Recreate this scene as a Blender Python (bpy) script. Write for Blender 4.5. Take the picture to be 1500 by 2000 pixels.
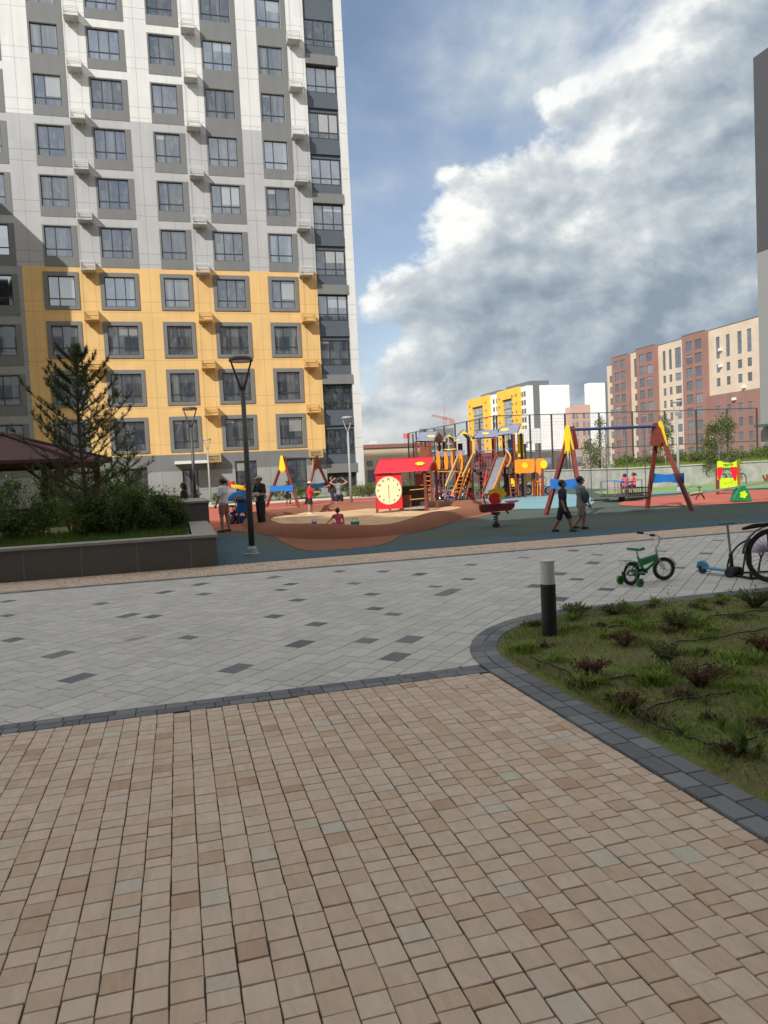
import bpy, bmesh, math, random
from math import sin, cos, pi, radians, atan2, sqrt, tan, asin, exp
from mathutils import Vector, Matrix, noise as mnoise
S = bpy.context.scene
for o in list(bpy.data.objects): bpy.data.objects.remove(o)
rnd = random.Random(7)

# ------------------------------------------------------------------ camera
H = 1.6; FPX = 1450.0; PITCH = radians(-3.2); ROLL = radians(2.8); A = radians(15.4)
cp, sp = cos(PITCH), sin(PITCH)
fw = Vector((0, cp, sp)); rt = Vector((1, 0, 0)); dn = -rt.cross(fw)
r2 = rt*cos(ROLL)+dn*sin(ROLL); d2 = rt*(-sin(ROLL))+dn*cos(ROLL)
RZ = Matrix.Rotation(-A, 3, 'Z')          # camera-aligned frame -> street grid frame
fwg, r2g, d2g = RZ@fw, RZ@r2, RZ@d2
cam = bpy.data.objects.new('camera', bpy.data.cameras.new('camera')); S.collection.objects.link(cam)
M = Matrix((r2g, -d2g, -fwg)).transposed().to_4x4(); M.translation = Vector((0, 0, H)); cam.matrix_world = M
cam.data.sensor_fit = 'VERTICAL'; cam.data.sensor_height = 24; cam.data.lens = FPX/2000*24
cam.data.clip_end = 3000; cam.data.clip_start = .05
S.camera = cam

# ------------------------------------------------------------------ sun and exposure
EL = radians(36.5); AZX, AZY = -sin(radians(45)), -cos(radians(45))
to_sun = Vector((AZX*cos(EL), AZY*cos(EL), sin(EL)))
sl = bpy.data.lights.new('sun', 'SUN'); sl.energy = 3.05; sl.angle = radians(.5); sl.color = (1, .955, .895)
so = bpy.data.objects.new('sun', sl); S.collection.objects.link(so)
so.rotation_euler = (-to_sun).to_track_quat('-Z', 'Y').to_euler()
S.view_settings.view_transform = 'Standard'; S.view_settings.look = 'None'
S.view_settings.exposure = 0.68; S.view_settings.gamma = 1

# ------------------------------------------------------------------ node helpers
class NT:
    def __init__(s, tree): s.t = tree; tree.nodes.clear()
    def n(s, typ, ins=None, **kw):
        nd = s.t.nodes.new(typ)
        for k, v in kw.items(): setattr(nd, k, v)
        for k, v in (ins or {}).items():
            if isinstance(v, bpy.types.NodeSocket): s.t.links.new(v, nd.inputs[k])
            else: nd.inputs[k].default_value = v
        return nd
    def m(s, op, a, b=0.0, c=None, clamp=False):
        d = {0: a, 1: b}
        if c is not None: d[2] = c
        return s.n('ShaderNodeMath', d, operation=op, use_clamp=clamp).outputs[0]
    def mix(s, f, a, b):
        nd = s.n('ShaderNodeMix', data_type='RGBA')
        for i, v in ((0, f), (6, a), (7, b)):
            if isinstance(v, bpy.types.NodeSocket): s.t.links.new(v, nd.inputs[i])
            else: nd.inputs[i].default_value = v
        return nd.outputs[2]
    def ramp(s, f, stops, interp='LINEAR'):
        nd = s.n('ShaderNodeValToRGB', {0: f}); cr = nd.color_ramp; cr.interpolation = interp
        while len(cr.elements) < len(stops): cr.elements.new(.5)
        for e, (p, c) in zip(cr.elements, stops): e.position = p; e.color = c if len(c) == 4 else (*c, 1)
        return nd.outputs[0]
    def sm(s, x, a, b):
        return s.n('ShaderNodeMapRange', {0: x, 1: a, 2: b, 3: 0.0, 4: 1.0}, interpolation_type='SMOOTHSTEP').outputs[0]

# ------------------------------------------------------------------ sky
world = bpy.data.worlds.new('World'); S.world = world; world.use_nodes = True
w = NT(world.node_tree)
sky = w.n('ShaderNodeTexSky', sky_type='NISHITA'); sky.sun_disc = False
sky.sun_elevation = EL; sky.sun_rotation = atan2(AZX, AZY); sky.air_density = 1.0; sky.dust_density = 1.2; sky.ozone_density = 2.0
tc = w.n('ShaderNodeTexCoord').outputs['Generated']
vn = w.n('ShaderNodeVectorMath', {0: tc}, operation='NORMALIZE').outputs[0]
sx = w.n('ShaderNodeSeparateXYZ', {0: vn}); X_, Y_, Z_ = sx.outputs[0], sx.outputs[1], sx.outputs[2]
az = w.m('MULTIPLY', w.m('ARCTAN2', X_, Y_), 57.2958)      # degrees, clockwise from grid forward
el = w.m('MULTIPLY', w.m('ARCSINE', Z_), 57.2958)
# shallow projected layer so that clouds flatten towards the horizon
vv = w.n('ShaderNodeCombineXYZ', {0: w.m('MULTIPLY', az, .045), 1: w.m('MULTIPLY', el, .062), 2: w.m('MULTIPLY', Y_, .6)}).outputs[0]
def fbm(vec, sc, det, ro, dist=0.0, off=(0, 0, 0)):
    v = w.n('ShaderNodeVectorMath', {0: vec, 1: off}, operation='ADD').outputs[0]
    return w.n('ShaderNodeTexNoise', {'Vector': v, 'Scale': sc, 'Detail': det, 'Roughness': ro, 'Distortion': dist}).outputs[0]
OFF = (3.1, 1.7, .4)
n1 = fbm(vv, 1.5, 9, .56, .15, OFF); n1b = fbm(vv, 1.5, 9, .56, .15, (OFF[0]-.05, OFF[1]+.075, OFF[2]))
n2 = fbm(vv, .75, 4, .5, 0, (7.3, 2.2, 1.0)); n3 = fbm(vv, 4.2, 6, .6, .2, (1.3, 5.2, 2.0))
vor = w.n('ShaderNodeTexVoronoi', {'Vector': w.n('ShaderNodeVectorMath', {0: vv, 1: w.n('ShaderNodeVectorMath', {0: w.n('ShaderNodeTexNoise', {'Vector': vv, 'Scale': 3.0, 'Detail': 4.0}).outputs[1], 1: (.35, .35, .35)}, operation='MULTIPLY').outputs[0]}, operation='ADD').outputs[0], 'Scale': 4.0}, feature='SMOOTH_F1').outputs[0]
# cumulus bank: everything right of and below a slanting towering edge (azimuth/elevation of the real bank)
def line(a0, e0, a1, e1_):        # signed distance in degrees, positive on the lower right
    dx, dy = a1-a0, e1_-e0; L = sqrt(dx*dx+dy*dy)
    return w.m('DIVIDE', w.m('SUBTRACT', w.m('MULTIPLY', w.m('SUBTRACT', az, a0), dy), w.m('MULTIPLY', w.m('SUBTRACT', el, e0), dx)), L)
def blob(a0, e0, ra, re):
    q = w.m('ADD', w.m('POWER', w.m('DIVIDE', w.m('SUBTRACT', az, a0), ra), 2.0), w.m('POWER', w.m('DIVIDE', w.m('SUBTRACT', el, e0), re), 2.0))
    return w.m('EXPONENT', w.m('MULTIPLY', q, -1.0))
s1 = w.m('MINIMUM', line(9.5, 1, 16.6, 17.2), line(16.4, 15.8, 33.5, 27.2))
s1 = w.m('ADD', s1, w.m('MULTIPLY', blob(20.8, 18.5, 2.4, 2.4), 2.2))
s1 = w.m('SUBTRACT', s1, w.m('MULTIPLY', w.sm(az, 42, 75), 40.0))
puff = w.m('ADD', w.m('MULTIPLY', w.m('SUBTRACT', n1, .5), 17.0), w.m('ADD', w.m('MULTIPLY', w.m('SUBTRACT', n3, .5), 4.5), w.m('MULTIPLY', w.m('SUBTRACT', .35, vor), 3.4)))
dens = w.m('ADD', s1, puff)
soft = w.m('MULTIPLY', w.sm(az, 27.5, 33.5), .85)
bank = w.m('ADD', w.m('MULTIPLY', w.sm(dens, -.35, 1.0), w.m('SUBTRACT', 1.0, soft)), w.m('MULTIPLY', w.sm(dens, -6.0, 3.5), soft))
n4a = fbm(vv, 3.3, 5, .5, .25, (4.4, 9.1, 3.0)); n4b = fbm(vv, 3.3, 5, .5, .25, (4.4-.03, 9.1+.045, 3.0))
vr = w.m('SUBTRACT', n4a, n4b)
relief = w.m('ADD', w.m('MULTIPLY', w.m('SUBTRACT', n1, n1b), 3.2), w.m('MULTIPLY', vr, 1.8))
lit = w.m('ADD', w.m('MULTIPLY', w.m('EXPONENT', w.m('MULTIPLY', w.m('MAXIMUM', dens, 0.0), -.24)), .60), w.m('ADD', relief, w.m('MULTIPLY', w.m('SUBTRACT', n3, .5), .45)))
lit = w.m('ADD', lit, w.m('ADD', w.m('MULTIPLY', w.m('SUBTRACT', n2, .5), .55), .32))
lit = w.m('SUBTRACT', lit, w.m('MULTIPLY', blob(27, 9.5, 7, 3.0), .20))
lit = w.m('ADD', lit, w.m('MULTIPLY', blob(21, 18.4, 3.0, 2.8), .42))
lit = w.m('ADD', lit, w.m('MULTIPLY', blob(30.5, 24.6, 5.0, 2.4), .34))
ccol = w.ramp(lit, [(0.0, (.175, .215, .26)), (.22, (.225, .265, .31)), (.48, (.30, .34, .375)), (.74, (.41, .44, .455)), (1.0, (.62, .63, .61))])
# thin veil and wisps on the blue side, brightening at the zenith side
veil = w.m('MULTIPLY', w.sm(w.m('ADD', n2, w.m('MULTIPLY', n1, .6)), .62, .95), .75)
veil = w.m('ADD', veil, w.m('MULTIPLY', blob(29, 30, 9, 5), .50), clamp=True)
veil = w.m('SUBTRACT', veil, w.m('MULTIPLY', blob(34.2, 26.8, 2.6, 1.8), .35), clamp=True)
veil = w.m('ADD', veil, w.m('MULTIPLY', w.sm(el, 34, 14), .22), clamp=True)
low = w.m('MULTIPLY', w.sm(el, 8.5, 1.0), w.sm(w.m('ADD', n1, w.m('MULTIPLY', w.sm(el, 8, 0), .2)), .42, .62))
vcol = w.ramp(w.m('ADD', n1, w.m('MULTIPLY', relief, .5)), [(.3, (.26, .32, .40)), (.55, (.33, .38, .43)), (.8, (.43, .46, .48))])
skyc = w.n('ShaderNodeVectorMath', {0: sky.outputs[0], 1: (1.16, 1.02, .93)}, operation='MULTIPLY').outputs[0]
bg_sky = w.n('ShaderNodeBackground', {0: skyc, 1: .095})
bg_veil = w.n('ShaderNodeBackground', {0: vcol, 1: 1.0})
bg_low = w.n('ShaderNodeBackground', {0: (.45, .455, .44, 1), 1: 1.0})
bg_bank = w.n('ShaderNodeBackground', {0: ccol, 1: 1.0})
# unseen bright broken cloud, added behind the camera and overhead to lift the shade
backm = w.m('MULTIPLY', w.m('MAXIMUM', w.sm(Y_, .2, -.4), w.m('MAXIMUM', w.sm(el, 42, 60), w.m('MULTIPLY', w.m('MAXIMUM', w.sm(az, 48, 70), w.sm(az, -22, -45)), w.sm(el, 2, 25)))), w.sm(w.m('ADD', n1, w.m('MULTIPLY', n2, .5)), .50, .80))
bg_back = w.n('ShaderNodeBackground', {0: (1.0, .98, .95, 1), 1: .62})
def mixs(f, a, b): return w.n('ShaderNodeMixShader', {0: f, 1: a, 2: b}).outputs[0]
sh = mixs(veil, bg_sky.outputs[0], bg_veil.outputs[0])
sh = mixs(bank, sh, bg_bank.outputs[0])
sh = mixs(w.m('MULTIPLY', low, .75), sh, bg_low.outputs[0])
sh = mixs(backm, sh, bg_back.outputs[0])
w.n('ShaderNodeOutputWorld', {0: sh})

# ------------------------------------------------------------------ coordinate helpers (photo sight lines -> real places)
def ray(x, y): return fwg+r2g*((x-750)/FPX)+d2g*((y-1000)/FPX)
def G(x, y, z=0.0):
    v = ray(x, y); return Vector((0, 0, H))+v*((z-H)/v.z)
def W(x, y, z=0.0): return RZ@Vector((x, y, z))          # camera-aligned metres -> grid
def DP(x, y, Y):                                          # point at camera depth Y, in camera-aligned metres
    v = fw+r2*((x-750)/FPX)+d2*((y-1000)/FPX); return Vector((0, 0, H))+v*(Y/v.y)

# ------------------------------------------------------------------ materials
MATS = {}
def mat(name, col, rough=.7, var=.0, scale=3.0, bump=0.0, metal=0.0, spec=.5, bscale=None, emit=None, coat=0.0, sss=0):
    if name in MATS: return MATS[name]
    m = bpy.data.materials.new(name); m.use_nodes = True; MATS[name] = m
    t = NT(m.node_tree)
    co = t.n('ShaderNodeTexCoord').outputs['Object']
    b = t.n('ShaderNodeBsdfPrincipled', {'Roughness': rough, 'Metallic': metal, 'Specular IOR Level': spec, 'Coat Weight': coat})
    c = (*col, 1)
    if var:
        nz = t.n('ShaderNodeTexNoise', {'Vector': co, 'Scale': scale, 'Detail': 6.0, 'Roughness': .65}).outputs[0]
        f = t.sm(nz, .25, .75)
        c = t.mix(f, tuple(x*(1-var) for x in col)+(1,), tuple(min(1, x*(1+var)) for x in col)+(1,))
        t.t.links.new(c, b.inputs['Base Color'])
    else: b.inputs['Base Color'].default_value = c
    if bump:
        nb = t.n('ShaderNodeTexNoise', {'Vector': co, 'Scale': bscale or scale*8, 'Detail': 5.0}).outputs[0]
        bn = t.n('ShaderNodeBump', {'Strength': bump, 'Distance': .01, 'Height': nb}).outputs[0]
        t.t.links.new(bn, b.inputs['Normal'])
    t.n('ShaderNodeOutputMaterial', {0: b.outputs[0]})
    return m
def island_mat(name, stops, rough=.8, nscale=14.0, namp=.14, bump=.5, bscale=60.0, spec=.35, big=.10):
    m = bpy.data.materials.new(name); m.use_nodes = True; MATS[name] = m
    t = NT(m.node_tree)
    co = t.n('ShaderNodeTexCoord').outputs['Object']
    ri = t.n('ShaderNodeNewGeometry').outputs['Random Per Island']
    c = t.ramp(ri, stops)
    st = t.n('ShaderNodeMapping', {'Vector': co, 'Rotation': (0, 0, .6), 'Scale': (1, .35, 1)}).outputs[0]
    off = t.n('ShaderNodeVectorMath', {0: st, 1: t.n('ShaderNodeCombineXYZ', {0: t.m('MULTIPLY', ri, 91.0), 1: t.m('MULTIPLY', ri, 37.0)}).outputs[0]}, operation='ADD').outputs[0]
    nz = t.n('ShaderNodeTexNoise', {'Vector': off, 'Scale': nscale, 'Detail': 6.0, 'Roughness': .6, 'Distortion': .8}).outputs[0]
    ng = t.n('ShaderNodeTexNoise', {'Vector': co, 'Scale': .7, 'Detail': 4.0}).outputs[0]
    k = t.m('ADD', t.m('ADD', 1-namp-big, t.m('MULTIPLY', nz, 2*namp)), t.m('MULTIPLY', ng, 2*big))
    c = t.n('ShaderNodeVectorMath', {0: c, 1: t.n('ShaderNodeCombineXYZ', {0: k, 1: k, 2: k}).outputs[0]}, operation='MULTIPLY').outputs[0]
    # fine grit
    gr = t.n('ShaderNodeTexNoise', {'Vector': co, 'Scale': 320.0, 'Detail': 2.0}).outputs[0]
    gk = t.m('ADD', .86, t.m('MULTIPLY', gr, .28))
    c = t.n('ShaderNodeVectorMath', {0: c, 1: t.n('ShaderNodeCombineXYZ', {0: gk, 1: gk, 2: gk}).outputs[0]}, operation='MULTIPLY').outputs[0]
    nb = t.n('ShaderNodeTexNoise', {'Vector': off, 'Scale': bscale, 'Detail': 6.0, 'Roughness': .65}).outputs[0]
    hb = t.m('ADD', nb, t.m('MULTIPLY', nz, 1.5))
    bn = t.n('ShaderNodeBump', {'Strength': bump, 'Distance': .004, 'Height': hb}).outputs[0]
    b = t.n('ShaderNodeBsdfPrincipled', {'Base Color': c, 'Roughness': rough, 'Specular IOR Level': spec, 'Normal': bn})
    t.n('ShaderNodeOutputMaterial', {0: b.outputs[0]}); return m
def leaf_mat(name, c0, c1, trans=.25, rough=.55):
    m = bpy.data.materials.new(name); m.use_nodes = True; MATS[name] = m
    t = NT(m.node_tree)
    ri = t.n('ShaderNodeNewGeometry').outputs['Random Per Island']
    c = t.mix(ri, (*c0, 1), (*c1, 1))
    b = t.n('ShaderNodeBsdfPrincipled', {'Base Color': c, 'Roughness': rough, 'Specular IOR Level': .3})
    tr = t.n('ShaderNodeBsdfTranslucent', {'Color': c})
    ms = t.n('ShaderNodeMixShader', {0: trans, 1: b.outputs[0], 2: tr.outputs[0]})
    t.n('ShaderNodeOutputMaterial', {0: ms.outputs[0]}); return m

# ------------------------------------------------------------------ mesh builder
class MB:
    def __init__(s): s.v = []; s.f = []; s.mi = []; s.m = 0; s.T = None
    def add(s, vs, fs, m=None):
        b = len(s.v)
        if s.T is not None: vs = [s.T@Vector(p) for p in vs]
        s.v.extend([tuple(p) for p in vs]); mm = s.m if m is None else m
        for f in fs: s.f.append(tuple(b+i for i in f)); s.mi.append(mm)
        return s
    def box(s, x0, x1, y0, y1, z0, z1, m=None):
        vs = [(x0, y0, z0), (x1, y0, z0), (x1, y1, z0), (x0, y1, z0), (x0, y0, z1), (x1, y0, z1), (x1, y1, z1), (x0, y1, z1)]
        return s.add(vs, [(0, 3, 2, 1), (4, 5, 6, 7), (0, 1, 5, 4), (1, 2, 6, 5), (2, 3, 7, 6), (3, 0, 4, 7)], m)
    def bar(s, p0, p1, wx, wy=None, m=None, up=(0, 0, 1)):        # rectangular bar between two points
        p0, p1 = Vector(p0), Vector(p1); wy = wy or wx; d = (p1-p0).normalized(); u = Vector(up)
        if abs(d.dot(u)) > .98: u = Vector((1, 0, 0))
        a = d.cross(u).normalized(); b = a.cross(d).normalized(); vs = []
        for p in (p0, p1):
            for i, j in ((-1, -1), (1, -1), (1, 1), (-1, 1)): vs.append(p+a*(i*wx/2)+b*(j*wy/2))
        return s.add(vs, [(3, 2, 1, 0), (4, 5, 6, 7), (0, 1, 5, 4), (1, 2, 6, 5), (2, 3, 7, 6), (3, 0, 4, 7)], m)
    def tube(s, pts, r, n=8, m=None, cap=True, closed=False):
        pts = [Vector(p) for p in pts]; N = len(pts); rs = r if isinstance(r, (list, tuple)) else [r]*N
        vs = []; prev = None
        for i, p in enumerate(pts):
            if closed: d = (pts[(i+1) % N]-pts[i-1])
            else: d = (pts[min(i+1, N-1)]-pts[max(i-1, 0)])
            d = d.normalized() if d.length > 1e-9 else Vector((0, 0, 1))
            if prev is None:
                u = Vector((0, 0, 1)) if abs(d.z) < .9 else Vector((1, 0, 0)); a = d.cross(u).normalized()
            else:
                a = prev-d*prev.dot(d); a = a.normalized() if a.length > 1e-6 else d.orthogonal().normalized()
            prev = a; b = d.cross(a)
            for k in range(n):
                t = 2*pi*k/n; vs.append(p+(a*cos(t)+b*sin(t))*rs[i])
        fs = []
        for i in range(N if closed else N-1):
            j = (i+1) % N
            for k in range(n): fs.append((i*n+k, i*n+(k+1) % n, j*n+(k+1) % n, j*n+k))
        if cap and not closed: fs.append(tuple(range(n))[::-1]); fs.append(tuple((N-1)*n+k for k in range(n)))
        return s.add(vs, fs, m)
    def ball(s, c, r, n=10, m=None):
        c = Vector(c); rx, ry, rz = r if isinstance(r, (tuple, list)) else (r, r, r); vs = [(c.x, c.y, c.z-rz)]; k = max(4, n//2)
        for i in range(1, k):
            t = -pi/2+pi*i/k
            for j in range(n): vs.append((c.x+rx*cos(t)*cos(2*pi*j/n), c.y+ry*cos(t)*sin(2*pi*j/n), c.z+rz*sin(t)))
        vs.append((c.x, c.y, c.z+rz)); fs = []; L = len(vs)-1
        for j in range(n):
            fs.append((0, 1+(j+1) % n, 1+j)); fs.append((L, L-n+j, L-n+(j+1) % n))
            for i in range(k-2): a = 1+i*n; fs.append((a+j, a+(j+1) % n, a+n+(j+1) % n, a+n+j))
        return s.add(vs, fs, m)
    def prism(s, pts, d, m=None):                                   # polygon (3d points) extruded by vector d
        pts = [Vector(p) for p in pts]; d = Vector(d); n = len(pts)
        vs = pts+[p+d for p in pts]
        fs = [tuple(range(n))[::-1], tuple(range(n, 2*n))]+[(i, (i+1) % n, n+(i+1) % n, n+i) for i in range(n)]
        return s.add(vs, fs, m)
    def poly(s, pts, m=None): return s.add(pts, [tuple(range(len(pts)))], m)
    def build(s, name, mats, parent=None, smooth=False, loc=None, bevel=0):
        me = bpy.data.meshes.new(name); me.from_pydata(s.v, [], s.f)
        for m in (mats if isinstance(mats, (list, tuple)) else [mats]): me.materials.append(m)
        if any(s.mi): me.polygons.foreach_set('material_index', s.mi)
        if smooth: me.polygons.foreach_set('use_smooth', [True]*len(s.f))
        me.update(); o = bpy.data.objects.new(name, me); S.collection.objects.link(o)
        if parent: o.parent = parent
        if loc is not None: o.location = loc
        if bevel:
            b = o.modifiers.new('bevel', 'BEVEL'); b.width = bevel; b.segments = 2; b.limit_method = 'ANGLE'
        return o
def fixn(o):
    bm = bmesh.new(); bm.from_mesh(o.data); bmesh.ops.recalc_face_normals(bm, faces=bm.faces); bm.to_mesh(o.data); bm.free(); return o
def tag(o, label=None, cat=None, group=None, kind=None):
    if label: o['label'] = label
    if cat: o['category'] = cat
    if group: o['group'] = group
    if kind: o['kind'] = kind
    return o
def thing(name, label, cat, loc=(0, 0, 0), rz=0.0, group=None):
    o = bpy.data.objects.new(name, None); S.collection.objects.link(o); o.location = loc; o.rotation_euler = (0, 0, rz); o.empty_display_size = .2
    return tag(o, label, cat, group)
def dup(root, loc, rz=None, label=None, parent=None, scale=None):
    def cp_(o, par):
        c = o.copy(); S.collection.objects.link(c); c.parent = par
        for ch in [x for x in bpy.data.objects if x.parent == o]: cp_(ch, c)
        return c
    c = cp_(root, parent); c.location = loc
    if rz is not None: c.rotation_euler = (0, 0, rz)
    if label: c['label'] = label
    if scale: c.scale = scale
    return c
def spline(pts, k=6, closed=True):
    out = []; n = len(pts); rng = range(n) if closed else range(n-1)
    for i in rng:
        p = [Vector(pts[(i+j) % n] if closed else pts[max(0, min(n-1, i+j))]) for j in (-1, 0, 1, 2)]
        for q in range(k):
            t = q/k
            out.append(.5*((2*p[1])+(p[2]-p[0])*t+(2*p[0]-5*p[1]+4*p[2]-p[3])*t*t+(3*p[1]-p[0]-3*p[2]+p[3])*t*t*t))
    if not closed: out.append(Vector(pts[-1]))
    return out
def sheet(name, pts, z, m, smooth=0, kind='structure'):
    P = [(p[0], p[1], 0) for p in pts]
    if smooth: P = spline(P, smooth)
    bm = bmesh.new(); vs = [bm.verts.new((p[0], p[1], z)) for p in P]; es = [bm.edges.new((vs[i], vs[(i+1) % len(vs)])) for i in range(len(vs))]
    bmesh.ops.triangle_fill(bm, edges=es, use_beauty=True)
    bmesh.ops.recalc_face_normals(bm, faces=bm.faces)
    for f in bm.faces:
        if f.normal.z < 0: f.normal_flip()
    me = bpy.data.meshes.new(name); bm.to_mesh(me); bm.free(); me.materials.append(m)
    o = bpy.data.objects.new(name, me); S.collection.objects.link(o); tag(o, kind=kind); return o

# ================================================================== GROUND
m_ground = mat('far_ground', (.22, .21, .18), .95, .25, .4)
m_joint = mat('joint_sand', (.045, .038, .030), .95, .3, 30)
m_asphalt = mat('asphalt', (.12, .12, .12), .9, .2, 2, .3)
bb = MB(); bb.poly([(-1500, -600, -.02), (1500, -600, -.02), (1500, 2500, -.02), (-1500, 2500, -.02)]); tag(bb.build('ground', m_ground), kind='structure')
bb = MB(); bb.poly([(-40, -2, -.006), (30, -2, -.006), (30, 14.05, -.006), (-40, 14.05, -.006)]); tag(bb.build('paving_bed', m_joint), kind='structure')
m_beige = island_mat('beige_paver', [(0, (.43, .295, .205)), (.07, (.50, .375, .275)), (.45, (.545, .43, .335)), (.93, (.57, .46, .365)), (.97, (.51, .475, .39)), (1, (.54, .39, .27))], .82, 16, .24, .8, 70, big=.08)
m_grey = island_mat('grey_paver', [(0, (.45, .442, .41)), (.5, (.49, .48, .45)), (1, (.53, .52, .49))], .8, 8, .09, .5, 60)
m_darkp = island_mat('dark_paver', [(0, (.115, .125, .135)), (.5, (.15, .16, .172)), (1, (.19, .20, .21))], .8, 12, .2, .6, 60)
def paver(mb, pts, ztop, ch=.006, h=.02):
    # one block: chamfered top of a polygon (counter-clockwise)
    n = len(pts); cx = sum(p[0] for p in pts)/n; cy = sum(p[1] for p in pts)/n; vs = []
    for (x, y) in pts:
        d = sqrt((x-cx)**2+(y-cy)**2) or 1; k = max(.5, 1-ch*.8/d); vs.append((cx+(x-cx)*k, cy+(y-cy)*k, ztop))
    for (x, y) in pts: vs.append((x, y, ztop-ch))
    for (x, y) in pts: vs.append((x, y, ztop-h))
    f = [tuple(range(n))]
    for r_ in (0, 1):
        for i in range(n): j = (i+1) % n; f.append((r_*n+i, (r_+1)*n+i, (r_+1)*n+j, r_*n+j))
    mb.add(vs, f)
def clip(poly, a, b, c):           # keep a*x+b*y<=c
    out = []
    for i in range(len(poly)):
        p, q = poly[i], poly[(i+1) % len(poly)]; dp = a*p[0]+b*p[1]-c; dq = a*q[0]+b*q[1]-c
        if dp <= 0: out.append(p)
        if dp*dq < 0: t = dp/(dp-dq); out.append((p[0]+(q[0]-p[0])*t, p[1]+(q[1]-p[1])*t))
    return out
def area(p): return abs(sum(p[i][0]*p[(i+1) % len(p)][1]-p[(i+1) % len(p)][0]*p[i][1] for i in range(len(p))))/2
# beige stones: long columns towards the square, staggered cross joints
mb = MB(); cw = .1085; x = -6.2
while x < 2.235:
    y = -.8+rnd.uniform(0, .1); x1 = min(x+cw, 2.235)
    while y < 5.28:
        L = rnd.choice((.078, .095, .105, .105, .125)); y1 = min(y+L, 5.28); g = .0016+rnd.random()*.0014
        if y1 > 1.2 and y1-y > .03 and x1-x > .03:
            j = lambda: rnd.uniform(-.0018, .0018)
            paver(mb, [(x+g+j(), y+g+j()), (x1-g+j(), y+g+j()), (x1-g+j(), y1-g+j()), (x+g+j(), y1-g+j())], rnd.uniform(-.0012, .0012), .0035)
        y = y1
    x += cw
tag(mb.build('beige_stone_paving', m_beige), kind='structure')
mb = MB(); y = 12.62
while y < 13.86:
    x = -7+rnd.uniform(0, .1)
    while x < 19:
        L = rnd.choice((.1, .12, .14)); g = .003
        paver(mb, [(x+g, y+g), (x+L-g, y+g), (x+L-g, y+.11-g), (x+g, y+.11-g)], rnd.uniform(-.001, .001), .005); x += L
    y += .11
tag(mb.build('beige_stone_strip', m_beige), kind='structure')
# dark border rows
mb = MB()
for (ya, yb) in ((5.285, 5.393), (5.393, 5.50)):
    x = -6.2
    while x < 2.20:
        L = rnd.choice((.1, .14, .18, .2)); g = .0025; paver(mb, [(x+g, ya+g), (min(x+L, 2.235)-g, ya+g), (min(x+L, 2.235)-g, yb-g), (x+g, yb-g)], rnd.uniform(0, .002), .004); x += L
for (ya, yb) in ((12.43, 12.515), (12.53, 12.615)):
    x = -7
    while x < 19: L = .2; paver(mb, [(x+.003, ya+.003), (x+L-.003, ya+.003), (x+L-.003, yb-.003), (x+.003, yb-.003)], .003, .005); x += L
path = [(2.48, y_*.1) for y_ in range(-10, 54)]
R0 = 1.6; cxb, cyb = 4.08, 5.33
path += [(cxb-R0*cos(t), cyb+R0*sin(t)) for t in [pi/2*i/28 for i in range(1, 29)]]
path += [(4.08+.1*i, 6.93) for i in range(1, 130)]
PV = [Vector((p[0], p[1], 0)) for p in path]
cum = [0]
for i in range(1, len(PV)): cum.append(cum[-1]+(PV[i]-PV[i-1]).length)
def at_path(s_, off):
    i = 0
    lo, hi = 0, len(cum)-1
    while hi-lo > 1:
        mid = (lo+hi)//2
        if cum[mid] <= s_: lo = mid
        else: hi = mid
    t = (s_-cum[lo])/max(1e-6, cum[hi]-cum[lo]); p = PV[lo].lerp(PV[hi], min(1, t)); d = (PV[hi]-PV[lo]).normalized()
    a_ = PV[max(0, lo-1)]; b_ = PV[min(len(PV)-1, hi+1)]; d = (b_-a_).normalized()
    return (p.x-d.y*off, p.y+d.x*off)
for (o0, o1) in ((0, .118), (.122, .24)):
    s_ = 2.5+rnd.random()*.1
    while s_ < cum[-1]-.3:
        L = rnd.choice((.12, .17, .17, .22)); g = .003
        paver(mb, [at_path(s_+g, o1-g), at_path(s_+g, o0+g), at_path(s_+L-g, o0+g), at_path(s_+L-g, o1-g)][::-1], .012+rnd.uniform(0, .002), .005, .03); s_ += L
tag(mb.build('dark_stone_border', m_darkp), kind='structure')
# grey slabs laid diagonally, some dark ones let in
darkpx = [(538,1128),(577,1140),(561,1151),(584,1172),(545,1201),(604,1222),(581,1258),(663,1116),(748,1115),(692,1138),(720,1160),(725,1189),(780,1202),(706,1248),(819,1247),(787,1281),(811,1123),(843,1144),(911,1103),(926,1131),(896,1154),(872,1163),(5,1176),(7,1203),(183,1179),(255,1202),(299,1204),(313,1158),(390,1140),(390,1161),(30,1246),(129,1274),(353,1245),(150,1318),(447,1311),(1033,1088),(1106,1120),(1126,1074),(1162,1099),(1172,1082),(1098,1121),(1128,1132),(1045,1147),(1186,1151),(1099,1172),(1391,1081),(1394,1055),(1323,1107),(1364,1117),(1288,1077),(1253,1074)]
darkp = [G(*p) for p in darkpx]
mb = MB(); q = sqrt(.5); ca = sqrt(.5)
tiles = []
v = -12.0
while v < 14.5:
    wv = .185; u = -8.0+rnd.random()*.3
    while u < 26:
        L = rnd.choice((.14, .185, .185, .27, .27)); uc, vc = u+L/2, v+wv/2; X = (uc-vc)*q; Y = (uc+vc)*q
        if -7.5 < X < 19.5 and 5.3 < Y < 12.6 and not (X > 5.2 and Y < 6.7): tiles.append((u, u+L, v, v+wv, X, Y))
        u += L
    v += wv
dk = set()
for p in darkp:
    i = min(range(len(tiles)), key=lambda k: (tiles[k][4]-p.x)**2+(tiles[k][5]-p.y)**2); dk.add(i)
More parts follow.
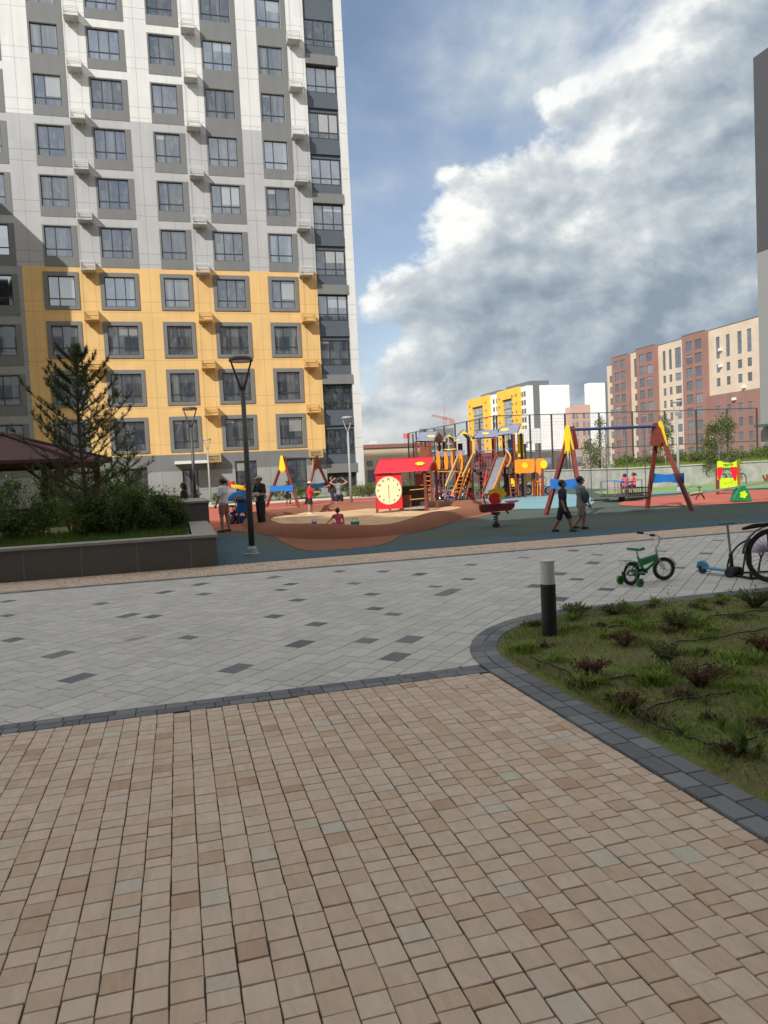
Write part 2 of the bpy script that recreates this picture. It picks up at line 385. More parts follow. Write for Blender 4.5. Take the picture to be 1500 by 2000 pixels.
for i, (u0, u1, v0, v1, X, Y) in enumerate(tiles):
    g = .003; pts = [(u0+g, v0+g), (u1-g, v0+g), (u1-g, v1-g), (u0+g, v1-g)]
    pts = [((a-b)*q, (a+b)*q) for a, b in pts]
    pts = clip(clip(pts, 0, -1, -5.503), 0, 1, 12.425)
    if len(pts) < 3 or area(pts) < .0012: continue
    mb.m = 1 if i in dk else 0
    paver(mb, pts, rnd.uniform(-.0015, .0015), .004, .015)
tag(mb.build('grey_slab_paving', [m_grey, m_darkp]), kind='structure')
# rusty stain on the slabs
st = G(262, 1249); mb = MB()
m_stain = bpy.data.materials.new('rust_stain'); m_stain.use_nodes = True; t = NT(m_stain.node_tree)
co = t.n('ShaderNodeTexCoord').outputs['Object']
dist = t.n('ShaderNodeVectorMath', {0: t.n('ShaderNodeMapping', {'Vector': co, 'Scale': (3.6, 9.0, 1)}).outputs[0]}, operation='LENGTH').outputs['Value']
nz = t.n('ShaderNodeTexNoise', {'Vector': co, 'Scale': 9.0, 'Detail': 5.0}).outputs[0]
al = t.m('MULTIPLY', t.sm(t.m('ADD', dist, t.m('MULTIPLY', nz, 1.1)), 1.35, .55), .6)
t.n('ShaderNodeOutputMaterial', {0: t.n('ShaderNodeMixShader', {0: al, 1: t.n('ShaderNodeBsdfTransparent').outputs[0], 2: t.n('ShaderNodeBsdfPrincipled', {'Base Color': (.36, .20, .12, 1), 'Roughness': .8}).outputs[0]}).outputs[0]})
mb.poly([(-.4, -.2, 0), (.4, -.2, 0), (.4, .2, 0), (-.4, .2, 0)])
o = mb.build('pavement_stain', m_stain, loc=(st.x, st.y, .006)); o.rotation_euler = (0, 0, radians(25)); tag(o, kind='structure')

# planted bed on the right
def soil_mat():
    m = bpy.data.materials.new('bed_soil'); m.use_nodes = True; t = NT(m.node_tree)
    co = t.n('ShaderNodeTexCoord').outputs['Object']
    a = t.n('ShaderNodeTexNoise', {'Vector': co, 'Scale': 1.6, 'Detail': 6.0, 'Roughness': .6}).outputs[0]
    b = t.n('ShaderNodeTexNoise', {'Vector': co, 'Scale': 26.0, 'Detail': 6.0, 'Roughness': .7}).outputs[0]
    c = t.mix(t.sm(a, .42, .60), (.15, .135, .07, 1), (.13, .19, .035, 1))
    c = t.mix(t.m('MULTIPLY', t.sm(b, .35, .7), .7), c, (.24, .22, .11, 1))
    bn = t.n('ShaderNodeBump', {'Strength': 1.0, 'Distance': .02, 'Height': b}).outputs[0]
    t.n('ShaderNodeOutputMaterial', {0: t.n('ShaderNodeBsdfPrincipled', {'Base Color': c, 'Roughness': .95, 'Normal': bn, 'Specular IOR Level': .1}).outputs[0]}); return m
m_soil = soil_mat()
def soil_h(x, y): return .022+.03*max(0, mnoise.noise(Vector((x*1.3, y*1.3, 3))))+.012*mnoise.noise(Vector((x*6, y*6, 1)))
mb = MB(); NX, NY = 110, 84; idx = {}
def in_bed(x, y, mg=0.0):
    if x < 2.49+mg or y > 6.92-mg or x > 14: return False
    if x < cxb and y > cyb: return (x-cxb)**2+(y-cyb)**2 < (R0-.01-mg)**2
    return True
vs = []; fs = []
ys = [1.0+i*(5.93/NY) for i in range(NY+1)]
for j, y in enumerate(ys):
    xl = 2.482 if y < cyb else cxb-sqrt(max(0, R0**2-(y-cyb)**2))
    for i in range(NX+1):
        t_ = (i/NX)**1.4; x = xl+(13-xl)*t_; e_ = min(1, (x-xl)/.12, (6.93-y)/.12)
        vs.append((x, y, .004+(soil_h(x, y))*max(0, e_)))
for j in range(NY):
    for i in range(NX): a_ = j*(NX+1)+i; fs.append((a_, a_+1, a_+NX+2, a_+NX+1))
mb.add(vs, fs); tag(mb.build('planted_bed_soil', m_soil, smooth=True), kind='structure')

# rubber playground surface
def rubber(name, col, var=.12):
    m = bpy.data.materials.new(name); m.use_nodes = True; t = NT(m.node_tree)
    co = t.n('ShaderNodeTexCoord').outputs['Object']
    a = t.n('ShaderNodeTexNoise', {'Vector': co, 'Scale': .55, 'Detail': 5.0}).outputs[0]
    b = t.n('ShaderNodeTexNoise', {'Vector': co, 'Scale': 60.0, 'Detail': 3.0}).outputs[0]
    k = t.m('ADD', .55, t.m('ADD', t.m('MULTIPLY', a, .5), t.m('ADD', t.m('MULTIPLY', b, .34), t.m('MULTIPLY', t.n('ShaderNodeTexNoise', {'Vector': co, 'Scale': 4.0, 'Detail': 6.0, 'Roughness': .7}).outputs[0], .22))))
    c = t.n('ShaderNodeVectorMath', {0: col, 1: t.n('ShaderNodeCombineXYZ', {0: k, 1: k, 2: k}).outputs[0]}, operation='MULTIPLY').outputs[0]
    bn = t.n('ShaderNodeBump', {'Strength': .4, 'Distance': .004, 'Height': b}).outputs[0]
    t.n('ShaderNodeOutputMaterial', {0: t.n('ShaderNodeBsdfPrincipled', {'Base Color': c, 'Roughness': .9, 'Normal': bn, 'Specular IOR Level': .25}).outputs[0]}); return m
m_rgreen = rubber('rubber_green', (.062, .084, .072)); m_rblue = rubber('rubber_blue', (.050, .092, .115)); m_rsky = rubber('rubber_pale_blue', (.17, .30, .34))
m_rterra = rubber('rubber_terracotta', (.215, .085, .052)); m_rred = rubber('rubber_red', (.37, .105, .075)); m_rgrass = rubber('rubber_light_green', (.17, .27, .10)); m_rteal = rubber('rubber_teal', (.12, .24, .22))
sheet('playground_surface', [(-4, 13.95), (32, 13.95), (32, 33.8), (20, 47), (-16, 47), (-16, 20), (.95, 20), (.75, 13.95)], 0.0, m_rgreen)
sheet('blue_rubber_band', [(.55, 13.93), (32, 13.93), (32, 15.3), (18, 15.25), (10, 15.2), (5, 15.2), (2.1, 15.3), (1.9, 16.2), (1.7, 18.4), (1.5, 20.6), (.5, 21.5), (.5, 17)], .004, m_rblue)
sheet('terracotta_rubber', [(2.6, 15.25), (4.1, 15.35), (5.2, 17.3), (6.4, 18.9), (7.3, 19.9), (8.9, 21.4), (10.9, 23.4), (11.6, 23.9), (11.2, 26.5), (10.8, 28.6), (8, 31), (4, 31), (.5, 29.5), (-1, 26), (.4, 22.6), (1.6, 22.3), (2.3, 20.2), (2.35, 17.5)], .008, m_rterra, 5)
sheet('red_rubber', [(-1.2, 21.5), (.6, 23.5), (1.4, 25.5), (3.2, 29.2), (6, 30.4), (8.5, 30.5), (10.4, 32.0), (13, 34.5), (13, 42), (10, 46.8), (-1.2, 46.8)], .012, m_rred)
sheet('pale_blue_rubber', [(10.2, 28.4), (10.9, 25.5), (12.0, 23.3), (13.2, 23.2), (14.4, 23.9), (16.0, 26.4), (17.5, 29.5), (18.4, 33.5), (17, 36), (12.5, 35), (10.2, 32)], .016, m_rsky, 5)
sheet('red_rubber_patch', [(14.6, 22.4), (15.2, 20.5), (17.5, 19.5), (20.5, 18.8), (25, 18.5), (28, 20), (27, 23.5), (24, 25.4), (22.2, 26.9), (19.6, 26.0), (17.0, 25.2)], .016, m_rred, 5)
sheet('light_green_rubber', [(19, 28.5), (22.5, 28.6), (26, 26.2), (32, 23.5), (32, 33.7), (21, 33.7)], .020, m_rgrass, 4)
sheet('teal_rubber', [(17.8, 27.5), (20.5, 27.2), (24, 27.1), (28, 24.6), (31.5, 22.8), (31.5, 23.6), (28, 25.6), (24.5, 28.2), (20, 28.9), (18.3, 29.5)], .024, m_rteal, 4)
# sand pit with its soft rubber berm
m_sand = mat('sand', (.50, .34, .19), .95, .22, 1.4, .8, bscale=18)
ring = [(3.1, 28.9), (2.55, 26.0), (2.5, 22.8), (2.85, 19.8), (3.6, 18.15), (4.75, 17.85), (6.0, 18.8), (7.1, 20.4), (8.2, 21.9), (9.7, 23.7), (10.9, 26.0), (10.5, 28.0), (8.6, 29.6), (6.6, 30.4), (4.8, 30.5)]
rp = spline([(a_, b_, 0) for a_, b_ in ring], 6)
mb = MB(); n = len(rp); vs = []; prof = [(-.50, .009), (-.42, .11), (-.26, .23), (0, .30), (.26, .25), (.44, .13), (.52, .02)]
for i, p in enumerate(rp):
    d = (rp[(i+1) % n]-rp[i-1]).normalized(); nrm = Vector((d.y, -d.x, 0)); 
    for (o_, z_) in prof: vs.append(p+nrm*(-o_)+Vector((0, 0, z_*(1+.15*sin(i*.35)))))
fs = []
L_ = len(prof)
for i in range(n):
    for k in range(L_-1): fs.append((i*L_+k, ((i+1) % n)*L_+k, ((i+1) % n)*L_+k+1, i*L_+k+1))
m_berm = rubber('rubber_berm', (.20, .082, .048))
mb.add(vs, fs); o = fixn(mb.build('sandpit_border', m_berm, smooth=True)); tag(o, 'low rounded terracotta rubber berm ringing the sandpit', 'sandpit border')
sheet('sand', [(p.x, p.y) for p in rp], .02, m_sand)
mb = MB(); vs = []; fs = []; NS = 46
xs_ = [2.3+i*8.8/NS for i in range(NS+1)]; ys_ = [17.7+i*13.0/NS for i in range(NS+1)]
def inside(x, y, P):
    c = False; j = len(P)-1
    for i in range(len(P)):
        if (P[i].y > y) != (P[j].y > y) and x < (P[j].x-P[i].x)*(y-P[i].y)/(P[j].y-P[i].y)+P[i].x: c = not c
        j = i
    return c
for y in ys_:
    for x in xs_: vs.append((x, y, .03+.05*mnoise.noise(Vector((x*.9, y*.9, 0)))+.02*mnoise.noise(Vector((x*3, y*3, 5))) if inside(x, y, rp) else -.1))
for j in range(NS):
    for i in range(NS): a_ = j*(NS+1)+i; fs.append((a_, a_+1, a_+NS+2, a_+NS+1))
mb.add(vs, fs); tag(mb.build('sand_surface', m_sand, smooth=True), kind='structure')
# path, kerb, lawn in front of the tower
m_path = mat('pale_path', (.52, .46, .37), .9, .12, 1.5)
m_lawn = mat('lawn', (.10, .14, .035), .95, .35, 1.2, 1.0, bscale=30)
sheet('path', [(-16, 44.0), (12, 44.0), (12, 46.9), (-16, 46.9)], .02, m_path)
sheet('lawn_left', [(-16, 18.6), (-1.2, 18.6), (-1.2, 43.9), (-16, 43.9)], .018, m_lawn)
sheet('path_white_kerb', [(-1.2, 41.2), (16, 41.2), (16, 41.6), (-1.2, 41.6)], .10, mat('kerb_white', (.62, .58, .5), .9, .1, 4))
sheet('lawn_strip', [(-16, 46.9), (12.4, 46.9), (12.4, 49.6), (-16, 49.6)], .03, m_lawn)
sheet('car_park', [(13, 47.5), (36, 62), (60, 95), (0, 95), (0, 60)], .0, m_asphalt)
sheet('sports_court_floor', [(19.8, 44.3), (40, 44.3), (40, 62), (19.8, 62)], .01, mat('court_green', (.10, .20, .07), .9, .15, 1))

# ================================================================== BUILDINGS
YF = 49.65
def panel_mat(name, col, px=(1.2, .0), vz=(24.0, 3.0), rough=.6, lines=True, lcol=.45):
    """facade cladding with thin open joints between its panels"""
    m = bpy.data.materials.new(name); m.use_nodes = True; MATS[name] = m; t = NT(m.node_tree)
    co = t.n('ShaderNodeTexCoord').outputs['Object']; sp_ = t.n('ShaderNodeSeparateXYZ', {0: co})
    nz = t.n('ShaderNodeTexNoise', {'Vector': co, 'Scale': .35, 'Detail': 5.0}).outputs[0]
    st = t.n('ShaderNodeTexNoise', {'Vector': t.n('ShaderNodeMapping', {'Vector': co, 'Scale': (1.6, 1.6, .12)}).outputs[0], 'Scale': 1.5, 'Detail': 5.0}).outputs[0]
    k = t.m('ADD', .78, t.m('ADD', t.m('MULTIPLY', nz, .20), t.m('MULTIPLY', st, .24)))
    pn_ = t.n('ShaderNodeTexWhiteNoise', {0: t.n('ShaderNodeCombineXYZ', {0: t.m('FLOOR', t.m('DIVIDE', sp_.outputs[0], 1.15)), 1: t.m('FLOOR', t.m('DIVIDE', sp_.outputs[2], 1.5))}).outputs[0]}).outputs[0]
    k = t.m('ADD', k, t.m('MULTIPLY', pn_, .06))
    if lines:
        def near(val, pitch, off, wd):
            fr = t.m('FRACT', t.m('DIVIDE', t.m('SUBTRACT', val, off), pitch))
            return t.m('LESS_THAN', t.m('MULTIPLY', t.m('ABSOLUTE', t.m('SUBTRACT', fr, .5)), pitch), wd)
        ln = t.m('MAXIMUM', near(sp_.outputs[2], 3.0, .26-1.5, .014), near(sp_.outputs[2], 3.0, .92-1.5, .014))
        for off in px: ln = t.m('MAXIMUM', ln, near(sp_.outputs[0], 6.9, off-3.45, .012))
        k = t.m('MULTIPLY', k, t.m('SUBTRACT', 1.0, t.m('MULTIPLY', ln, lcol)))
    c = t.n('ShaderNodeVectorMath', {0: col, 1: t.n('ShaderNodeCombineXYZ', {0: k, 1: k, 2: k}).outputs[0]}, operation='MULTIPLY').outputs[0]
    t.n('ShaderNodeOutputMaterial', {0: t.n('ShaderNodeBsdfPrincipled', {'Base Color': c, 'Roughness': rough, 'Specular IOR Level': .3}).outputs[0]}); return m
JX = (-4.15, 2.05, .9, 8.9-6.9, -7.8+6.9)
m_white = panel_mat('white_cladding', (.565, .575, .56), JX); m_lgrey = panel_mat('light_grey_cladding', (.365, .37, .375), JX)
m_yellow = panel_mat('yellow_cladding', (.61, .405, .165), JX, lcol=.35); m_dgrey = panel_mat('dark_grey_cladding', (.15, .155, .155), (), lines=False)
m_mgrey = panel_mat('mid_grey_cladding', (.26, .265, .255), JX); m_blueg = panel_mat('slate_cladding', (.075, .095, .115), (), lines=False)
m_band = panel_mat('band_grey', (.16, .165, .16), (), lines=False)
m_frame = mat('window_frame', (.030, .034, .038), .45)
def glass_mat(name, base=(.03, .035, .045), curtain=.75, ior=1.9, csc=5.5):
    m = bpy.data.materials.new(name); m.use_nodes = True; MATS[name] = m; t = NT(m.node_tree)
    co = t.n('ShaderNodeTexCoord').outputs['Object']; sp_ = t.n('ShaderNodeSeparateXYZ', {0: co})
    r = t.n('ShaderNodeObjectInfo').outputs['Random']
    v = t.n('ShaderNodeCombineXYZ', {0: t.m('ADD', t.m('MULTIPLY', sp_.outputs[0], 1.0), t.m('MULTIPLY', r, 57.0)), 1: t.m('MULTIPLY', r, 91.0), 2: t.m('MULTIPLY', sp_.outputs[2], .05)}).outputs[0]
    fold = t.n('ShaderNodeTexNoise', {'Vector': v, 'Scale': csc, 'Detail': 2.0}).outputs[0]
    big = t.n('ShaderNodeTexNoise', {'Vector': v, 'Scale': 1.1, 'Detail': 1.0}).outputs[0]
    room = t.n('ShaderNodeTexNoise', {'Vector': t.n('ShaderNodeVectorMath', {0: co, 1: v}, operation='ADD').outputs[0], 'Scale': 2.2, 'Detail': 3.0}).outputs[0]
    mask = t.m('MULTIPLY', t.sm(big, .52, .57), curtain)
    cc = t.mix(t.m('MULTIPLY', t.sm(fold, .3, .7), t.m('ADD', .3, t.m('MULTIPLY', r, .7))), (.05, .05, .052, 1), (.22, .22, .215, 1))
    rc = t.mix(t.sm(room, .45, .75), (*base, 1), (.11, .11, .115, 1))
    c = t.mix(mask, rc, cc)
    r2_ = t.m('FRACT', t.m('MULTIPLY', r, 7.31)); r3_ = t.m('FRACT', t.m('MULTIPLY', r, 13.7))
    bl_ = t.m('MULTIPLY', t.m('LESS_THAN', r2_, .30), t.m('GREATER_THAN', sp_.outputs[2], t.m('SUBTRACT', 1.75, t.m('MULTIPLY', r3_, 1.3))))
    bl_ = t.m('MULTIPLY', bl_, t.m('GREATER_THAN', t.m('MULTIPLY', sp_.outputs[0], t.m('SUBTRACT', r3_, .35)), t.m('MULTIPLY', .6, t.m('SUBTRACT', r3_, .35))))
    c = t.mix(t.m('MULTIPLY', bl_, .8), c, (.34, .34, .32, 1))
    b = t.n('ShaderNodeBsdfPrincipled', {'Base Color': c, 'Roughness': .35, 'Specular IOR Level': .0})
    g = t.n('ShaderNodeBsdfGlossy', {'Color': (.78, .89, 1.0, 1), 'Roughness': .03,
        'Normal': t.n('ShaderNodeBump', {'Strength': .12, 'Distance': .05, 'Height': t.n('ShaderNodeTexNoise', {'Vector': v, 'Scale': 1.3}).outputs[0]}).outputs[0]})
    fr = t.n('ShaderNodeFresnel', {'IOR': ior}).outputs[0]
    t.n('ShaderNodeOutputMaterial', {0: t.n('ShaderNodeMixShader', {0: t.m('ADD', t.m('ADD', fr, .12), t.m('MULTIPLY', t.m('POWER', r, 2.0), .28), clamp=True), 1: b.outputs[0], 2: g.outputs[0]}).outputs[0]}); return m
m_glass = glass_mat('window_glass'); m_glassl = glass_mat('loggia_glass', (.02, .026, .034), .25, 1.6)

def holed(mb, x0, x1, z0, z1, holes, y, depth, mfun, rm=None):
    """wall face at y (facing -y) between x0..x1, z0..z1 with rectangular openings and their reveals"""
    xs = sorted(set([x0, x1]+[a for h in holes for a in (h[0], h[1]) if x0 < a < x1]+[b for b in mfun.xb if x0 < b < x1]))
    zs = sorted(set([z0, z1]+[a for h in holes for a in (h[2], h[3]) if z0 < a < z1]+[b for b in mfun.zb if z0 < b < z1]))
    for i in range(len(xs)-1):
        for j in range(len(zs)-1):
            cx, cz = (xs[i]+xs[i+1])/2, (zs[j]+zs[j+1])/2
            if any(h[0] < cx < h[1] and h[2] < cz < h[3] for h in holes): continue
            mb.add([(xs[i], y, zs[j]), (xs[i+1], y, zs[j]), (xs[i+1], y, zs[j+1]), (xs[i], y, zs[j+1])], [(0, 1, 2, 3)], mfun(cx, cz))
    for (a, b, c, d) in holes:
        mm = rm if rm is not None else mfun((a+b)/2, (c+d)/2)
        Y1 = y+depth
        mb.add([(a, y, c), (a, Y1, c), (a, Y1, d), (a, y, d)], [(0, 1, 2, 3)], mm); mb.add([(b, y, c), (b, Y1, c), (b, Y1, d), (b, y, d)], [(3, 2, 1, 0)], mm)
        mb.add([(a, y, d), (b, y, d), (b, Y1, d), (a, Y1, d)], [(3, 2, 1, 0)], mm); mb.add([(a, y, c), (b, y, c), (b, Y1, c), (a, Y1, c)], [(0, 1, 2, 3)], mm)
def win_mb(wd, ht, mull, tr=.47, fw_=.055, d=.07):
    f = MB(); f.box(0, wd, 0, d, 0, fw_); f.box(0, wd, 0, d, ht-fw_, ht); f.box(0, fw_, 0, d, fw_, ht-fw_); f.box(wd-fw_, wd, 0, d, fw_, ht-fw_)
    for mx in mull: f.box(mx-fw_/2, mx+fw_/2, -.004, d-.006, fw_, ht-fw_)
    if tr: f.box(fw_, wd-fw_, .002, d-.010, tr-.03, tr+.03)
    return f
tower = thing('apartment_tower', 'tall white, grey and yellow apartment tower with window grid and basket brackets', 'building', (0, YF, 0))
ZT = 41.0
cols = [(-10.4, -8.85, (.62,)), (-6.87, -5.32, (.62,)), (-3.62, -1.80, (.62, 1.22)), (-.04, 1.48, (.60,)), (3.23, 5.05, (.62, 1.22)), (6.77, 8.30, (.60,))]
rows = [29.45-3*k for k in range(-1, 9)]     # tops
holes = []
for (a, b, _) in cols:
    for zt in rows: holes.append((a, b, zt-1.83, zt))
gf = [(3.7, 5.12, .45, 2.68), (7.1, 8.45, .45, 2.68), (.34, 1.32, .1, 2.3), (-3.2, -1.8, .7, 2.5)]
loggia = (9.81, 11.88, 0.3, ZT-.6)
def zone(x, z):
    if x > 11.88: return 0
    if z < 2.2: return 4
    if z < 3.26: return 3
    if z < 15.02: return 4 if x < -8.25 else 2
    if z < 24.03: return 1
    return 0
zone.xb = [-8.25, 11.88, 9.81]; zone.zb = [2.2, 3.26, 15.02, 24.03]
mb = MB(); holed(mb, -30, 12.42, 0, ZT, holes+gf+[loggia], 0, .22, zone, None)
mb.add([(12.42, 0, 0), (12.42, 15, 0), (12.42, 15, ZT), (12.42, 0, ZT)], [(0, 1, 2, 3)], 0)
mb.add([(-30, 0, ZT), (12.42, 0, ZT), (12.42, 15, ZT), (-30, 15, ZT)], [(0, 1, 2, 3)], 3)
mb.add([(-30, 15, 0), (12.42, 15, 0), (12.42, 15, ZT), (-30, 15, ZT)], [(3, 2, 1, 0)], 0)
mb.build('wall', [m_white, m_lgrey, m_yellow, m_dgrey, m_mgrey], tower)
# grey surrounds: proud flat frames in the yellow zone, side strip + apron above
def surround(name, x0, x1, z0, z1, hx0, hx1, hz0, hz1, m, y=-.03):
    s_ = MB(); s_.box(x0, hx0, y, .004, z0, z1); s_.box(hx1, x1, y, .004, z0, z1); s_.box(hx0, hx1, y, .004, z0, hz0)
    if z1 > hz1+.001: s_.box(hx0, hx1, y, .004, hz1, z1)
    return s_
proto = {}
for ci, (a, b, mull) in enumerate(cols):
    wd = b-a
    for ri, zt in enumerate(rows):
        k = ri-1; key = (round(wd, 2), len(mull), 'z' if zt < 15 else 'w')
        gap_above = (ci in (1,) and k <= 1) or (ci in (4, 5) and k <= 2) or (ci == 0 and k <= 0)
        if zt < 15 and ci > 0: sty = 'frame'
        elif gap_above: sty = 'strip'
        else: sty = 'apron'
        key = (round(wd, 2), len(mull), sty)
        if key not in proto:
            fo = win_mb(wd, 1.83, mull).build('window', m_frame, tower, loc=(a, .10, zt-1.83))
            g_ = MB(); g_.box(.03, wd-.03, .03, .05, .03, 1.80); g_.build('pane', m_glass, fo)
            if sty == 'frame': s_ = surround('', -.24, wd+.22, -.20, 1.83+.24, 0, wd, 0, 1.83, None, -.12-.03)
            elif sty == 'apron': s_ = surround('', -.10, wd+.34, -.62, 1.83+.06, 0, wd, 0, 1.83, None, -.12)
            else: s_ = surround('', -.10, wd+.34, -.62, 1.83+.55, 0, wd, 0, 1.83, None, -.12)
            # surrounds sit just proud of the cladding
            s_.v = [(x, (-.118 if y < -.05 else -.096), z) for x, y, z in s_.v]
            if sty == 'frame': s_.v = [(x, (-.16 if y < -.1 else -.096), z) for x, y, z in s_.v]
            s_.build('surround', m_dgrey, fo)
            proto[key] = fo
        else: dup(proto[key], (a, .10, zt-1.83), parent=tower)
for (a, b, c, d) in gf[:2]+gf[3:]:
    fo = win_mb(b-a, d-c, ((b-a)*.48,), (d-c)*.32).build('window', m_frame, tower, loc=(a, .12, c))
    g_ = MB(); g_.box(.03, b-a-.03, .03, .05, .03, d-c-.03); g_.build('pane', m_glass, fo)
a, b, c, d = gf[2]; fo = win_mb(b-a, d-c, ((b-a)*.5,), 0, .08).build('entrance_door', m_frame, tower, loc=(a, .12, c))
g_ = MB(); g_.box(.03, b-a-.03, .03, .05, .03, d-c-.03); g_.build('pane', m_glass, fo)
mb = MB(); mb.box(-.1, 1.9, -1.5, -.004, 2.62, 2.80); mb.build('entrance_canopy', mat('canopy_white', (.6, .6, .58), .6), tower)
mb = MB(); mb.box(.0, 1.6, -1.3, -.3, 0.004, .18); mb.build('entrance_step', mat('step_concrete', (.42, .41, .38), .9, .2, 3), tower)
# glazed loggia column at the corner
mb = MB(); mb.box(9.82, 11.87, .55, .60, .3, ZT-.65); mb.build('loggia_back', m_blueg, tower)
lg = None
for k in range(-1, 10):
    zt = 28.55-3*k+.02; zt = min(zt, ZT-1)
    loc = (9.84, .22, zt-1.68)
    if lg is None:
        lg = win_mb(2.0, 1.68, (.64, 1.36), .42, .06).build('window', m_frame, tower, loc=loc); g_ = MB(); g_.box(.03, 1.97, .03, .05, .03, 1.65); g_.build('pane', m_glassl, lg)
    else: dup(lg, loc, parent=tower)
for k in range(-1, 10):
    zt = 28.57-3*k; light = k in (0, 3, 5, 7, 9)
    mb = MB(); mb.box(9.813, 11.877, .18, .50, zt+(.68 if light else 0), zt+1.30); 
    mb.build('spandrel', m_blueg, tower)
    if light: mb = MB(); mb.box(9.80, 11.95, -.05, .50, zt+.03, zt+.66); mb.build('floor_band', m_band, tower)
    elif k != -1: mb = MB(); mb.box(9.813, 11.877, .05, .175, zt+.25, zt+.80); mb.build('floor_band', m_blueg, tower)
# air-conditioner baskets
def basket(m):
    s_ = MB(); W_, D_, H_ = .82, .72, .50
    for z in (0, H_): s_.bar((0, -D_, z), (W_, -D_, z), .03); s_.bar((0, -D_, z), (0, 0, z), .03); s_.bar((W_, -D_, z), (W_, 0, z), .03)
    for x in (0, W_): s_.bar((x, -D_, 0), (x, -D_, H_), .03)
    for i in range(5):
        z = .05+i*.12; s_.box(.01, W_-.01, -D_-.006, -D_+.006, z, z+.03)
        s_.box(.01, W_-.01, -D_+.1+i*.16, -D_+.15+i*.16, H_-.02, H_-.005)
    for x in (0, W_):
        [s_.box(x-.006, x+.006, -D_+.02, 0, .03+q_*.1, .10+q_*.1) for q_ in range(6)]
    s_.box(0, W_, -D_, 0, -.02, -.005)
    s_.bar((.2, 0, -.28), (.2, -D_+.05, -.03), .035); s_.bar((.62, 0, -.28), (.62, -D_+.05, -.03), .035)
    return s_
m_bw = mat('basket_white', (.60, .60, .57), .5); m_bg = mat('basket_grey', (.50, .50, .49), .5); m_by = mat('basket_yellow', (.62, .41, .15), .5)
m_acbody = mat('conditioner_body', (.62, .62, .60), .5)
bp = {}
for bi, bx in enumerate((-4.85, 1.95, 8.62)):
    for k in range(-1, 9):
        z = 26.68-3*k
        if z < 2.9: 
            if bi == 0: continue
        key = 'w' if z > 23.5 else ('g' if z > 14.6 else 'y'); loc = (bx, -.004, z)
        if key not in bp: bp[key] = basket(None).build('condenser_basket', {'w': m_bw, 'g': m_bg, 'y': m_by}[key], tower, loc=loc)
        else: dup(bp[key], loc, parent=tower)

# wing of the tower to the left, outside the picture: it casts the stepped shade on the facade
wing = thing('apartment_wing', 'grey wing of the apartment tower beyond the left edge of the photo', 'building', (-21, 46, 0))
mb = MB(); mb.box(-9, 8.3, -3.4, 3.64, 0, 22.4); mb.build('wall', m_mgrey, wing)

# block behind the camera which shades the foreground
blk = thing('courtyard_block', 'long grey apartment block behind the viewer shading the square', 'building', (10, -9, 0))
m_rear = bpy.data.materials.new('rear_block_cladding'); m_rear.use_nodes = True; t = NT(m_rear.node_tree)
br = t.n('ShaderNodeTexBrick', {'Vector': t.n('ShaderNodeMapping', {'Vector': t.n('ShaderNodeTexCoord').outputs['Object'], 'Rotation': (radians(90), 0, 0)}).outputs[0], 'Color1': (.16, .17, .18, 1), 'Color2': (.22, .23, .24, 1), 'Mortar': (.66, .64, .60, 1), 'Scale': 1.0, 'Mortar Size': .55, 'Mortar Smooth': .05, 'Brick Width': 3.2, 'Row Height': 3.0}, offset=0.0)
t.n('ShaderNodeOutputMaterial', {0: t.n('ShaderNodeBsdfPrincipled', {'Base Color': br.outputs[0], 'Roughness': .6}).outputs[0]})
mb = MB(); mb.box(-31.79, 50, -7, 6.4, 0, 23.4); mb.build('wall', m_rear, blk)
mb = MB(); mb.box(-80, -40.0, -7, 6.4, 0, 32.9)  # unseen roof steps, heights chosen to shape the shadow edge on the ground
for x0_, x1_, h_ in ((-39.99, -35.0, 31.5), (-34.99, -31.8, 29.8)): mb.box(x0_, x1_, -7, 6.4, 0, h_)
for x0_, x1_, h_ in ((-31.79, -28.5, 27.5), (-28.49, -25.4, 25.3)): mb.box(x0_, x1_, -6.99, 6.39, 23.41, h_); mb.build('shadow_step', m_rear, blk)

# tall grey-topped block at the right edge
rb = thing('edge_block', 'tall dark-topped pale grey block cut by the right edge of the photo', 'building', (45, 49.2, 0))
mb = MB(); mb.box(0, 16, -26, 0, 17.2, 32.1); mb.build('upper_wall', mat('block_dark', (.065, .067, .075), .7, .05, .5), rb)
m_pale = bpy.data.materials.new('pale_block_panels'); m_pale.use_nodes = True; t = NT(m_pale.node_tree)
br = t.n('ShaderNodeTexBrick', {'Vector': t.n('ShaderNodeMapping', {'Vector': t.n('ShaderNodeTexCoord').outputs['Object'], 'Rotation': (radians(90), 0, radians(90))}).outputs[0], 'Color1': (.46, .46, .45, 1), 'Color2': (.43, .43, .42, 1), 'Mortar': (.25, .25, .25, 1), 'Scale': 1.0, 'Mortar Size': .015, 'Brick Width': 1.4, 'Row Height': .6})
t.n('ShaderNodeOutputMaterial', {0: t.n('ShaderNodeBsdfPrincipled', {'Base Color': br.outputs[0], 'Roughness': .7}).outputs[0]})
mb = MB(); mb.box(.0, 16, -26, 0, 0, 17.19); mb.build('lower_wall', m_pale, rb)
mb = MB(); mb.box(-1.1, 0, -9, -.5, 3.55, 3.75); mb.build('canopy', m_blueg, rb)

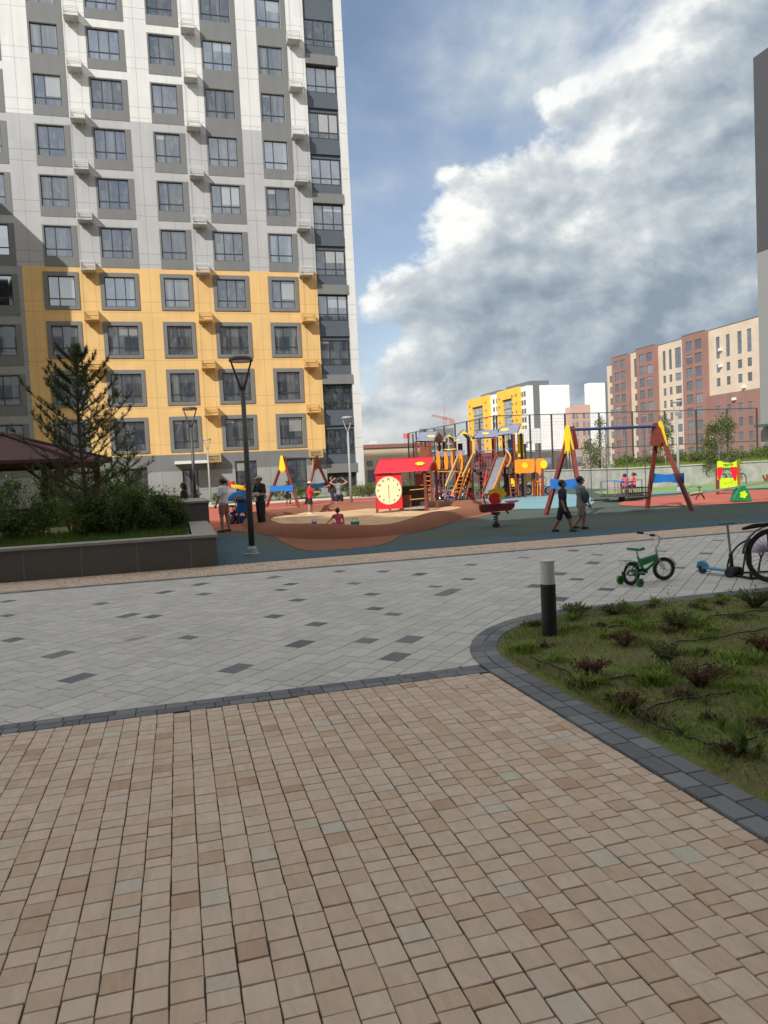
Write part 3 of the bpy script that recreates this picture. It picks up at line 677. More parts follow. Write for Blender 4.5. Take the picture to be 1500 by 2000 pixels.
# ---- distant blocks. Facades face -X (towards the square); local x runs along the street away from the viewer.
def brick(name, c1, c2, mor, s=1.0, bw=.5, rh=.16, ms=.02):
    m = bpy.data.materials.new(name); m.use_nodes = True; t = NT(m.node_tree); co = t.n('ShaderNodeTexCoord').outputs['Object']
    sp_ = t.n('ShaderNodeSeparateXYZ', {0: co}); v = t.n('ShaderNodeCombineXYZ', {0: t.m('ADD', sp_.outputs[0], sp_.outputs[1]), 1: sp_.outputs[2]}).outputs[0]
    br = t.n('ShaderNodeTexBrick', {'Vector': v, 'Color1': (*c1, 1), 'Color2': (*c2, 1), 'Mortar': (*mor, 1), 'Scale': s, 'Mortar Size': ms, 'Brick Width': bw, 'Row Height': rh})
    nz = t.n('ShaderNodeTexNoise', {'Vector': co, 'Scale': .3, 'Detail': 5.0}).outputs[0]; k = t.m('ADD', .8, t.m('MULTIPLY', nz, .4))
    c = t.n('ShaderNodeVectorMath', {0: br.outputs[0], 1: t.n('ShaderNodeCombineXYZ', {0: k, 1: k, 2: k}).outputs[0]}, operation='MULTIPLY').outputs[0]
    t.n('ShaderNodeOutputMaterial', {0: t.n('ShaderNodeBsdfPrincipled', {'Base Color': c, 'Roughness': .85}).outputs[0]}); return m
m_bbeige = brick('beige_brick', (.58, .48, .37), (.54, .45, .34), (.5, .42, .33)); m_bred = brick('red_brick', (.27, .135, .115), (.235, .12, .10), (.25, .16, .14))  # brick tones paled and muted to stand in for distance haze
m_wslab = brick('white_slab_cladding', (.74, .74, .73), (.71, .71, .70), (.50, .50, .50), 1.0, 2.4, 1.2, .03)
m_dglass = glass_mat('distant_glass', (.045, .05, .055), .7, 1.6, 3.0)
m_dframe = mat('distant_window_frame', (.12, .11, .10), .6); m_tframe = mat('timber_brown_frame', (.20, .12, .10), .6)
def street_block(name, label, xpl, y0, secs, group=None):
    """secs: (y_near, y_far, height, proud, wall material fn(z)->index list, windows [(y, wd, [(z0,z1)...])])"""
    th = thing(name, label, 'building', (xpl, y0, 0), radians(90), group)   # local x -> grid +y, local -y -> grid +x ... so facade is at local +y
    return th
def side_face(mb, ya, yb, z0, z1, x, holes, depth, mi):
    # face in plane x facing -X, coordinates local (x, y, z), reveals go +x
    ysb = sorted(set([ya, yb]+[v_ for h in holes for v_ in h[:2]])); zsb = sorted(set([z0, z1]+[v_ for h in holes for v_ in h[2:4]]))
    for i in range(len(ysb)-1):
        for j in range(len(zsb)-1):
            cy, cz = (ysb[i]+ysb[i+1])/2, (zsb[j]+zsb[j+1])/2
            if any(h[0] < cy < h[1] and h[2] < cz < h[3] for h in holes): continue
            mb.add([(x, ysb[i], zsb[j]), (x, ysb[i+1], zsb[j]), (x, ysb[i+1], zsb[j+1]), (x, ysb[i], zsb[j+1])], [(3, 2, 1, 0)], mi(cy, cz) if callable(mi) else mi)
    for (a, b, c, d) in holes:
        X1 = x+depth; mm = mi((a+b)/2, (c+d)/2) if callable(mi) else mi
        mb.add([(x, a, c), (X1, a, c), (X1, a, d), (x, a, d)], [(0, 1, 2, 3)], mm); mb.add([(x, b, c), (X1, b, c), (X1, b, d), (x, b, d)], [(3, 2, 1, 0)], mm)
        mb.add([(x, a, d), (x, b, d), (X1, b, d), (X1, a, d)], [(0, 1, 2, 3)], mm); mb.add([(x, a, c), (x, b, c), (X1, b, c), (X1, a, c)], [(3, 2, 1, 0)], mm)
wcache = {}
def side_win(parent, y, z, wd, ht, mull=1, fm=None, x=.2, mm=None, trans=True):
    key = (round(wd, 2), round(ht, 2), mull, (fm or m_dframe).name)
    if key not in wcache:
        f = MB(); t_ = .09
        f.box(0, .08, 0, wd, 0, t_); f.box(0, .08, 0, wd, ht-t_, ht); f.box(0, .08, 0, t_, t_, ht-t_); f.box(0, .08, wd-t_, wd, t_, ht-t_)
        for q_ in range(mull): yy = wd*(q_+1)/(mull+1); f.box(-.003, .07, yy-.04, yy+.04, t_, ht-t_)
        if trans and ht < 4: f.box(.003, .073, t_, wd-t_, ht*.3-.04, ht*.3+.04)
        elif trans:
            q_ = 1.2
            while q_ < ht-.4: f.box(.003, .073, t_, wd-t_, q_-.05, q_+.05); q_ += 1.5
        o = f.build('window', fm or m_dframe, parent, loc=(x, y, z))
        p = MB(); p.box(.03, .05, .04, wd-.04, .04, ht-.04); p.build('pane', m_dglass, o); wcache[key] = o
    else: dup(wcache[key], (x, y, z), parent=parent)
rbk = thing('brick_apartment_block', 'long beige and red brick apartment block on the right behind the hedge', 'building', (112.8, 123.4, 0))
FH = 2.95
def tops(n, z0=1.2): return [z0+FH*i for i in range(n)]
count = 0
def section(ya, yb, zt, proud, cols_, kind, n=9, tall=False):
    mb = MB(); hs = []; x = -proud
    for (yc, wd) in cols_:
        for i in range(n):
            z = 1.3+FH*i
            if tall and i == n-1: continue
            if tall and i == n-2: hs.append((yc, yc+wd, z, z+4.6)); continue
            hs.append((yc, yc+wd, z, z+(1.75 if kind != 'loggia' else 2.1)))
    hs = [h for h in hs if h[3] < zt-.3]
    mi = {'beige': 0, 'loggia': 1, 'split': (lambda y, z: 1 if z < 14.35 else 0)}[kind]
    if kind == 'split':
        # two tone: cut the sheet at the colour change
        hs_ = hs+[]; side_face(mb, ya, yb, 0, 14.35, x, [h for h in hs if h[3] <= 14.35], .25, 1); side_face(mb, ya, yb, 14.35, zt, x, [h for h in hs if h[2] >= 14.35], .25, 0)
        hs = [h for h in hs if h[3] <= 14.35 or h[2] >= 14.35]
    else: side_face(mb, ya, yb, 0, zt, x, hs, .25, mi)
    i0 = mi if not callable(mi) else 1
    mb.add([(x, ya, 0), (14, ya, 0), (14, ya, zt), (x, ya, zt)], [(0, 1, 2, 3)], i0); mb.add([(x, yb, 0), (14, yb, 0), (14, yb, zt), (x, yb, zt)], [(3, 2, 1, 0)], i0)
    mb.add([(x, ya, zt), (14, ya, zt), (14, yb, zt), (x, yb, zt)], [(0, 1, 2, 3)], i0)
    mb.box(x-.06, x+.2, ya, yb, zt+.004, zt+.16, 2)
    mb.build('wall', [m_bbeige, m_bred, m_dframe], rbk)
    for h in hs: side_win(rbk, h[0], h[2], h[1]-h[0], h[3]-h[2], 1, m_tframe if kind == 'loggia' else m_dframe, x+.12)
    return hs
section(-.2, 14.4, 28.35, 0, [(1.9, 1.25), (4.6, 1.25), (8.0, 1.15), (11.0, 1.15)], 'split', 9, True)
section(14.42, 22.0, 28.5, .9, [(15.6, 2.2), (18.6, 2.2)], 'loggia', 9)
section(22.02, 31.9, 28.2, 0, [(23.6, 2.2), (26.9, 1.1), (29.2, 1.1)], 'beige', 9, True)
section(31.92, 39.5, 28.5, .9, [(33.1, 2.2), (36.1, 2.2)], 'loggia', 9)
section(39.52, 43.2, 28.2, 0, [(40.6, 1.2)], 'beige', 9, True)
section(43.22, 50.3, 28.1, .9, [(44.2, 2.1), (47.0, 2.1)], 'loggia', 9)
section(50.32, 54.0, 26.6, 0, [(51.3, 1.6)], 'beige', 8)
m_dish = mat('dish_white', (.65, .65, .63), .5)
for (yy, zz) in ((6.4, 12.6), (10.1, 23.4), (13.0, 8.0), (13.2, 5.0), (3.6, 14.8), (10.2, 20.0)):
    mb = MB(); mb.box(-.55, -.02, 0, .75, 0, .6); mb.build('condenser_unit', m_dish, rbk, loc=(0, yy, zz))

m_dish = mat('dish_white', (.65, .65, .63), .5)
# yellow and white block far away
yb_ = thing('yellow_white_block', 'distant yellow-framed apartment block with blank white gable', 'building', (118, 235, 0))
m_y2 = mat('far_yellow_render', (.80, .45, .05), .7, .08, .3); m_dk2 = mat('far_slate_render', (.13, .14, .15), .7); m_ol = mat('far_olive_side', (.22, .22, .12), .7)
mb = MB(); mb.box(0, 16.2, .0, 52, 0, 28.4); mb.build('wall', m_wslab, yb_)
mb = MB(); mb.box(2.2, 4.6, -.06, .0, .1, 28.7); mb.build('dark_strip', m_dk2, yb_)
mb = MB(); mb.box(1.5, 9, 1.0, 20, 28.41, 30.1); mb.build('roof_room', m_dk2, yb_)
mb = MB(); mb.box(1.5, 8, 26, 44, 28.41, 29.9); mb.build('roof_room', m_dk2, yb_)
for (ya, yb2) in ((4.7, 22.6), (31.0, 51.6)):
    f = MB(); f.box(-1.2, 0, ya, ya+5.2, 0, 28.6); f.box(-1.2, 0, yb2-4.4, yb2, 0, 28.6); f.box(-1.2, 0, ya+5.2, yb2-4.4, 25.2, 28.6); fr = f.build('yellow_frame', m_y2, yb_)
    f = MB(); f.box(-.5, 0, ya+5.21, yb2-4.41, 0, 25.19); f.build('loggia_panel', m_dk2, yb_)
    for i in range(8):
        for q_ in range(4):
            wy = (yb2-4.4-ya-5.2)/4; side_win(yb_, ya+5.3+q_*wy, 1.3+FH*i, wy*.72, 2.3, 1, m_dish, -.62)
for (yy) in (1.2, 3.1, 24.4, 27.4):
    for i in range(9): side_win(yb_, yy, 1.3+FH*i, 1.3, 1.7, 0, m_dframe, -.14)
for ya in (5.4, 8.6, 19.6, 32.0, 48.4):
    for i in range(9):
        mb = MB(); mb.box(-1.5, -1.22, ya+.5, ya+1.1, 2.0+FH*i, 2.6+FH*i)
        if (ya, i) == (5.4, 0): ac0 = mb.build('condenser_unit', m_dk2, yb_)
        elif ac0: dup(ac0, (0, ya-5.4, FH*i), parent=yb_)
# white slab and pink block between
ws = thing('white_slab_block', 'narrow blank white gable beside the brick apartment block', 'building', (139, 230, 0))
mb = MB(); mb.box(0, 14, 0, 3.0, 0, 28.3); mb.build('wall', m_wslab, ws); mb = MB(); mb.box(6.3, 7.5, -.08, -.001, .1, 28.5); mb.build('dark_strip', m_dk2, ws)
pk = thing('pink_brick_block', 'low pinkish brick apartment block between two white gables', 'building', (131, 230.5, 0))
m_pink = brick('pink_brick', (.50, .32, .26), (.46, .29, .24), (.4, .3, .25))
mb = MB(); mb.box(1.2, 4.0, 0, 4, 0, 20.3); mb.box(4.01, 7.9, -.8, 4, 0, 20.9); mb.build('wall', m_pink, pk)
for xx, yy in ((1.5, -.1), (2.8, -.1), (5.0, -.9), (6.6, -.9)):
    for i in range(6):
        mb = MB(); mb.box(0, .9, 0, .08, 0, 1.7); o = mb.build('window', m_dglass, pk, loc=(xx, yy, 1.6+FH*i))
# low sand-coloured shop building
sb = thing('low_shop_building', 'low sand-coloured building with red roof edge beside the tower corner', 'building', (24, 100, 0))
m_sandw = mat('sand_render', (.50, .40, .28), .85, .1, .3)
mb = MB(); mb.box(-6, 11, 0, 20, 0, 4.75); mb.build('wall', m_sandw, sb); mb = MB(); mb.box(-6.2, 11.2, -.2, 20, 4.76, 5.25); mb.build('roof_edge', mat('roof_red', (.25, .11, .08), .8), sb)
for i, (xx, zz, ww, hh) in enumerate([(1.4, 2.3, .85, .75), (3.0, 2.3, .85, .75), (4.6, 2.3, .85, .75), (6.2, 2.3, .85, .75)]):
    fo = MB(); fo.box(0, ww, -.05, 0, 0, hh); fo.build('window', m_dglass, sb, loc=(xx, -.003, zz))
mb = MB(); mb.box(1.5, 4.8, -.3, -.01, 0, 1.8); mb.build('entrance', m_dk2, sb)
mb = MB(); mb.box(2, 3, -.02, .3, 5.3, 5.8); mb.build('roof_unit', m_dish, sb)
cb = thing('pale_mall_building', 'low pinkish building behind the sports court', 'building', (33.5, 88, 0))
mb = MB(); mb.box(0, 22, 0, 16, 0, 3.1); mb.build('wall', mat('mall_render', (.42, .33, .29), .85, .1, .3), cb)
for i in range(9):
    mb = MB(); mb.box(0, 1.2, -.06, 0, 0, 1.2); mb.build('window', m_dglass, cb, loc=(1+i*2.3, -.003, 1.0))
# unfinished frame, crane, billboard far away
m_conc = mat('raw_concrete', (.34, .33, .31), .9, .15, .2)
def far_thing(px, py, Y): p = DP(px, py, Y); g_ = RZ@p; return g_
u0 = far_thing(858, 905, 420)
ub = thing('unfinished_building', 'grey unfinished concrete building far away under the red crane', 'building', (u0.x, u0.y, 0), -A)
mb = MB()
for i in range(6): mb.box(-9, 9, 0, 14, i*3.6, i*3.6+.5)
for xx in (-9, -5.5, -2, 2, 5.5, 8.4): mb.box(xx, xx+.6, .1, .7, .5, 18)
mb.box(-8.5, 8.5, 3, 13.5, .5, 17.9); mb.build('concrete_frame', m_conc, ub)
mb = MB(); mb.box(-1, 9, 0, 14, 19.2, 23.5); mb.box(-10, -6, 0, 6, 18.6, 24); mb.build('roof_storey', m_dk2, ub)
c0 = far_thing(872, 905, 460)
cr = thing('tower_crane', 'small red tower crane on the horizon above the unfinished building', 'crane', (c0.x, c0.y, 0), -A)
m_crane = mat('crane_red', (.40, .16, .13), .6)
def lattice(mb, p0, p1, w_, n):
    p0, p1 = Vector(p0), Vector(p1); d = p1-p0; u = Vector((0, 1, 0)); v_ = d.cross(u).normalized()
    cs = [u*a_*w_+v_*b_*w_ for a_, b_ in ((-1, -1), (1, -1), (1, 1), (-1, 1))]
    for c_ in cs: mb.bar(p0+c_, p1+c_, .28)
    for i in range(n):
        a_ = p0+d*(i/n); b_ = p0+d*((i+1)/n)
        for k in range(4): mb.bar(a_+cs[k], b_+cs[(k+1) % 4], .18)
mb = MB(); lattice(mb, (0, 0, 0), (0, 0, 33), .9, 14); mb.build('mast', m_crane, cr)
mb = MB(); lattice(mb, (4, 0, 31), (-8, 0, 34), .5, 8); mb.bar((0, 0, 33), (0, 0, 39), .4); mb.bar((0, 0, 39), (-7, 0, 34), .12); mb.bar((0, 0, 39), (4, 0, 31.5), .12); mb.build('jib', m_crane, cr)
mb = MB(); mb.box(3, 6, -1, 1, 28.5, 31); mb.build('counterweight', m_crane, cr)
s0 = far_thing(797, 905, 300)
sg = thing('rooftop_sign', 'small red rooftop sign far away left of the play towers', 'sign', (s0.x, s0.y, 0), -A)
mb = MB(); mb.box(-.9, -.7, 0, .2, 0, 14); mb.box(.9, 1.1, 0, .2, 0, 14); mb.build('post', m_dk2, sg)
mb = MB(); mb.box(-1.4, 1.4, -.1, .1, 14, 16); mb.build('panel', mat('sign_red', (.5, .10, .12), .6), sg)

# ================================================================== PLANTS
m_bark = mat('bark', (.075, .058, .045), .9, .3, 12, .6); m_barkl = mat('pale_bark', (.30, .28, .24), .9, .3, 12, .4)
m_pine = leaf_mat('pine_needles', (.045, .065, .022), (.11, .13, .045), .2)
m_leafd = leaf_mat('dark_leaves', (.040, .065, .018), (.09, .14, .03), .3)
m_leafl = leaf_mat('light_leaves', (.075, .13, .025), (.16, .22, .05), .35)
m_leafy = leaf_mat('olive_leaves', (.085, .115, .035), (.17, .20, .07), .35)
m_red = leaf_mat('rusty_leaves', (.11, .050, .028), (.17, .10, .05), .2)
m_grass = leaf_mat('grass_blades', (.13, .20, .028), (.24, .33, .055), .3)
m_dry = leaf_mat('dry_grass_blades', (.20, .17, .09), (.10, .11, .04), .2)
def leaf(mb, p, sz, r_, asp=.55, upb=.0):
    d = Vector((r_.gauss(0, 1), r_.gauss(0, 1), r_.gauss(0, 1)+upb)).normalized(); a = d.orthogonal().normalized()
    a.rotate(Matrix.Rotation(r_.uniform(0, 2*pi), 3, d)); s_ = sz*r_.uniform(.6, 1.3)
    b = d*s_; c = a*s_*asp*.5
    mb.add([p, p+b*.5+c, p+b, p+b*.5-c], [(0, 1, 2, 3)])
def crown(mb, clumps, n, sz, r_, asp=.55, upb=0, shell=.55):
    tot = sum(c[1]**2 for c in clumps)
    for c in clumps:
        cc = Vector(c[0]); k = int(n*c[1]**2/tot)
        for _ in range(k):
            d = Vector((r_.gauss(0, 1), r_.gauss(0, 1), r_.gauss(0, 1))).normalized()*c[1]*(shell+(1-shell)*r_.random()**.5)*r_.uniform(.75, 1.12)
            if len(c) > 2: d.z *= c[2]
            leaf(mb, cc+d, sz, r_, asp, upb)
def bush(name, label, loc, rx, rz_, n, sz, m, group, r_, nc=9, cat='shrub', asp=.55, upb=.3):
    th = thing(name, label, cat, loc, r_.uniform(0, 6), group)
    st = MB()
    cl = []
    for i in range(nc):
        a = r_.uniform(0, 2*pi); q_ = r_.random()**.5*rx*.72; z = rz_*r_.uniform(.25, .82)*(1-.35*q_/rx)
        rr = rx*r_.uniform(.26, .42); p = (q_*cos(a), q_*sin(a), z); cl.append((p, rr, .85)); st.tube([(p[0]*.1, p[1]*.1, -.03), (p[0]*.5, p[1]*.5, z*.5), p], [.014, .010, .004], 5)
    st.build('stem', m_bark, th)
    mb = MB(); crown(mb, cl, n, sz, r_, asp, upb, .45)
    for _ in range(n//14):
        a = r_.uniform(0, 2*pi); q_ = r_.random()**.5*rx; leaf(mb, Vector((q_*cos(a), q_*sin(a), rz_*r_.uniform(.55, 1.12)*(1-.4*(q_/rx)**2))), sz*1.2, r_, asp*.7, 1.2)
    mb.build('foliage', m, th); return th
# --- raised granite planter on the left
m_granite = bpy.data.materials.new('planter_granite'); m_granite.use_nodes = True; t = NT(m_granite.node_tree); co = t.n('ShaderNodeTexCoord').outputs['Object']
sp_ = t.n('ShaderNodeSeparateXYZ', {0: co}); nz = t.n('ShaderNodeTexNoise', {'Vector': co, 'Scale': 40.0, 'Detail': 4.0, 'Roughness': .7}).outputs[0]; n4 = t.n('ShaderNodeTexNoise', {'Vector': co, 'Scale': 1.3, 'Detail': 5.0}).outputs[0]
fr = t.m('FRACT', t.m('DIVIDE', t.m('ADD', sp_.outputs[0], sp_.outputs[1]), .93)); jl = t.m('LESS_THAN', t.m('ABSOLUTE', t.m('SUBTRACT', fr, .5)), .010)
k = t.m('ADD', .45, t.m('ADD', t.m('MULTIPLY', nz, .5), t.m('MULTIPLY', n4, .5)))
c = t.n('ShaderNodeVectorMath', {0: (.095, .092, .085), 1: t.n('ShaderNodeCombineXYZ', {0: k, 1: k, 2: k}).outputs[0]}, operation='MULTIPLY').outputs[0]
c = t.mix(t.m('MULTIPLY', jl, .6), c, (.19, .18, .16, 1))
t.n('ShaderNodeOutputMaterial', {0: t.n('ShaderNodeBsdfPrincipled', {'Base Color': c, 'Roughness': .55}).outputs[0]})
m_cap = mat('planter_cap_stone', (.26, .25, .23), .7, .12, 6, .2, bscale=60)
pl = thing('raised_planter', 'long low granite planter wall with pale coping on the left', 'planter', (0.62, 13.9, 0))
mb = MB(); mb.box(-14, 0, 0, .34, 0, .53); mb.box(-.34, 0, .345, 4.8, 0, .53); mb.build('wall', m_granite, pl)
mb = MB(); mb.box(-14, .025, -.03, .40, .534, .585); mb.box(-.42, .025, .402, 4.82, .534, .585); mb.build('coping', m_cap, pl, bevel=.006)
mb = MB(); mb.box(-14, -.43, .41, 14, .35, .44); mb.build('planter_soil', m_soil, pl)
bk = thing('raised_planter', 'taller square granite planter block behind the long planter wall', 'planter', (0.62, 18.75, 0))
mb = MB(); mb.box(-.85, .08, 0, 3.2, 0, 1.02); mb.box(-1.4, -.86, .0, .3, 0, 1.02); mb.build('wall', m_granite, bk)
mb = MB(); mb.box(-.88, .11, -.03, 3.23, 1.024, 1.075); mb.box(-1.42, -.89, -.03, .33, 1.024, 1.075); mb.build('coping', m_cap, bk, bevel=.006)
r_ = random.Random(5); mb = MB()
for _ in range(26000):
    x = r_.uniform(-7.5, .12); y = 14.32+r_.random()**1.6*4.4
    h = r_.uniform(.08, .22)*(1.0+.4*mnoise.noise(Vector((x*2, y*2, 0)))); a = r_.uniform(0, 6.28); b_ = r_.uniform(.01, .08)
    mb.add([(x-.007*cos(a), y-.007*sin(a), .43), (x+.007*cos(a), y+.007*sin(a), .43), (x+b_*cos(a+1.5), y+b_*sin(a+1.5), .43+h)], [(0, 1, 2)])
tag(mb.build('planter_grass', leaf_mat('planter_grass_blades', (.05, .10, .012), (.12, .20, .03), .3)), 'long green grass inside the raised planter', kind='stuff')
bl = [(-6.6, 16.4, .95, 1.15, 'bushy dark shrub at the far left of the planter, cut by the photo edge'), (-5.3, 16.0, .8, 1.0, 'large dark green shrub behind the planter grass, second from the photo edge'), (-4.2, 16.3, .75, 1.05, 'dark rounded shrub two places left of the pine trunk'),
      (-3.2, 17.6, .7, 1.0, 'green shrub just behind and left of the pine trunk'), (-1.55, 16.6, .55, .95, 'dense near black shrub right of the pine trunk'), (-1.05, 17.2, .62, .92, 'loose green shrub between the dark shrub and planter corner'), (-.35, 17.6, .58, .85, 'shrub with yellowish tips filling the planter corner'),
      (-6.2, 18.9, .9, 1.3, 'shrub with light green top under the gazebo eave at far left'), (-4.6, 18.9, .9, 1.25, 'tall shrub in the back row before the gazebo posts'), (-2.6, 19.6, .8, 1.25, 'back row shrub directly behind the pine trunk'), (-1.2, 19.6, .7, 1.15, 'lighter green back row shrub nearest the granite block')]
for i, (x, y, rx, rz_, lb) in enumerate(bl):
    bush('shrub', lb, (x, y, .42), rx*1.08, rz_*1.18, 6500 if y < 18 else 5200, .055, m_leafd if y < 18.5 else m_leafl, 'shrubs in the raised planter', random.Random(20+i), 12)
for i, (x, y) in enumerate([(-9.2, 28.6), (-7.7, 28.9), (-6.3, 28.6), (-4.9, 28.9), (-3.5, 28.6), (-2.2, 28.8), (-1.5, 26.8), (-1.9, 24.2), (-1.6, 21.8)]):
    bush('shrub', ['tall shrub behind the gazebo at the far left edge', 'second tall shrub from the left behind the gazebo', 'third tall shrub from the left behind the gazebo', 'fourth tall shrub from the left, behind the middle of the gazebo', 'fifth tall shrub from the left behind the gazebo', 'tall shrub behind the right gazebo post', 'sunlit yellow green shrub right of the gazebo', 'yellow green shrub above the granite block by the gazebo', 'leafy shrub beside the woman in black behind the planter'][i], (x, y, .0), 1.05 if i < 6 else .8, 3.0 if i < 6 else 1.55, 4200 if i < 6 else 2600, .085, m_leafd if i < 6 else m_leafl, 'shrubs around the gazebo', random.Random(420+i), 12)
# --- pine tree
pt = thing('pine_tree', 'young pine tree with upturned tufted branches in the raised planter', 'tree', (-1.98, 17.55, .42))
r_ = random.Random(11); tr = MB(); nd = MB(); HT = 3.98
def needles(p, d, L, n, nl):
    for _ in range(n):
        t_ = r_.random(); q_ = p+d*(L*t_); dd = (d*.9+Vector((r_.gauss(0, .55), r_.gauss(0, .55), r_.gauss(0, .55)))).normalized(); l = nl*r_.uniform(.6, 1.1)
        a = dd.orthogonal().normalized(); a.rotate(Matrix.Rotation(r_.uniform(0, 6.3), 3, dd)); nd.add([q_-a*.0045, q_+a*.0045, q_+dd*l], [(0, 1, 2)])
tpts = [Vector((.02*sin(z*2), .03*cos(z*1.3)-.03, z)) for z in [HT*i/12 for i in range(13)]]
tr.tube(tpts, [.062*(1-.86*i/12)+.004 for i in range(13)], 8)
z = .75
while z < HT-.12:
    nb = r_.choice((4, 5, 5)); a0 = r_.uniform(0, 6.3)
    f_ = (z-.6)/(HT-.6); Lb = (1.12 if f_ < .38 else 1.12-(f_-.38)*1.25)*r_.uniform(.85, 1.1)
    for i in range(nb):
        a = a0+2*pi*i/nb+r_.uniform(-.35, .35); L = Lb*r_.uniform(.7, 1.15); up = .12+.40*f_
        base = Vector((.02*sin(z*2), 0, z)); dirh = Vector((cos(a), sin(a), 0)); pts = []
        for q_ in range(7): s_ = q_/6; pts.append(base+dirh*(L*s_)+Vector((0, 0, L*(up*s_+.45*s_*s_))))
        tr.tube(pts, [.020*(1-.8*q_/6)*(1.2-f_) for q_ in range(7)], 5)
        for q_ in range(2, 7):
            p0 = pts[q_-1]; d = (pts[q_]-p0).normalized(); needles(p0, d, (pts[q_]-p0).length, 34, .10)
            if q_ < 7:
                for sd in (-1, 1):
                    if r_.random() < .8:
                        sdv = (d*.7+Vector((-sin(a), cos(a), 0))*sd*.8+Vector((0, 0, .35))).normalized(); ls = L*.28*r_.uniform(.5, 1.1)*(1.3-q_/8)
                        tr.tube([pts[q_], pts[q_]+sdv*ls], [.007, .003], 4); needles(pts[q_]+sdv*ls*.1, (sdv+Vector((r_.gauss(0, .25), r_.gauss(0, .25), r_.gauss(0, .2)))).normalized(), ls*.95, 54, .08)
                        e_ = pts[q_]+sdv*ls; needles(e_, (sdv+Vector((0, 0, .6))).normalized(), .07, 20, .09)
        e_ = pts[-1]; needles(e_, Vector((dirh.x*.3, dirh.y*.3, 1)).normalized(), .10, 30, .095)
    z += r_.uniform(.22, .34)*(1.2-.4*f_)
needles(Vector((0, 0, HT-.5)), Vector((0, 0, 1)), .55, 220, .10)
tr.build('trunk', m_bark, pt, smooth=True); nd.build('crown', m_pine, pt)
pt2 = thing('pine_tree', 'small low pine behind the gazebo roof, right of the big pine', 'tree', (-1.35, 22.8, .42)); r_ = random.Random(12); tr = MB(); nd = MB()
tr.tube([(0, 0, 0), (0, 0, 2.2)], [.04, .01], 6); z = .6
while z < 2.2:
    a0 = r_.uniform(0, 6.3)
    for i in range(5):
        a = a0+i*1.257+r_.uniform(-.3, .3); L = (1.0-.33*z)*r_.uniform(.7, 1.1); d = Vector((cos(a), sin(a), .55)).normalized(); tr.tube([(0, 0, z), Vector((0, 0, z))+d*L], [.012, .004], 4)
        for q_ in range(4): needles(Vector((0, 0, z))+d*L*(.25+q_*.2), (d+Vector((r_.gauss(0, .4), r_.gauss(0, .4), .3))).normalized(), .2, 30, .09)
    z += .25
tr.build('trunk', m_bark, pt2); nd.build('crown', m_pine, pt2)

# --- gazebo with a red tiled roof
gz = thing('gazebo', 'timber gazebo with dark red tiled hip roof behind the planter', 'gazebo', (-5.05, 24.9, 0))
m_rooft = bpy.data.materials.new('red_roof_tiles'); m_rooft.use_nodes = True; t = NT(m_rooft.node_tree); co = t.n('ShaderNodeTexCoord').outputs['Object']
br = t.n('ShaderNodeTexBrick', {'Vector': co, 'Color1': (.075, .028, .025, 1), 'Color2': (.055, .022, .02, 1), 'Mortar': (.07, .03, .025, 1), 'Scale': 1.0, 'Brick Width': .25, 'Row Height': .22, 'Mortar Size': .02})
t.n('ShaderNodeOutputMaterial', {0: t.n('ShaderNodeBsdfPrincipled', {'Base Color': br.outputs[0], 'Roughness': .8}).outputs[0]})
m_timb = mat('reddish_timber', (.15, .07, .045), .75, .25, 8, .3)
NG = 6; Rg = 3.15; mb = MB(); ring_ = [(Rg*cos(2*pi*i/NG+.25), Rg*sin(2*pi*i/NG+.25), 2.38) for i in range(NG)]
for i in range(NG):
    j = (i+1) % NG; mb.add([ring_[i], ring_[j], (0, 0, 3.25)], [(0, 1, 2)]); mb.add([tuple(Vector(ring_[i])-Vector((0, 0, .1))), tuple(Vector(ring_[j])-Vector((0, 0, .1))), ring_[j], ring_[i]], [(0, 1, 2, 3)])
mb.build('roof', m_rooft, gz)
mb = MB(); 
for i in range(NG): mb.tube([Vector(ring_[i])+Vector((0, 0, .02)), (0, 0, 3.29)], .06, 6)
mb.build('ridge_tiles', m_rooft, gz)
for i in range(NG):
    a = 2*pi*i/NG+.25; mb = MB(); x, y = 2.66*cos(a), 2.66*sin(a); mb.box(x-.09, x+.09, y-.09, y+.09, 0, 2.3)
    for dx in (-1, 1): a2 = a+dx*.22; mb.bar((x, y, 1.75), (2.66*cos(a2), 2.66*sin(a2), 2.25), .08)
    mb.build('post', m_timb, gz)
mb = MB()
for i in range(NG):
    j = (i+1) % NG; a, b = 2*pi*i/NG+.25, 2*pi*j/NG+.25; mb.bar((2.66*cos(a), 2.66*sin(a), 2.24), (2.66*cos(b), 2.66*sin(b), 2.24), .12)
    if i != 4: mb.bar((2.8*cos(a), 2.8*sin(a), .85), (2.8*cos(b), 2.8*sin(b), .85), .06, .1); mb.bar((2.6*cos(a), 2.6*sin(a), .45), (2.6*cos(b), 2.6*sin(b), .45), .35, .05)
mb.build('rails_and_bench', m_timb, gz)

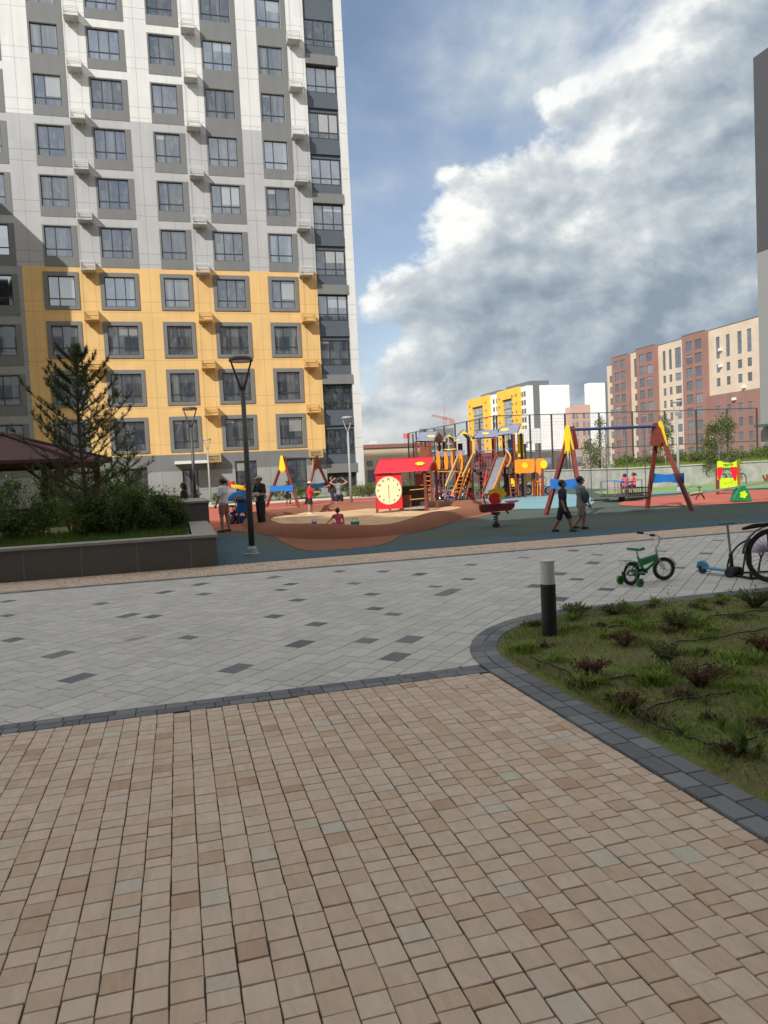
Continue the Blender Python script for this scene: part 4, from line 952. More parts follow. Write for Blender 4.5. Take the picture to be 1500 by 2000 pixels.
# --- bed planting on the right
r_ = random.Random(3); mb = MB(); mb2 = MB()
def dens(x, y): return .5+.5*mnoise.noise(Vector((x*.9+4, y*.9, 0)))+.35*mnoise.noise(Vector((x*3, y*3, 7)))
cnt = 0
while cnt < 120000:
    x = 2.5+r_.random()**1.25*6.2; y = r_.uniform(1.4, 6.9)
    if not in_bed(x, y, .02): continue
    d_ = dens(x, y)
    if y < 3.2 and x < 3.4: d_ *= .75
    if r_.random() > d_*1.25: 
        cnt += 1; continue
    e_ = min(1, (x-2.48)/.1); h = r_.uniform(.012, .045)*(1+1.0*max(0, d_-.5)); a = r_.uniform(0, 6.28); b_ = h*r_.uniform(.3, 1.3); wv = .0027
    z0 = .0+soil_h(x, y)
    tgt = mb if r_.random() < .75 else mb2
    tgt.add([(x-wv*cos(a), y-wv*sin(a), z0), (x+wv*cos(a), y+wv*sin(a), z0), (x+b_*cos(a+1.5), y+b_*sin(a+1.5), z0+h)], [(0, 1, 2)]); cnt += 1
tag(mb.build('bed_grass', m_grass), 'short sparse green grass and moss over the planted bed', kind='stuff')
tag(mb2.build('dry_grass', m_dry), 'short dry straw blades scattered over the planted bed', kind='stuff')
q9 = random.Random(17); mb3 = MB(); mb4 = MB(); cc = []
for _ in range(190): cc.append((2.55+q9.random()**1.1*5.2, q9.uniform(1.9, 6.85), q9.uniform(.04, .22), q9.random()))
for (x0, y0, rr, kk) in cc:
    if not in_bed(x0, y0, .06): continue
    for _ in range(int(60+900*rr)):
        a = q9.uniform(0, 6.28); d = abs(q9.gauss(0, rr*.6)); x, y = x0+d*cos(a), y0+d*sin(a)
        if not in_bed(x, y, .015): continue
        h = q9.uniform(.015, .07)*(1.1-min(1, d/(rr*1.6))*.6)*(1.5 if kk > .75 else .9); a = q9.uniform(0, 6.28); b_ = h*q9.uniform(.4, 1.4); wv = q9.uniform(.002, .007); z0 = soil_h(x, y)
        p0 = Vector((x, y, z0)); p2 = Vector((x+b_*cos(a), y+b_*sin(a), z0+h)); pm = p0.lerp(p2, .5)+Vector((0, 0, h*.15)); sd = Vector((-sin(a), cos(a), 0))*wv
        (mb3 if kk > .35 else mb4).add([p0, pm+sd, p2, pm-sd], [(0, 1, 2, 3)])
tag(mb3.build('ground_weeds', m_grass), 'patchy green ground weeds and clover spread through the planted bed', kind='stuff')
tag(mb4.build('dry_weeds', leaf_mat('brown_weeds', (.13, .085, .04), (.12, .11, .05), .2)), 'patchy brownish ground weeds spread through the planted bed', kind='stuff')
def sprig(name, lab, loc, h, w_, n, m, seed, lf=.03, cat='shrub', grp=None, asp=.5):
    q = random.Random(seed); th = thing(name, lab, cat, loc, q.uniform(0, 6), grp); st = MB(); lv = MB()
    for i in range(n):
        a = q.uniform(0, 6.3); L = h*q.uniform(.55, 1.05); e = Vector((cos(a)*w_*q.uniform(.2, 1), sin(a)*w_*q.uniform(.2, 1), L)); mid = e*.5+Vector((0, 0, .03))
        st.tube([(0, 0, -.01), mid, e], [.0035, .0025, .0012], 4)
        for k in range(11):
            t_ = .25+.75*k/10; p = (mid*2*t_) if t_ < .5 else mid.lerp(e, t_*2-1)
            for _ in range(3): leaf(lv, p+Vector((q.gauss(0, .008), q.gauss(0, .008), q.gauss(0, .008))), lf, q, asp, .6)
    st.build('stem', m_bark, th); lv.build('foliage', m, th); return th
def weed(name, lab, loc, h, n, m, seed, wv=.02, cat='plant', grp=None):
    q = random.Random(seed); th = thing(name, lab, cat, loc, q.uniform(0, 6), grp); lv = MB()
    for i in range(n):
        a = q.uniform(0, 6.3); L = h*q.uniform(.6, 1.1); out = L*q.uniform(.35, 1.0); P_ = []
        for k in range(6):
            t_ = k/5; P_.append((Vector((cos(a)*out*t_, sin(a)*out*t_, L*(t_*1.25-.45*t_*t_))), wv*sin(pi*min(1, t_*.9+.08))*.5))
        sd = Vector((-sin(a), cos(a), 0)); vs = []; fs = []
        for p, ww in P_: vs += [p-sd*ww, p+sd*ww]
        for k in range(5): fs.append((2*k, 2*k+1, 2*k+3, 2*k+2))
        lv.add(vs, fs)
    lv.build('leaves', m, th); return th
def gb(x, y): p = G(x, y, .04); return (p.x, p.y, .02)
rs = [((1160, 1316), .17, .13, 'rusty red dwarf shrub nearest the bollard side hose corner'), ((1218, 1258), .14, .13, 'rusty red dwarf shrub just behind the bollard to its right'), ((1365, 1338), .22, .17, 'largest rusty red dwarf shrub in the middle of the bed'), ((1228, 1382), .13, .11, 'low brown dwarf shrub by the bed edge near the hose corner'), ((1492, 1270), .18, .16, 'rusty dwarf shrub at the right photo edge of the bed')]
for i, (p, h, w_, lb) in enumerate(rs): sprig('dwarf_shrub', lb, gb(*p), h*.72, w_*1.25, 40, m_red, 40+i, .019, grp='rusty dwarf shrubs in the bed')
gs = [((1300, 1292), .2, .17, 'dark green dwarf shrub between the two hose lines'), ((1322, 1226), .2, .16, 'green dwarf shrub near the back of the bed'), ((1126, 1200), .15, .16, 'small green dwarf shrub beside the bollard'), ((1475, 1185), .24, .22, 'bushy green shrub in the far right of the bed'), ((1200, 1196), .10, .16, 'low green tuft on the back edge right of the bollard')]
for i, (p, h, w_, lb) in enumerate(gs): sprig('dwarf_shrub', lb, gb(*p), h*.78, w_*1.25, 46, m_leafy if i != 3 else m_leafd, 60+i, .021, grp='green dwarf shrubs in the bed')
ws_ = [((1455, 1468), .22, 11, .035, 'tall bright weed with long leaves at the front of the bed'), ((1330, 1430), .14, 16, .014, 'grassy green weed right of the hose corner'), ((1052, 1302), .09, 7, .016, 'tiny bright green weed beside the paved border'), ((1180, 1238), .11, 9, .016, 'bright green weed behind the bollard'), ((1410, 1420), .15, 14, .016, 'light green weed clump in the front half of the bed'), ((1480, 1480), .16, 12, .02, 'green weed at the right photo edge'), ((1378, 1372), .10, 12, .012, 'thin green weed below the largest rusty shrub'), ((1100, 1290), .07, 10, .010, 'thin weed near the lower hose')]
for i, (p, h, n, wv, lb) in enumerate(ws_): weed('weed', lb, gb(*p), h, n, m_leafl, 80+i, wv, grp='weeds in the bed')
th = thing('tall_weed', 'thin tall seeding weed on the back kerb of the bed before the bicycle', 'plant', gb(1306, 1186)); q = random.Random(4); st = MB(); lv = MB()
st.tube([(0, 0, 0), (.01, 0, .12), (-.005, 0, .22)], [.003, .002, .001], 4)
for i in range(7): z = .08+i*.02; a = q.uniform(0, 6); e = Vector((cos(a)*.05, sin(a)*.05, z+.03)); st.tube([(0, 0, z), e], [.0012, .0008], 3); [leaf(lv, e, .018, q) for _ in range(3)]
st.build('stem', m_leafy, th); lv.build('leaves', m_leafy, th)
m_hose = mat('black_hose', (.012, .012, .012), .5)
hz = [([(1036, 1284), (1085, 1300), (1140, 1330)], 'short black irrigation hose slanting by the paved border'), ([(1140, 1330), (1250, 1316), (1320, 1308), (1410, 1290), (1500, 1268)], 'black irrigation hose across the middle of the bed'),
      ([(1238, 1391), (1300, 1370), (1390, 1357), (1500, 1336)], 'black irrigation hose running right from the hose corner'), ([(1238, 1391), (1290, 1416), (1360, 1444), (1420, 1455), (1500, 1425)], 'black irrigation hose curving along the front of the bed'),
      ([(1322, 1253), (1400, 1243), (1500, 1228)], 'black irrigation hose behind the green dwarf shrub'), ([(1190, 1224), (1290, 1212), (1400, 1202), (1500, 1190)], 'rearmost black irrigation hose near the back kerb')]
for pts, lb in hz:
    P_ = [G(x, y, .05) for x, y in pts]; P_ = spline([(p.x, p.y, .038+soil_h(p.x, p.y)*.6) for p in P_], 6, False)
    mb = MB(); mb.tube([p+Vector((.006*sin(i*.9), .008*cos(i*.7), -.006+.006*sin(i*1.7))) for i, p in enumerate(P_)], .0065, 6); tag(mb.build('irrigation_hose', m_hose, smooth=True), lb, 'hose', 'irrigation hoses in the bed')

# --- retaining wall, hedge and trees on the right
m_cwall = mat('concrete_wall', (.36, .36, .33), .85, .22, 1.6, .3, bscale=12)
rw = thing('retaining_wall', 'low curved pale concrete retaining wall behind the big swing', 'wall', (0, 0, 0))
mb = MB(); mb.prism([(22.6, 33.8, 0), (60, 33.8, 0), (60, 34.1, 0), (22.9, 34.1, 0), (22.9, 44, 0), (22.6, 44, 0)], (0, 0, 1.06)); fixn(mb.build('wall', m_cwall, rw))
mb = MB(); mb.prism([(22.55, 33.75, 1.064), (60, 33.75, 1.064), (60, 34.15, 1.064), (22.95, 34.15, 1.064), (22.95, 44.05, 1.064), (22.55, 44.05, 1.064)], (0, 0, .06)); fixn(mb.build('coping', mat('wall_coping', (.45, .44, .40), .8, .1, 2), rw))
mb = MB(); mb.prism([(22.91, 34.11, .3), (60, 34.11, .3), (60, 44.2, .3), (22.91, 44.0, .3)], (0, 0, .68)); o = fixn(mb.build('raised_lawn', m_lawn)); tag(o, kind='structure')
r_ = random.Random(9); mb = MB()
for _ in range(14000):
    x = r_.uniform(23.0, 46); y = 34.2+r_.random()*2.2; h = r_.uniform(.12, .38)*(1+.5*mnoise.noise(Vector((x*.7, y, 0)))); a = r_.uniform(0, 6.28); b_ = r_.uniform(.02, .12)
    mb.add([(x-.018*cos(a), y-.018*sin(a), .97), (x+.018*cos(a), y+.018*sin(a), .97), (x+b_*cos(a+1.5), y+b_*sin(a+1.5), .97+h)], [(0, 1, 2)])
tag(mb.build('wall_top_grass', leaf_mat('wall_grass_blades', (.14, .21, .03), (.24, .30, .06), .35)), 'bright green grass on top of the retaining wall', kind='stuff')  # brighter, yellower blades than the planter grass
hx = 24.2; i = 0; r_ = random.Random(31)
hl = ['leftmost', 'second', 'third', 'fourth', 'fifth', 'sixth', 'seventh', 'eighth', 'ninth', 'tenth', 'eleventh', 'twelfth', 'thirteenth', 'fourteenth']
while hx < 44 and i < 14:
    rz_ = r_.uniform(.75, 1.25)+(.35 if i > 7 else 0)
    if hx > 27.5 or i == 0 or True:
        bush('hedge_shrub', '%s from the left of the hedge shrubs above the concrete wall' % hl[i], (hx, 36.6+r_.uniform(-.3, .4), .95), r_.uniform(.8, 1.1), rz_, 2400, .10, m_leafy if i % 3 else m_leafl, 'hedge above the retaining wall', random.Random(100+i), 10)
    hx += r_.uniform(1.25, 1.6); i += 1
def tree(lab, loc, h, rw_, n, m, seed, z0=.25, bark=None, sz=.13, grp=None, pyr=.6, upb=.4):
    q = random.Random(seed); th = thing('tree', lab, 'tree', loc, 0, grp); tr = MB(); tr.tube([(0, 0, 0), (.04, .02, h*.4), (0, 0, h*.95)], [.05*h/4, .035*h/4, .008], 7); cl = []
    for i in range(int(20+h*6)):
        f_ = z0+(1-z0)*q.random(); a = q.uniform(0, 6.3); R = rw_*(1-pyr*(f_-z0)/(1-z0))*q.uniform(.35, 1); p = Vector((cos(a)*R, sin(a)*R, h*f_)); tr.tube([(0, 0, max(.1, h*f_-R*.8)), p], [.014, .005], 5); cl.append((p, rw_*q.uniform(.28, .5), 1.0))
    tr.build('trunk', bark or m_barkl, th); mb = MB(); crown(mb, cl, n, sz, q, .5, upb, .35); mb.build('crown', m, th); return th
p = W(*DP(1404, 900, 40)[:2]); tree('bushy olive green tree above the wall near the puppet theatre panel', (p.x, p.y, .95), 2.55, 1.0, 6500, m_leafy, 1, .02, sz=.10, pyr=.45)
p = W(*DP(1175, 900, 43)[:2]); tree('young tree with pale leaves seen under the swing beam', (p.x, p.y, .6), 3.3, .7, 1500, m_leafy, 2, .12, sz=.09, pyr=.85)
p = W(*DP(1300, 900, 42)[:2]); tree('slim light green tree behind the right swing frame', (p.x, p.y, .95), 2.9, .55, 1500, m_leafy, 3, .12, sz=.09)
p = W(*DP(1155, 900, 45)[:2]); tree('thin sparse tree beside the court fence left of the swing beam', (p.x, p.y, .3), 2.4, .8, 1500, m_leafy, 6, .15)
# plants at the foot of the tower
r_ = random.Random(77); lb = ['leftmost', 'second', 'third', 'fourth', 'fifth', 'sixth', 'seventh', 'eighth', 'ninth', 'tenth', 'eleventh', 'twelfth']
for i in range(12):
    x = -2.5+i*1.25+r_.uniform(-.3, .3)
    bush('border_shrub', '%s from the left of the low shrubs along the foot of the tower' % lb[i], (x, 48.0+r_.uniform(-.3, .3), .03), r_.uniform(.5, .75), r_.uniform(.6, 1.0), 700, .11, (m_leafl, m_leafy)[i % 2], 'low shrubs at the foot of the tower', random.Random(300+i), 7)
for i, (px_, w_) in enumerate(((702, .8), (722, .9), (742, .8), (800, .7), (815, .8))):
    p = W(*DP(px_, 900, 46)[:2]); bush('border_shrub', ['grey green shrub at the tower corner', 'shrub with pale flowers left of the playhouse', 'yellowish shrub touching the playhouse outline', 'shrub seen over the playhouse roof end', 'green shrub left of the play tower posts'][i], (p.x, p.y, 0), w_, .95, 700, .11, m_leafy, 'shrubs by the shop building path', random.Random(320+i), 7)

# ================================================================== LAMPS, BOLLARD, FENCE
m_pole = mat('dark_pole', (.055, .057, .055), .5, .1, 3); m_gpole = mat('grey_pole', (.30, .31, .31), .45, .08, 3); m_lens = mat('lamp_lens', (.55, .50, .45), .3)
def ring_lamp(label, loc, m, top=3.95, group='ring headed lamp posts', rz=0):
    th = thing('street_lamp', label, 'street lamp', loc, rz, group); b = MB(); b.tube([(0, 0, 0), (0, 0, .05), (0, 0, .06), (0, 0, .14), (0, 0, .2)], [.15, .15, .115, .10, .06], 16); b.build('base', m_gpole, th, smooth=False)
    b = MB(); b.tube([(0, 0, .12), (0, 0, 1.6), (0, 0, top-.62)], [.062, .055, .045], 14)
    b.build('pole', m, th, smooth=True)
    b = MB()
    for s_ in (-1, 1): b.tube([(0, 0, top-.66), (s_*.07, 0, top-.48), (s_*.19, 0, top-.10), (s_*.20, 0, top-.03)], [.042, .026, .018, .018], 8)
    b.build('fork', m, th, smooth=True)
    b = MB(); P_ = [(.235, -.035), (.245, -.01), (.235, .03), (.19, .055), (.05, .062)]; n = 28; vs = []
    for r__, z in P_: vs += [(r__*cos(2*pi*k/n), r__*sin(2*pi*k/n), top-.02+z) for k in range(n)]
    fs = [(i*n+k, i*n+(k+1) % n, (i+1)*n+(k+1) % n, (i+1)*n+k) for i in range(len(P_)-1) for k in range(n)]; fs.append(tuple((len(P_)-1)*n+k for k in range(n))); 
    b.add(vs, fs); b.build('lamp_head', m, th, smooth=True)
    b = MB(); b.tube([(0, 0, top-.05), (0, 0, top-.035)], [.20, .225], 28); b.build('lens', m_lens, th); return th
def gl(px, py): p = G(px, py); return (p.x, p.y, 0)
ring_lamp('nearest dark lamp post with ring head standing by the planter corner', gl(493, 1085), m_pole, 3.98, rz=-A)
p = W(*DP(377, 900, 24.9)[:2]); ring_lamp('dark ring headed lamp post behind the granite planter block', (p.x, p.y, 0), m_pole, 3.98, rz=-A+.2)
ring_lamp('thin grey lamp post before the tower entrance', gl(412, 987), m_gpole, 4.0, rz=-A)
ring_lamp('grey lamp post at the right corner of the tower', gl(687, 993), m_gpole, 4.0, rz=-A+.1)
ring_lamp('grey lamp post right of the big swing in front of the wall', gl(1326, 960), m_gpole, 4.05, rz=-A)
bo = thing('bollard_light', 'black bollard light with white top standing in the bed corner', 'bollard', gl(1074, 1246))
b = MB(); b.tube([(0, 0, -.02), (0, 0, .498)], .068, 40); b.build('post', mat('bollard_black', (.018, .02, .022), .45, .15, 8), bo, smooth=False)
b = MB(); b.tube([(0, 0, .50), (0, 0, .70)], .064, 40); b.build('diffuser', mat('bollard_white', (.62, .62, .60), .35), bo)
b = MB(); b.tube([(0, 0, .7), (0, 0, .712), (0, 0, .716)], [.067, .067, .06], 40); b.build('cap', mat('bollard_cap', (.5, .5, .49), .4), bo)
for o in bo.children:
    for f in o.data.polygons: f.use_smooth = False
fn = thing('sports_court_fence', 'tall grey wire mesh fence of the sports court behind the playground', 'fence', (19.8, 44.3, 0)); FHt = 4.75
def fpost(x, y, h=FHt, w_=.09):
    b = MB(); b.box(x-w_/2, x+w_/2, y-w_/2, y+w_/2, 0, h); b.build('post', m_pole, fn)
for i in range(9): fpost(i*2.55, 0)
fpost(.25, .1); fpost(4.2, .15); 
for i in range(1, 9): fpost(0, i*2.3)
for i in range(6): fpost(i*3.0, 17, 4.6)
for z in (.1, 2.4, FHt): 
    b = MB(); b.bar((0, 0, z), (20.4, 0, z), .05); b.bar((0, 0, z), (0, 18.4, z), .05); b.build('rail', m_pole, fn)
m_wire = mat('mesh_wire', (.14, .15, .15), .6)
b = MB(); xx = .12
while xx < 20.4: b.bar((xx, .01, .12), (xx, .01, FHt-.02), .007); xx += .13
xx = .12
while xx < 18.4: b.bar((0, xx, .12), (0, xx, FHt-.02), .007); xx += .16
z = .25
while z < FHt: b.bar((0, .012, z), (20.4, .012, z), .007); b.bar((.004, 0, z), (.004, 18.4, z), .007); z += .2
b.build('wire_mesh', m_wire, fn)
ct = thing('basketball_hoop', 'basketball hoop frame inside the fenced court', 'hoop', (19.8+4.6, 44.3+5, 0), -A)
b = MB(); b.box(-.08, .08, -.08, .08, 0, 3.6); b.bar((0, 0, 3.4), (0, -1.2, 3.7), .1); b.build('post', m_pole, ct); b = MB(); b.box(-.9, .9, -1.3, -1.25, 3.0, 4.05); b.build('backboard', m_dish, ct); b = MB(); b.tube([(.23*cos(k), -1.55+.23*sin(k), 3.1) for k in [i*.52 for i in range(12)]], .02, 5, closed=True); b.build('ring', m_crane, ct)

# ================================================================== PLAYGROUND
m_rbrown = mat('red_brown_timber', (.17, .035, .025), .5, .2, 6, .2); m_yel = mat('play_yellow', (.85, .60, .02), .4, .06, 3); m_blue = mat('play_blue', (.015, .16, .52), .4, .08, 3)
m_dblue = mat('beam_navy', (.022, .045, .14), .45, .1, 3); m_orange = mat('play_orange', (.85, .26, .015), .45, .08, 3); m_redp = mat('play_red', (.72, .015, .03), .45, .06, 2)
m_slate = mat('play_slate_roof', (.20, .22, .31), .6, .1, 3); m_steel = mat('steel', (.55, .56, .58), .28, .08, 4, metal=.9); m_chain = mat('chain', (.10, .10, .10), .5, metal=.4)
m_black = mat('black_rubber', (.015, .015, .016), .6); m_green = mat('play_green', (.01, .20, .07), .45, .1, 3); m_lime = mat('play_lime', (.50, .78, .02), .45, .05, 2); m_cream = mat('clock_cream', (.80, .70, .42), .5, .08, 3)
m_whitep = mat('white_plastic', (.70, .70, .70), .4); m_tan = mat('pole_tan', (.50, .36, .10), .5, .15, 6); m_dwood = mat('dark_deck', (.06, .035, .03), .7, .2, 6); m_pinkp = mat('pink_paint', (.70, .16, .28), .4)
m_brownp = mat('brown_panel', (.22, .07, .03), .6, .2, 5); m_planks = mat('grey_planks', (.30, .27, .24), .8, .25, 9)
class Loc:
    def __init__(s, px, Y): s.x0 = DP(px, 1000, Y).x; s.Y = Y; g_ = W(s.x0, Y, 0); s.loc = (g_.x, g_.y, 0); s.rz = -A
    def __call__(s, px, py, dy=0.0): p = DP(px, py, s.Y+dy); return Vector((p.x-s.x0, p.y-s.Y, p.z))
    def gnd(s, px, dy=0.0): p = s(px, 1000, dy); return Vector((p.x, p.y, 0))
def splat(c, r_, nrm_axis='y', n=20, k=6, amp=.28, dep=.012, seed=0):
    q = random.Random(seed); pts = []
    for i in range(n*2): a = pi*i/n; rr = r_*(1-amp+amp*abs(cos(a*k/2+seed))*1.1+q.uniform(-.04, .04)); pts.append((c[0]+rr*cos(a), c[1], c[2]+rr*sin(a)))
    return pts
# ---- big swing (front right)
def swing(name, label, feetA, feetB, apA, apB, board_z, yellow, seats, group=None, deps=None):
    ctr = (Vector(apA)+Vector(apB))/2; base = Vector((ctr.x, ctr.y, 0)); th = thing(name, label, 'swing', base, 0, group)
    P_ = lambda v: Vector(v)-base
    for (f, ap, out) in ((feetA, apA, -1), (feetB, apB, 1)):
        fr_ = MB()
        for q_ in f: MB.bar(fr_, P_(q_), P_(ap)+Vector((0, 0, -.05)), .11, .11)
        fr_.build('a_frame', m_rbrown, th)
        b = MB(); a0 = P_(f[0]).lerp(P_(ap), board_z/ap[2]); a1 = P_(f[1]).lerp(P_(ap), board_z/ap[2]); d = (a1-a0).normalized(); a0 -= d*.12; a1 += d*.12; h = .15
        nrm = d.cross(Vector((0, 0, 1))).normalized()*.02; up = Vector((0, 0, 1))
        n_ = 10; top = []; bot = []
        for i in range(n_+1): t_ = i/n_; e_ = .72+.28*abs(cos(pi*t_)); p = a0.lerp(a1, t_); top.append(p+up*h*e_); bot.append(p-up*h*e_)
        outv = (P_(ap)-Vector((0, 0, 0))); s_ = 1 if (a0.lerp(a1, .5)-Vector((0, 0, 0))).dot(nrm) > 0 else -1
        b.prism([p+nrm*s_*3.2 for p in top+bot[::-1]], nrm*s_); fixn(b.build('crossboard', m_blue, th))
        b = MB(); dd = (P_(f[1])-P_(f[0])).normalized(); ns = dd.cross(up).normalized()
        if ns.dot(P_(ap)) < 0: ns = -ns
        A_ = P_(ap)
        lay = [(-.09, .10), (0, .16), (.09, .10), (.15, -.10), (.22, -.34), (.29, -.60), (.20, -.54), (.15, -.70), (.07, -.58), (0, -.76), (-.07, -.58), (-.15, -.70), (-.20, -.54), (-.29, -.60), (-.22, -.34), (-.15, -.10)]
        b.prism([A_+ns*.075+dd*x+up*z for x, z in lay], ns*.02); fixn(b.build('gable_panel', m_yel if yellow else m_redp, th))
        b = MB(); b.prism([A_-ns*.075+dd*x*.8+up*z for x, z in [(-.13, .10), (.13, .10), (.34, -.50), (.24, -.58), (-.24, -.58), (-.34, -.50)]], -ns*.02); fixn(b.build('bracket_plate', m_rbrown, th))
    b = MB(); b.tube([P_(apA), P_(apB)], .045, 10); b.build('beam', m_dblue, th)
    d = P_(apB)-P_(apA)
    for (t0, t1, sz, kind) in seats:
        a0 = P_(apA)+d*t0; a1 = P_(apA)+d*t1; z = sz; b0 = Vector((a0.x, a0.y, z)); b1 = Vector((a1.x, a1.y, z)); c = MB()
        for (p, q_) in ((a0, b0), (a1, b1)): c.tube([p, q_], .014, 5)
        s_ = MB(); n2_ = (b1-b0).cross(up).normalized()
        if kind == 'flat':
            s_.prism([b0-n2_*.1-up*.02, b1-n2_*.1-up*.02, b1+n2_*.1-up*.02, b0+n2_*.1-up*.02], up*.035)
        else:
            s_.prism([b0-n2_*.16, b1-n2_*.16, b1+n2_*.16, b0+n2_*.16], up*.04)
            for zz in (.18, .34): s_.tube([b0-n2_*.16+up*zz, b1-n2_*.16+up*zz, b1+n2_*.16+up*zz, b0+n2_*.16+up*zz], .016, 6, closed=True)
            for i in range(6): t_ = i/5; s_.tube([b0.lerp(b1, t_)-n2_*.16, b0.lerp(b1, t_)-n2_*.16+up*.34], .010, 4); s_.tube([b0.lerp(b1, t_)+n2_*.16, b0.lerp(b1, t_)+n2_*.16+up*.34], .010, 4)
        so_ = fixn(s_.build('swing_seat', m_black, th)); c.build('chain', m_chain, so_)
    return th
def gpt(px, py, z=0): return G(px, py, z)
fA = [gpt(1066, 1006), gpt(1139, 1011)]; fB = [gpt(1264, 993), gpt(1352, 997)]
mA = (fA[0]+fA[1])/2; mB_ = (fB[0]+fB[1])/2
YA = 24.6
apA = W(*DP(1113, 845, 21.8)); apB = W(*DP(1285, 838, 22.3))
zc = 2.52
apA.z = zc; apB.z = zc
swing('swing_set', 'large swing set with navy beam and red brown frames behind the two walking boys', fA, fB, apA, apB, .95, True, [(.22, .40, .42, 'flat'), (.63, .84, .38, 'basket')])
# ---- small swing far left
fA = [gpt(520, 986), gpt(584, 991)]; fB = [gpt(600, 984), gpt(656, 972)]
apA = W(*DP(553, 900, 37.5)); apB = W(*DP(617, 900, 40.5)); apA.z = apB.z = 2.45
def fz(l, Y): return [W(DP(p[0], 1000, Y+dy).x, Y+dy, 0) for p, dy in l]
swing('swing_set', 'small far swing set with yellow gable near the tower behind the man in black', fz([((521, 0), 1.0), ((584, 0), -1.0)], 37.5), fz([((598, 0), -1.2), ((656, 0), 1.2)], 40.5), apA, apB, .95, True, [(.30, .62, .38, 'flat')])
# ---- playhouse with clock
L = Loc(790, 27.6)
ph = thing('playhouse', 'open red roofed playhouse with big cream clock face in the sandpit', 'playhouse', L.loc, L.rz)
def rect(mb, L_, x0, x1, y0, y1, dy0, dy1, m=None):       # axis aligned box through photo corners at depth dy0, thickness to dy1
    a = L_((x0+x1)/2, y1, dy0); b = L_((x0+x1)/2, y0, dy0); xa = L_(x0, (y0+y1)/2, dy0).x; xb = L_(x1, (y0+y1)/2, dy0).x
    mb.box(xa, xb, dy0, dy1, a.z, b.z, m); return xa, xb, a.z, b.z
mb = MB(); xa, xb, za, zb_ = rect(mb, L, 735, 785, 925, 994, 0, .05); mb.build('clock_panel', m_redp, ph)
for px_ in (737, 783): 
    g_ = L.gnd(px_, .03); mb = MB(); mb.box(g_.x-.045, g_.x+.045, .055, .145, 0, za+.4); mb.build('post', m_rbrown, ph)
for px_, dy in ((833, 0), (855, 1.25), (762, 1.25)):
    g_ = L.gnd(px_, dy); mb = MB(); mb.box(g_.x-.05, g_.x+.05, dy, dy+.1, 0, 1.5); mb.build('post', m_rbrown, ph)
c = L(759, 958, 0); mb = MB(); n = 48; R_ = .50
mb.prism([(c.x+R_*cos(2*pi*i/n), -.022, c.z+R_*1.07*sin(2*pi*i/n)) for i in range(n)], (0, .018, 0)); cf = fixn(mb.build('clock_face', m_cream, ph))
mb = MB(); m_ink = mat('dark_ink', (.03, .04, .03), .6)
mb.tube([(c.x+R_*.98*cos(2*pi*i/n), -.024, c.z+R_*1.05*sin(2*pi*i/n)) for i in range(n)], .006, 4, closed=True)
for i in range(60):
    a = 2*pi*i/60; r0, r1 = R_*(.92 if i % 5 else .88), R_*.95; mb.bar((c.x+r0*cos(a), -.026, c.z+1.05*r0*sin(a)), (c.x+r1*cos(a), -.026, c.z+1.05*r1*sin(a)), .006)
for a, l in ((pi/2, .2), (-pi/2, .30)): mb.bar((c.x, -.03, c.z), (c.x+l*cos(a), -.03, c.z+l*sin(a)), .035, .01)
mb.build('hand', m_ink, cf)
def text(body, size, loc, parent, m, name='lettering', rot=(pi/2, 0, 0), ext=.003, bold=0.0):
    cu = bpy.data.curves.new(name, 'FONT'); cu.body = body; cu.size = size; cu.align_x = 'CENTER'; cu.align_y = 'CENTER'; cu.extrude = ext; cu.offset = bold
    o = bpy.data.objects.new(name, cu); S.collection.objects.link(o); dg = bpy.context.evaluated_depsgraph_get(); me = bpy.data.meshes.new_from_object(o.evaluated_get(dg)); bpy.data.objects.remove(o)
    o = bpy.data.objects.new(name, me); S.collection.objects.link(o); me.materials.clear(); me.materials.append(m); o.location = loc; o.rotation_euler = rot; o.parent = parent; return o
for h_ in range(1, 13):
    a = pi/2-2*pi*h_/12; text(str(h_), .10, (c.x+R_*.78*cos(a), -.027, c.z+R_*.83*sin(a)), cf, m_ink, 'numeral', bold=.004)
# roof of the playhouse (ridge parallel to the wall, slightly swept)
rl = [L(731, 925, -.12), L(836, 919, -.12), L(848, 893, .62), L(741, 899, .62)]
r2_ = [L(731, 925, -.12)+Vector((.45, 1.55, 0)), L(836, 919, -.12)+Vector((.50, 1.55, 0))]
mb = MB(); mb.prism([rl[0], rl[1], rl[2], rl[3]], (0, .02, .03)); fixn(mb.build('roof_panel', m_redp, ph))
mb = MB(); mb.prism([rl[3], rl[2], r2_[1], r2_[0]], (0, -.02, .03)); fixn(mb.build('roof_panel', m_redp, ph))
s_ = (rl[0]+rl[1]+rl[2]+rl[3])/4; ax = (rl[1]-rl[0]).normalized(); ay = (rl[3]-rl[0]); ay = (ay-ax*ay.dot(ax)).normalized(); nn = ax.cross(ay).normalized(); ctr = rl[0]+ax*1.72+ay*.42; q = random.Random(2)
mb = MB(); mb.prism([ctr+nn*.045+(ax*cos(t_)*1.2+ay*sin(t_)*.8)*.15*(.72+.28*abs(cos(3*t_))) for t_ in [2*pi*i/36 for i in range(36)]], nn*.012); fixn(mb.build('roof_emblem', m_yel, ph))
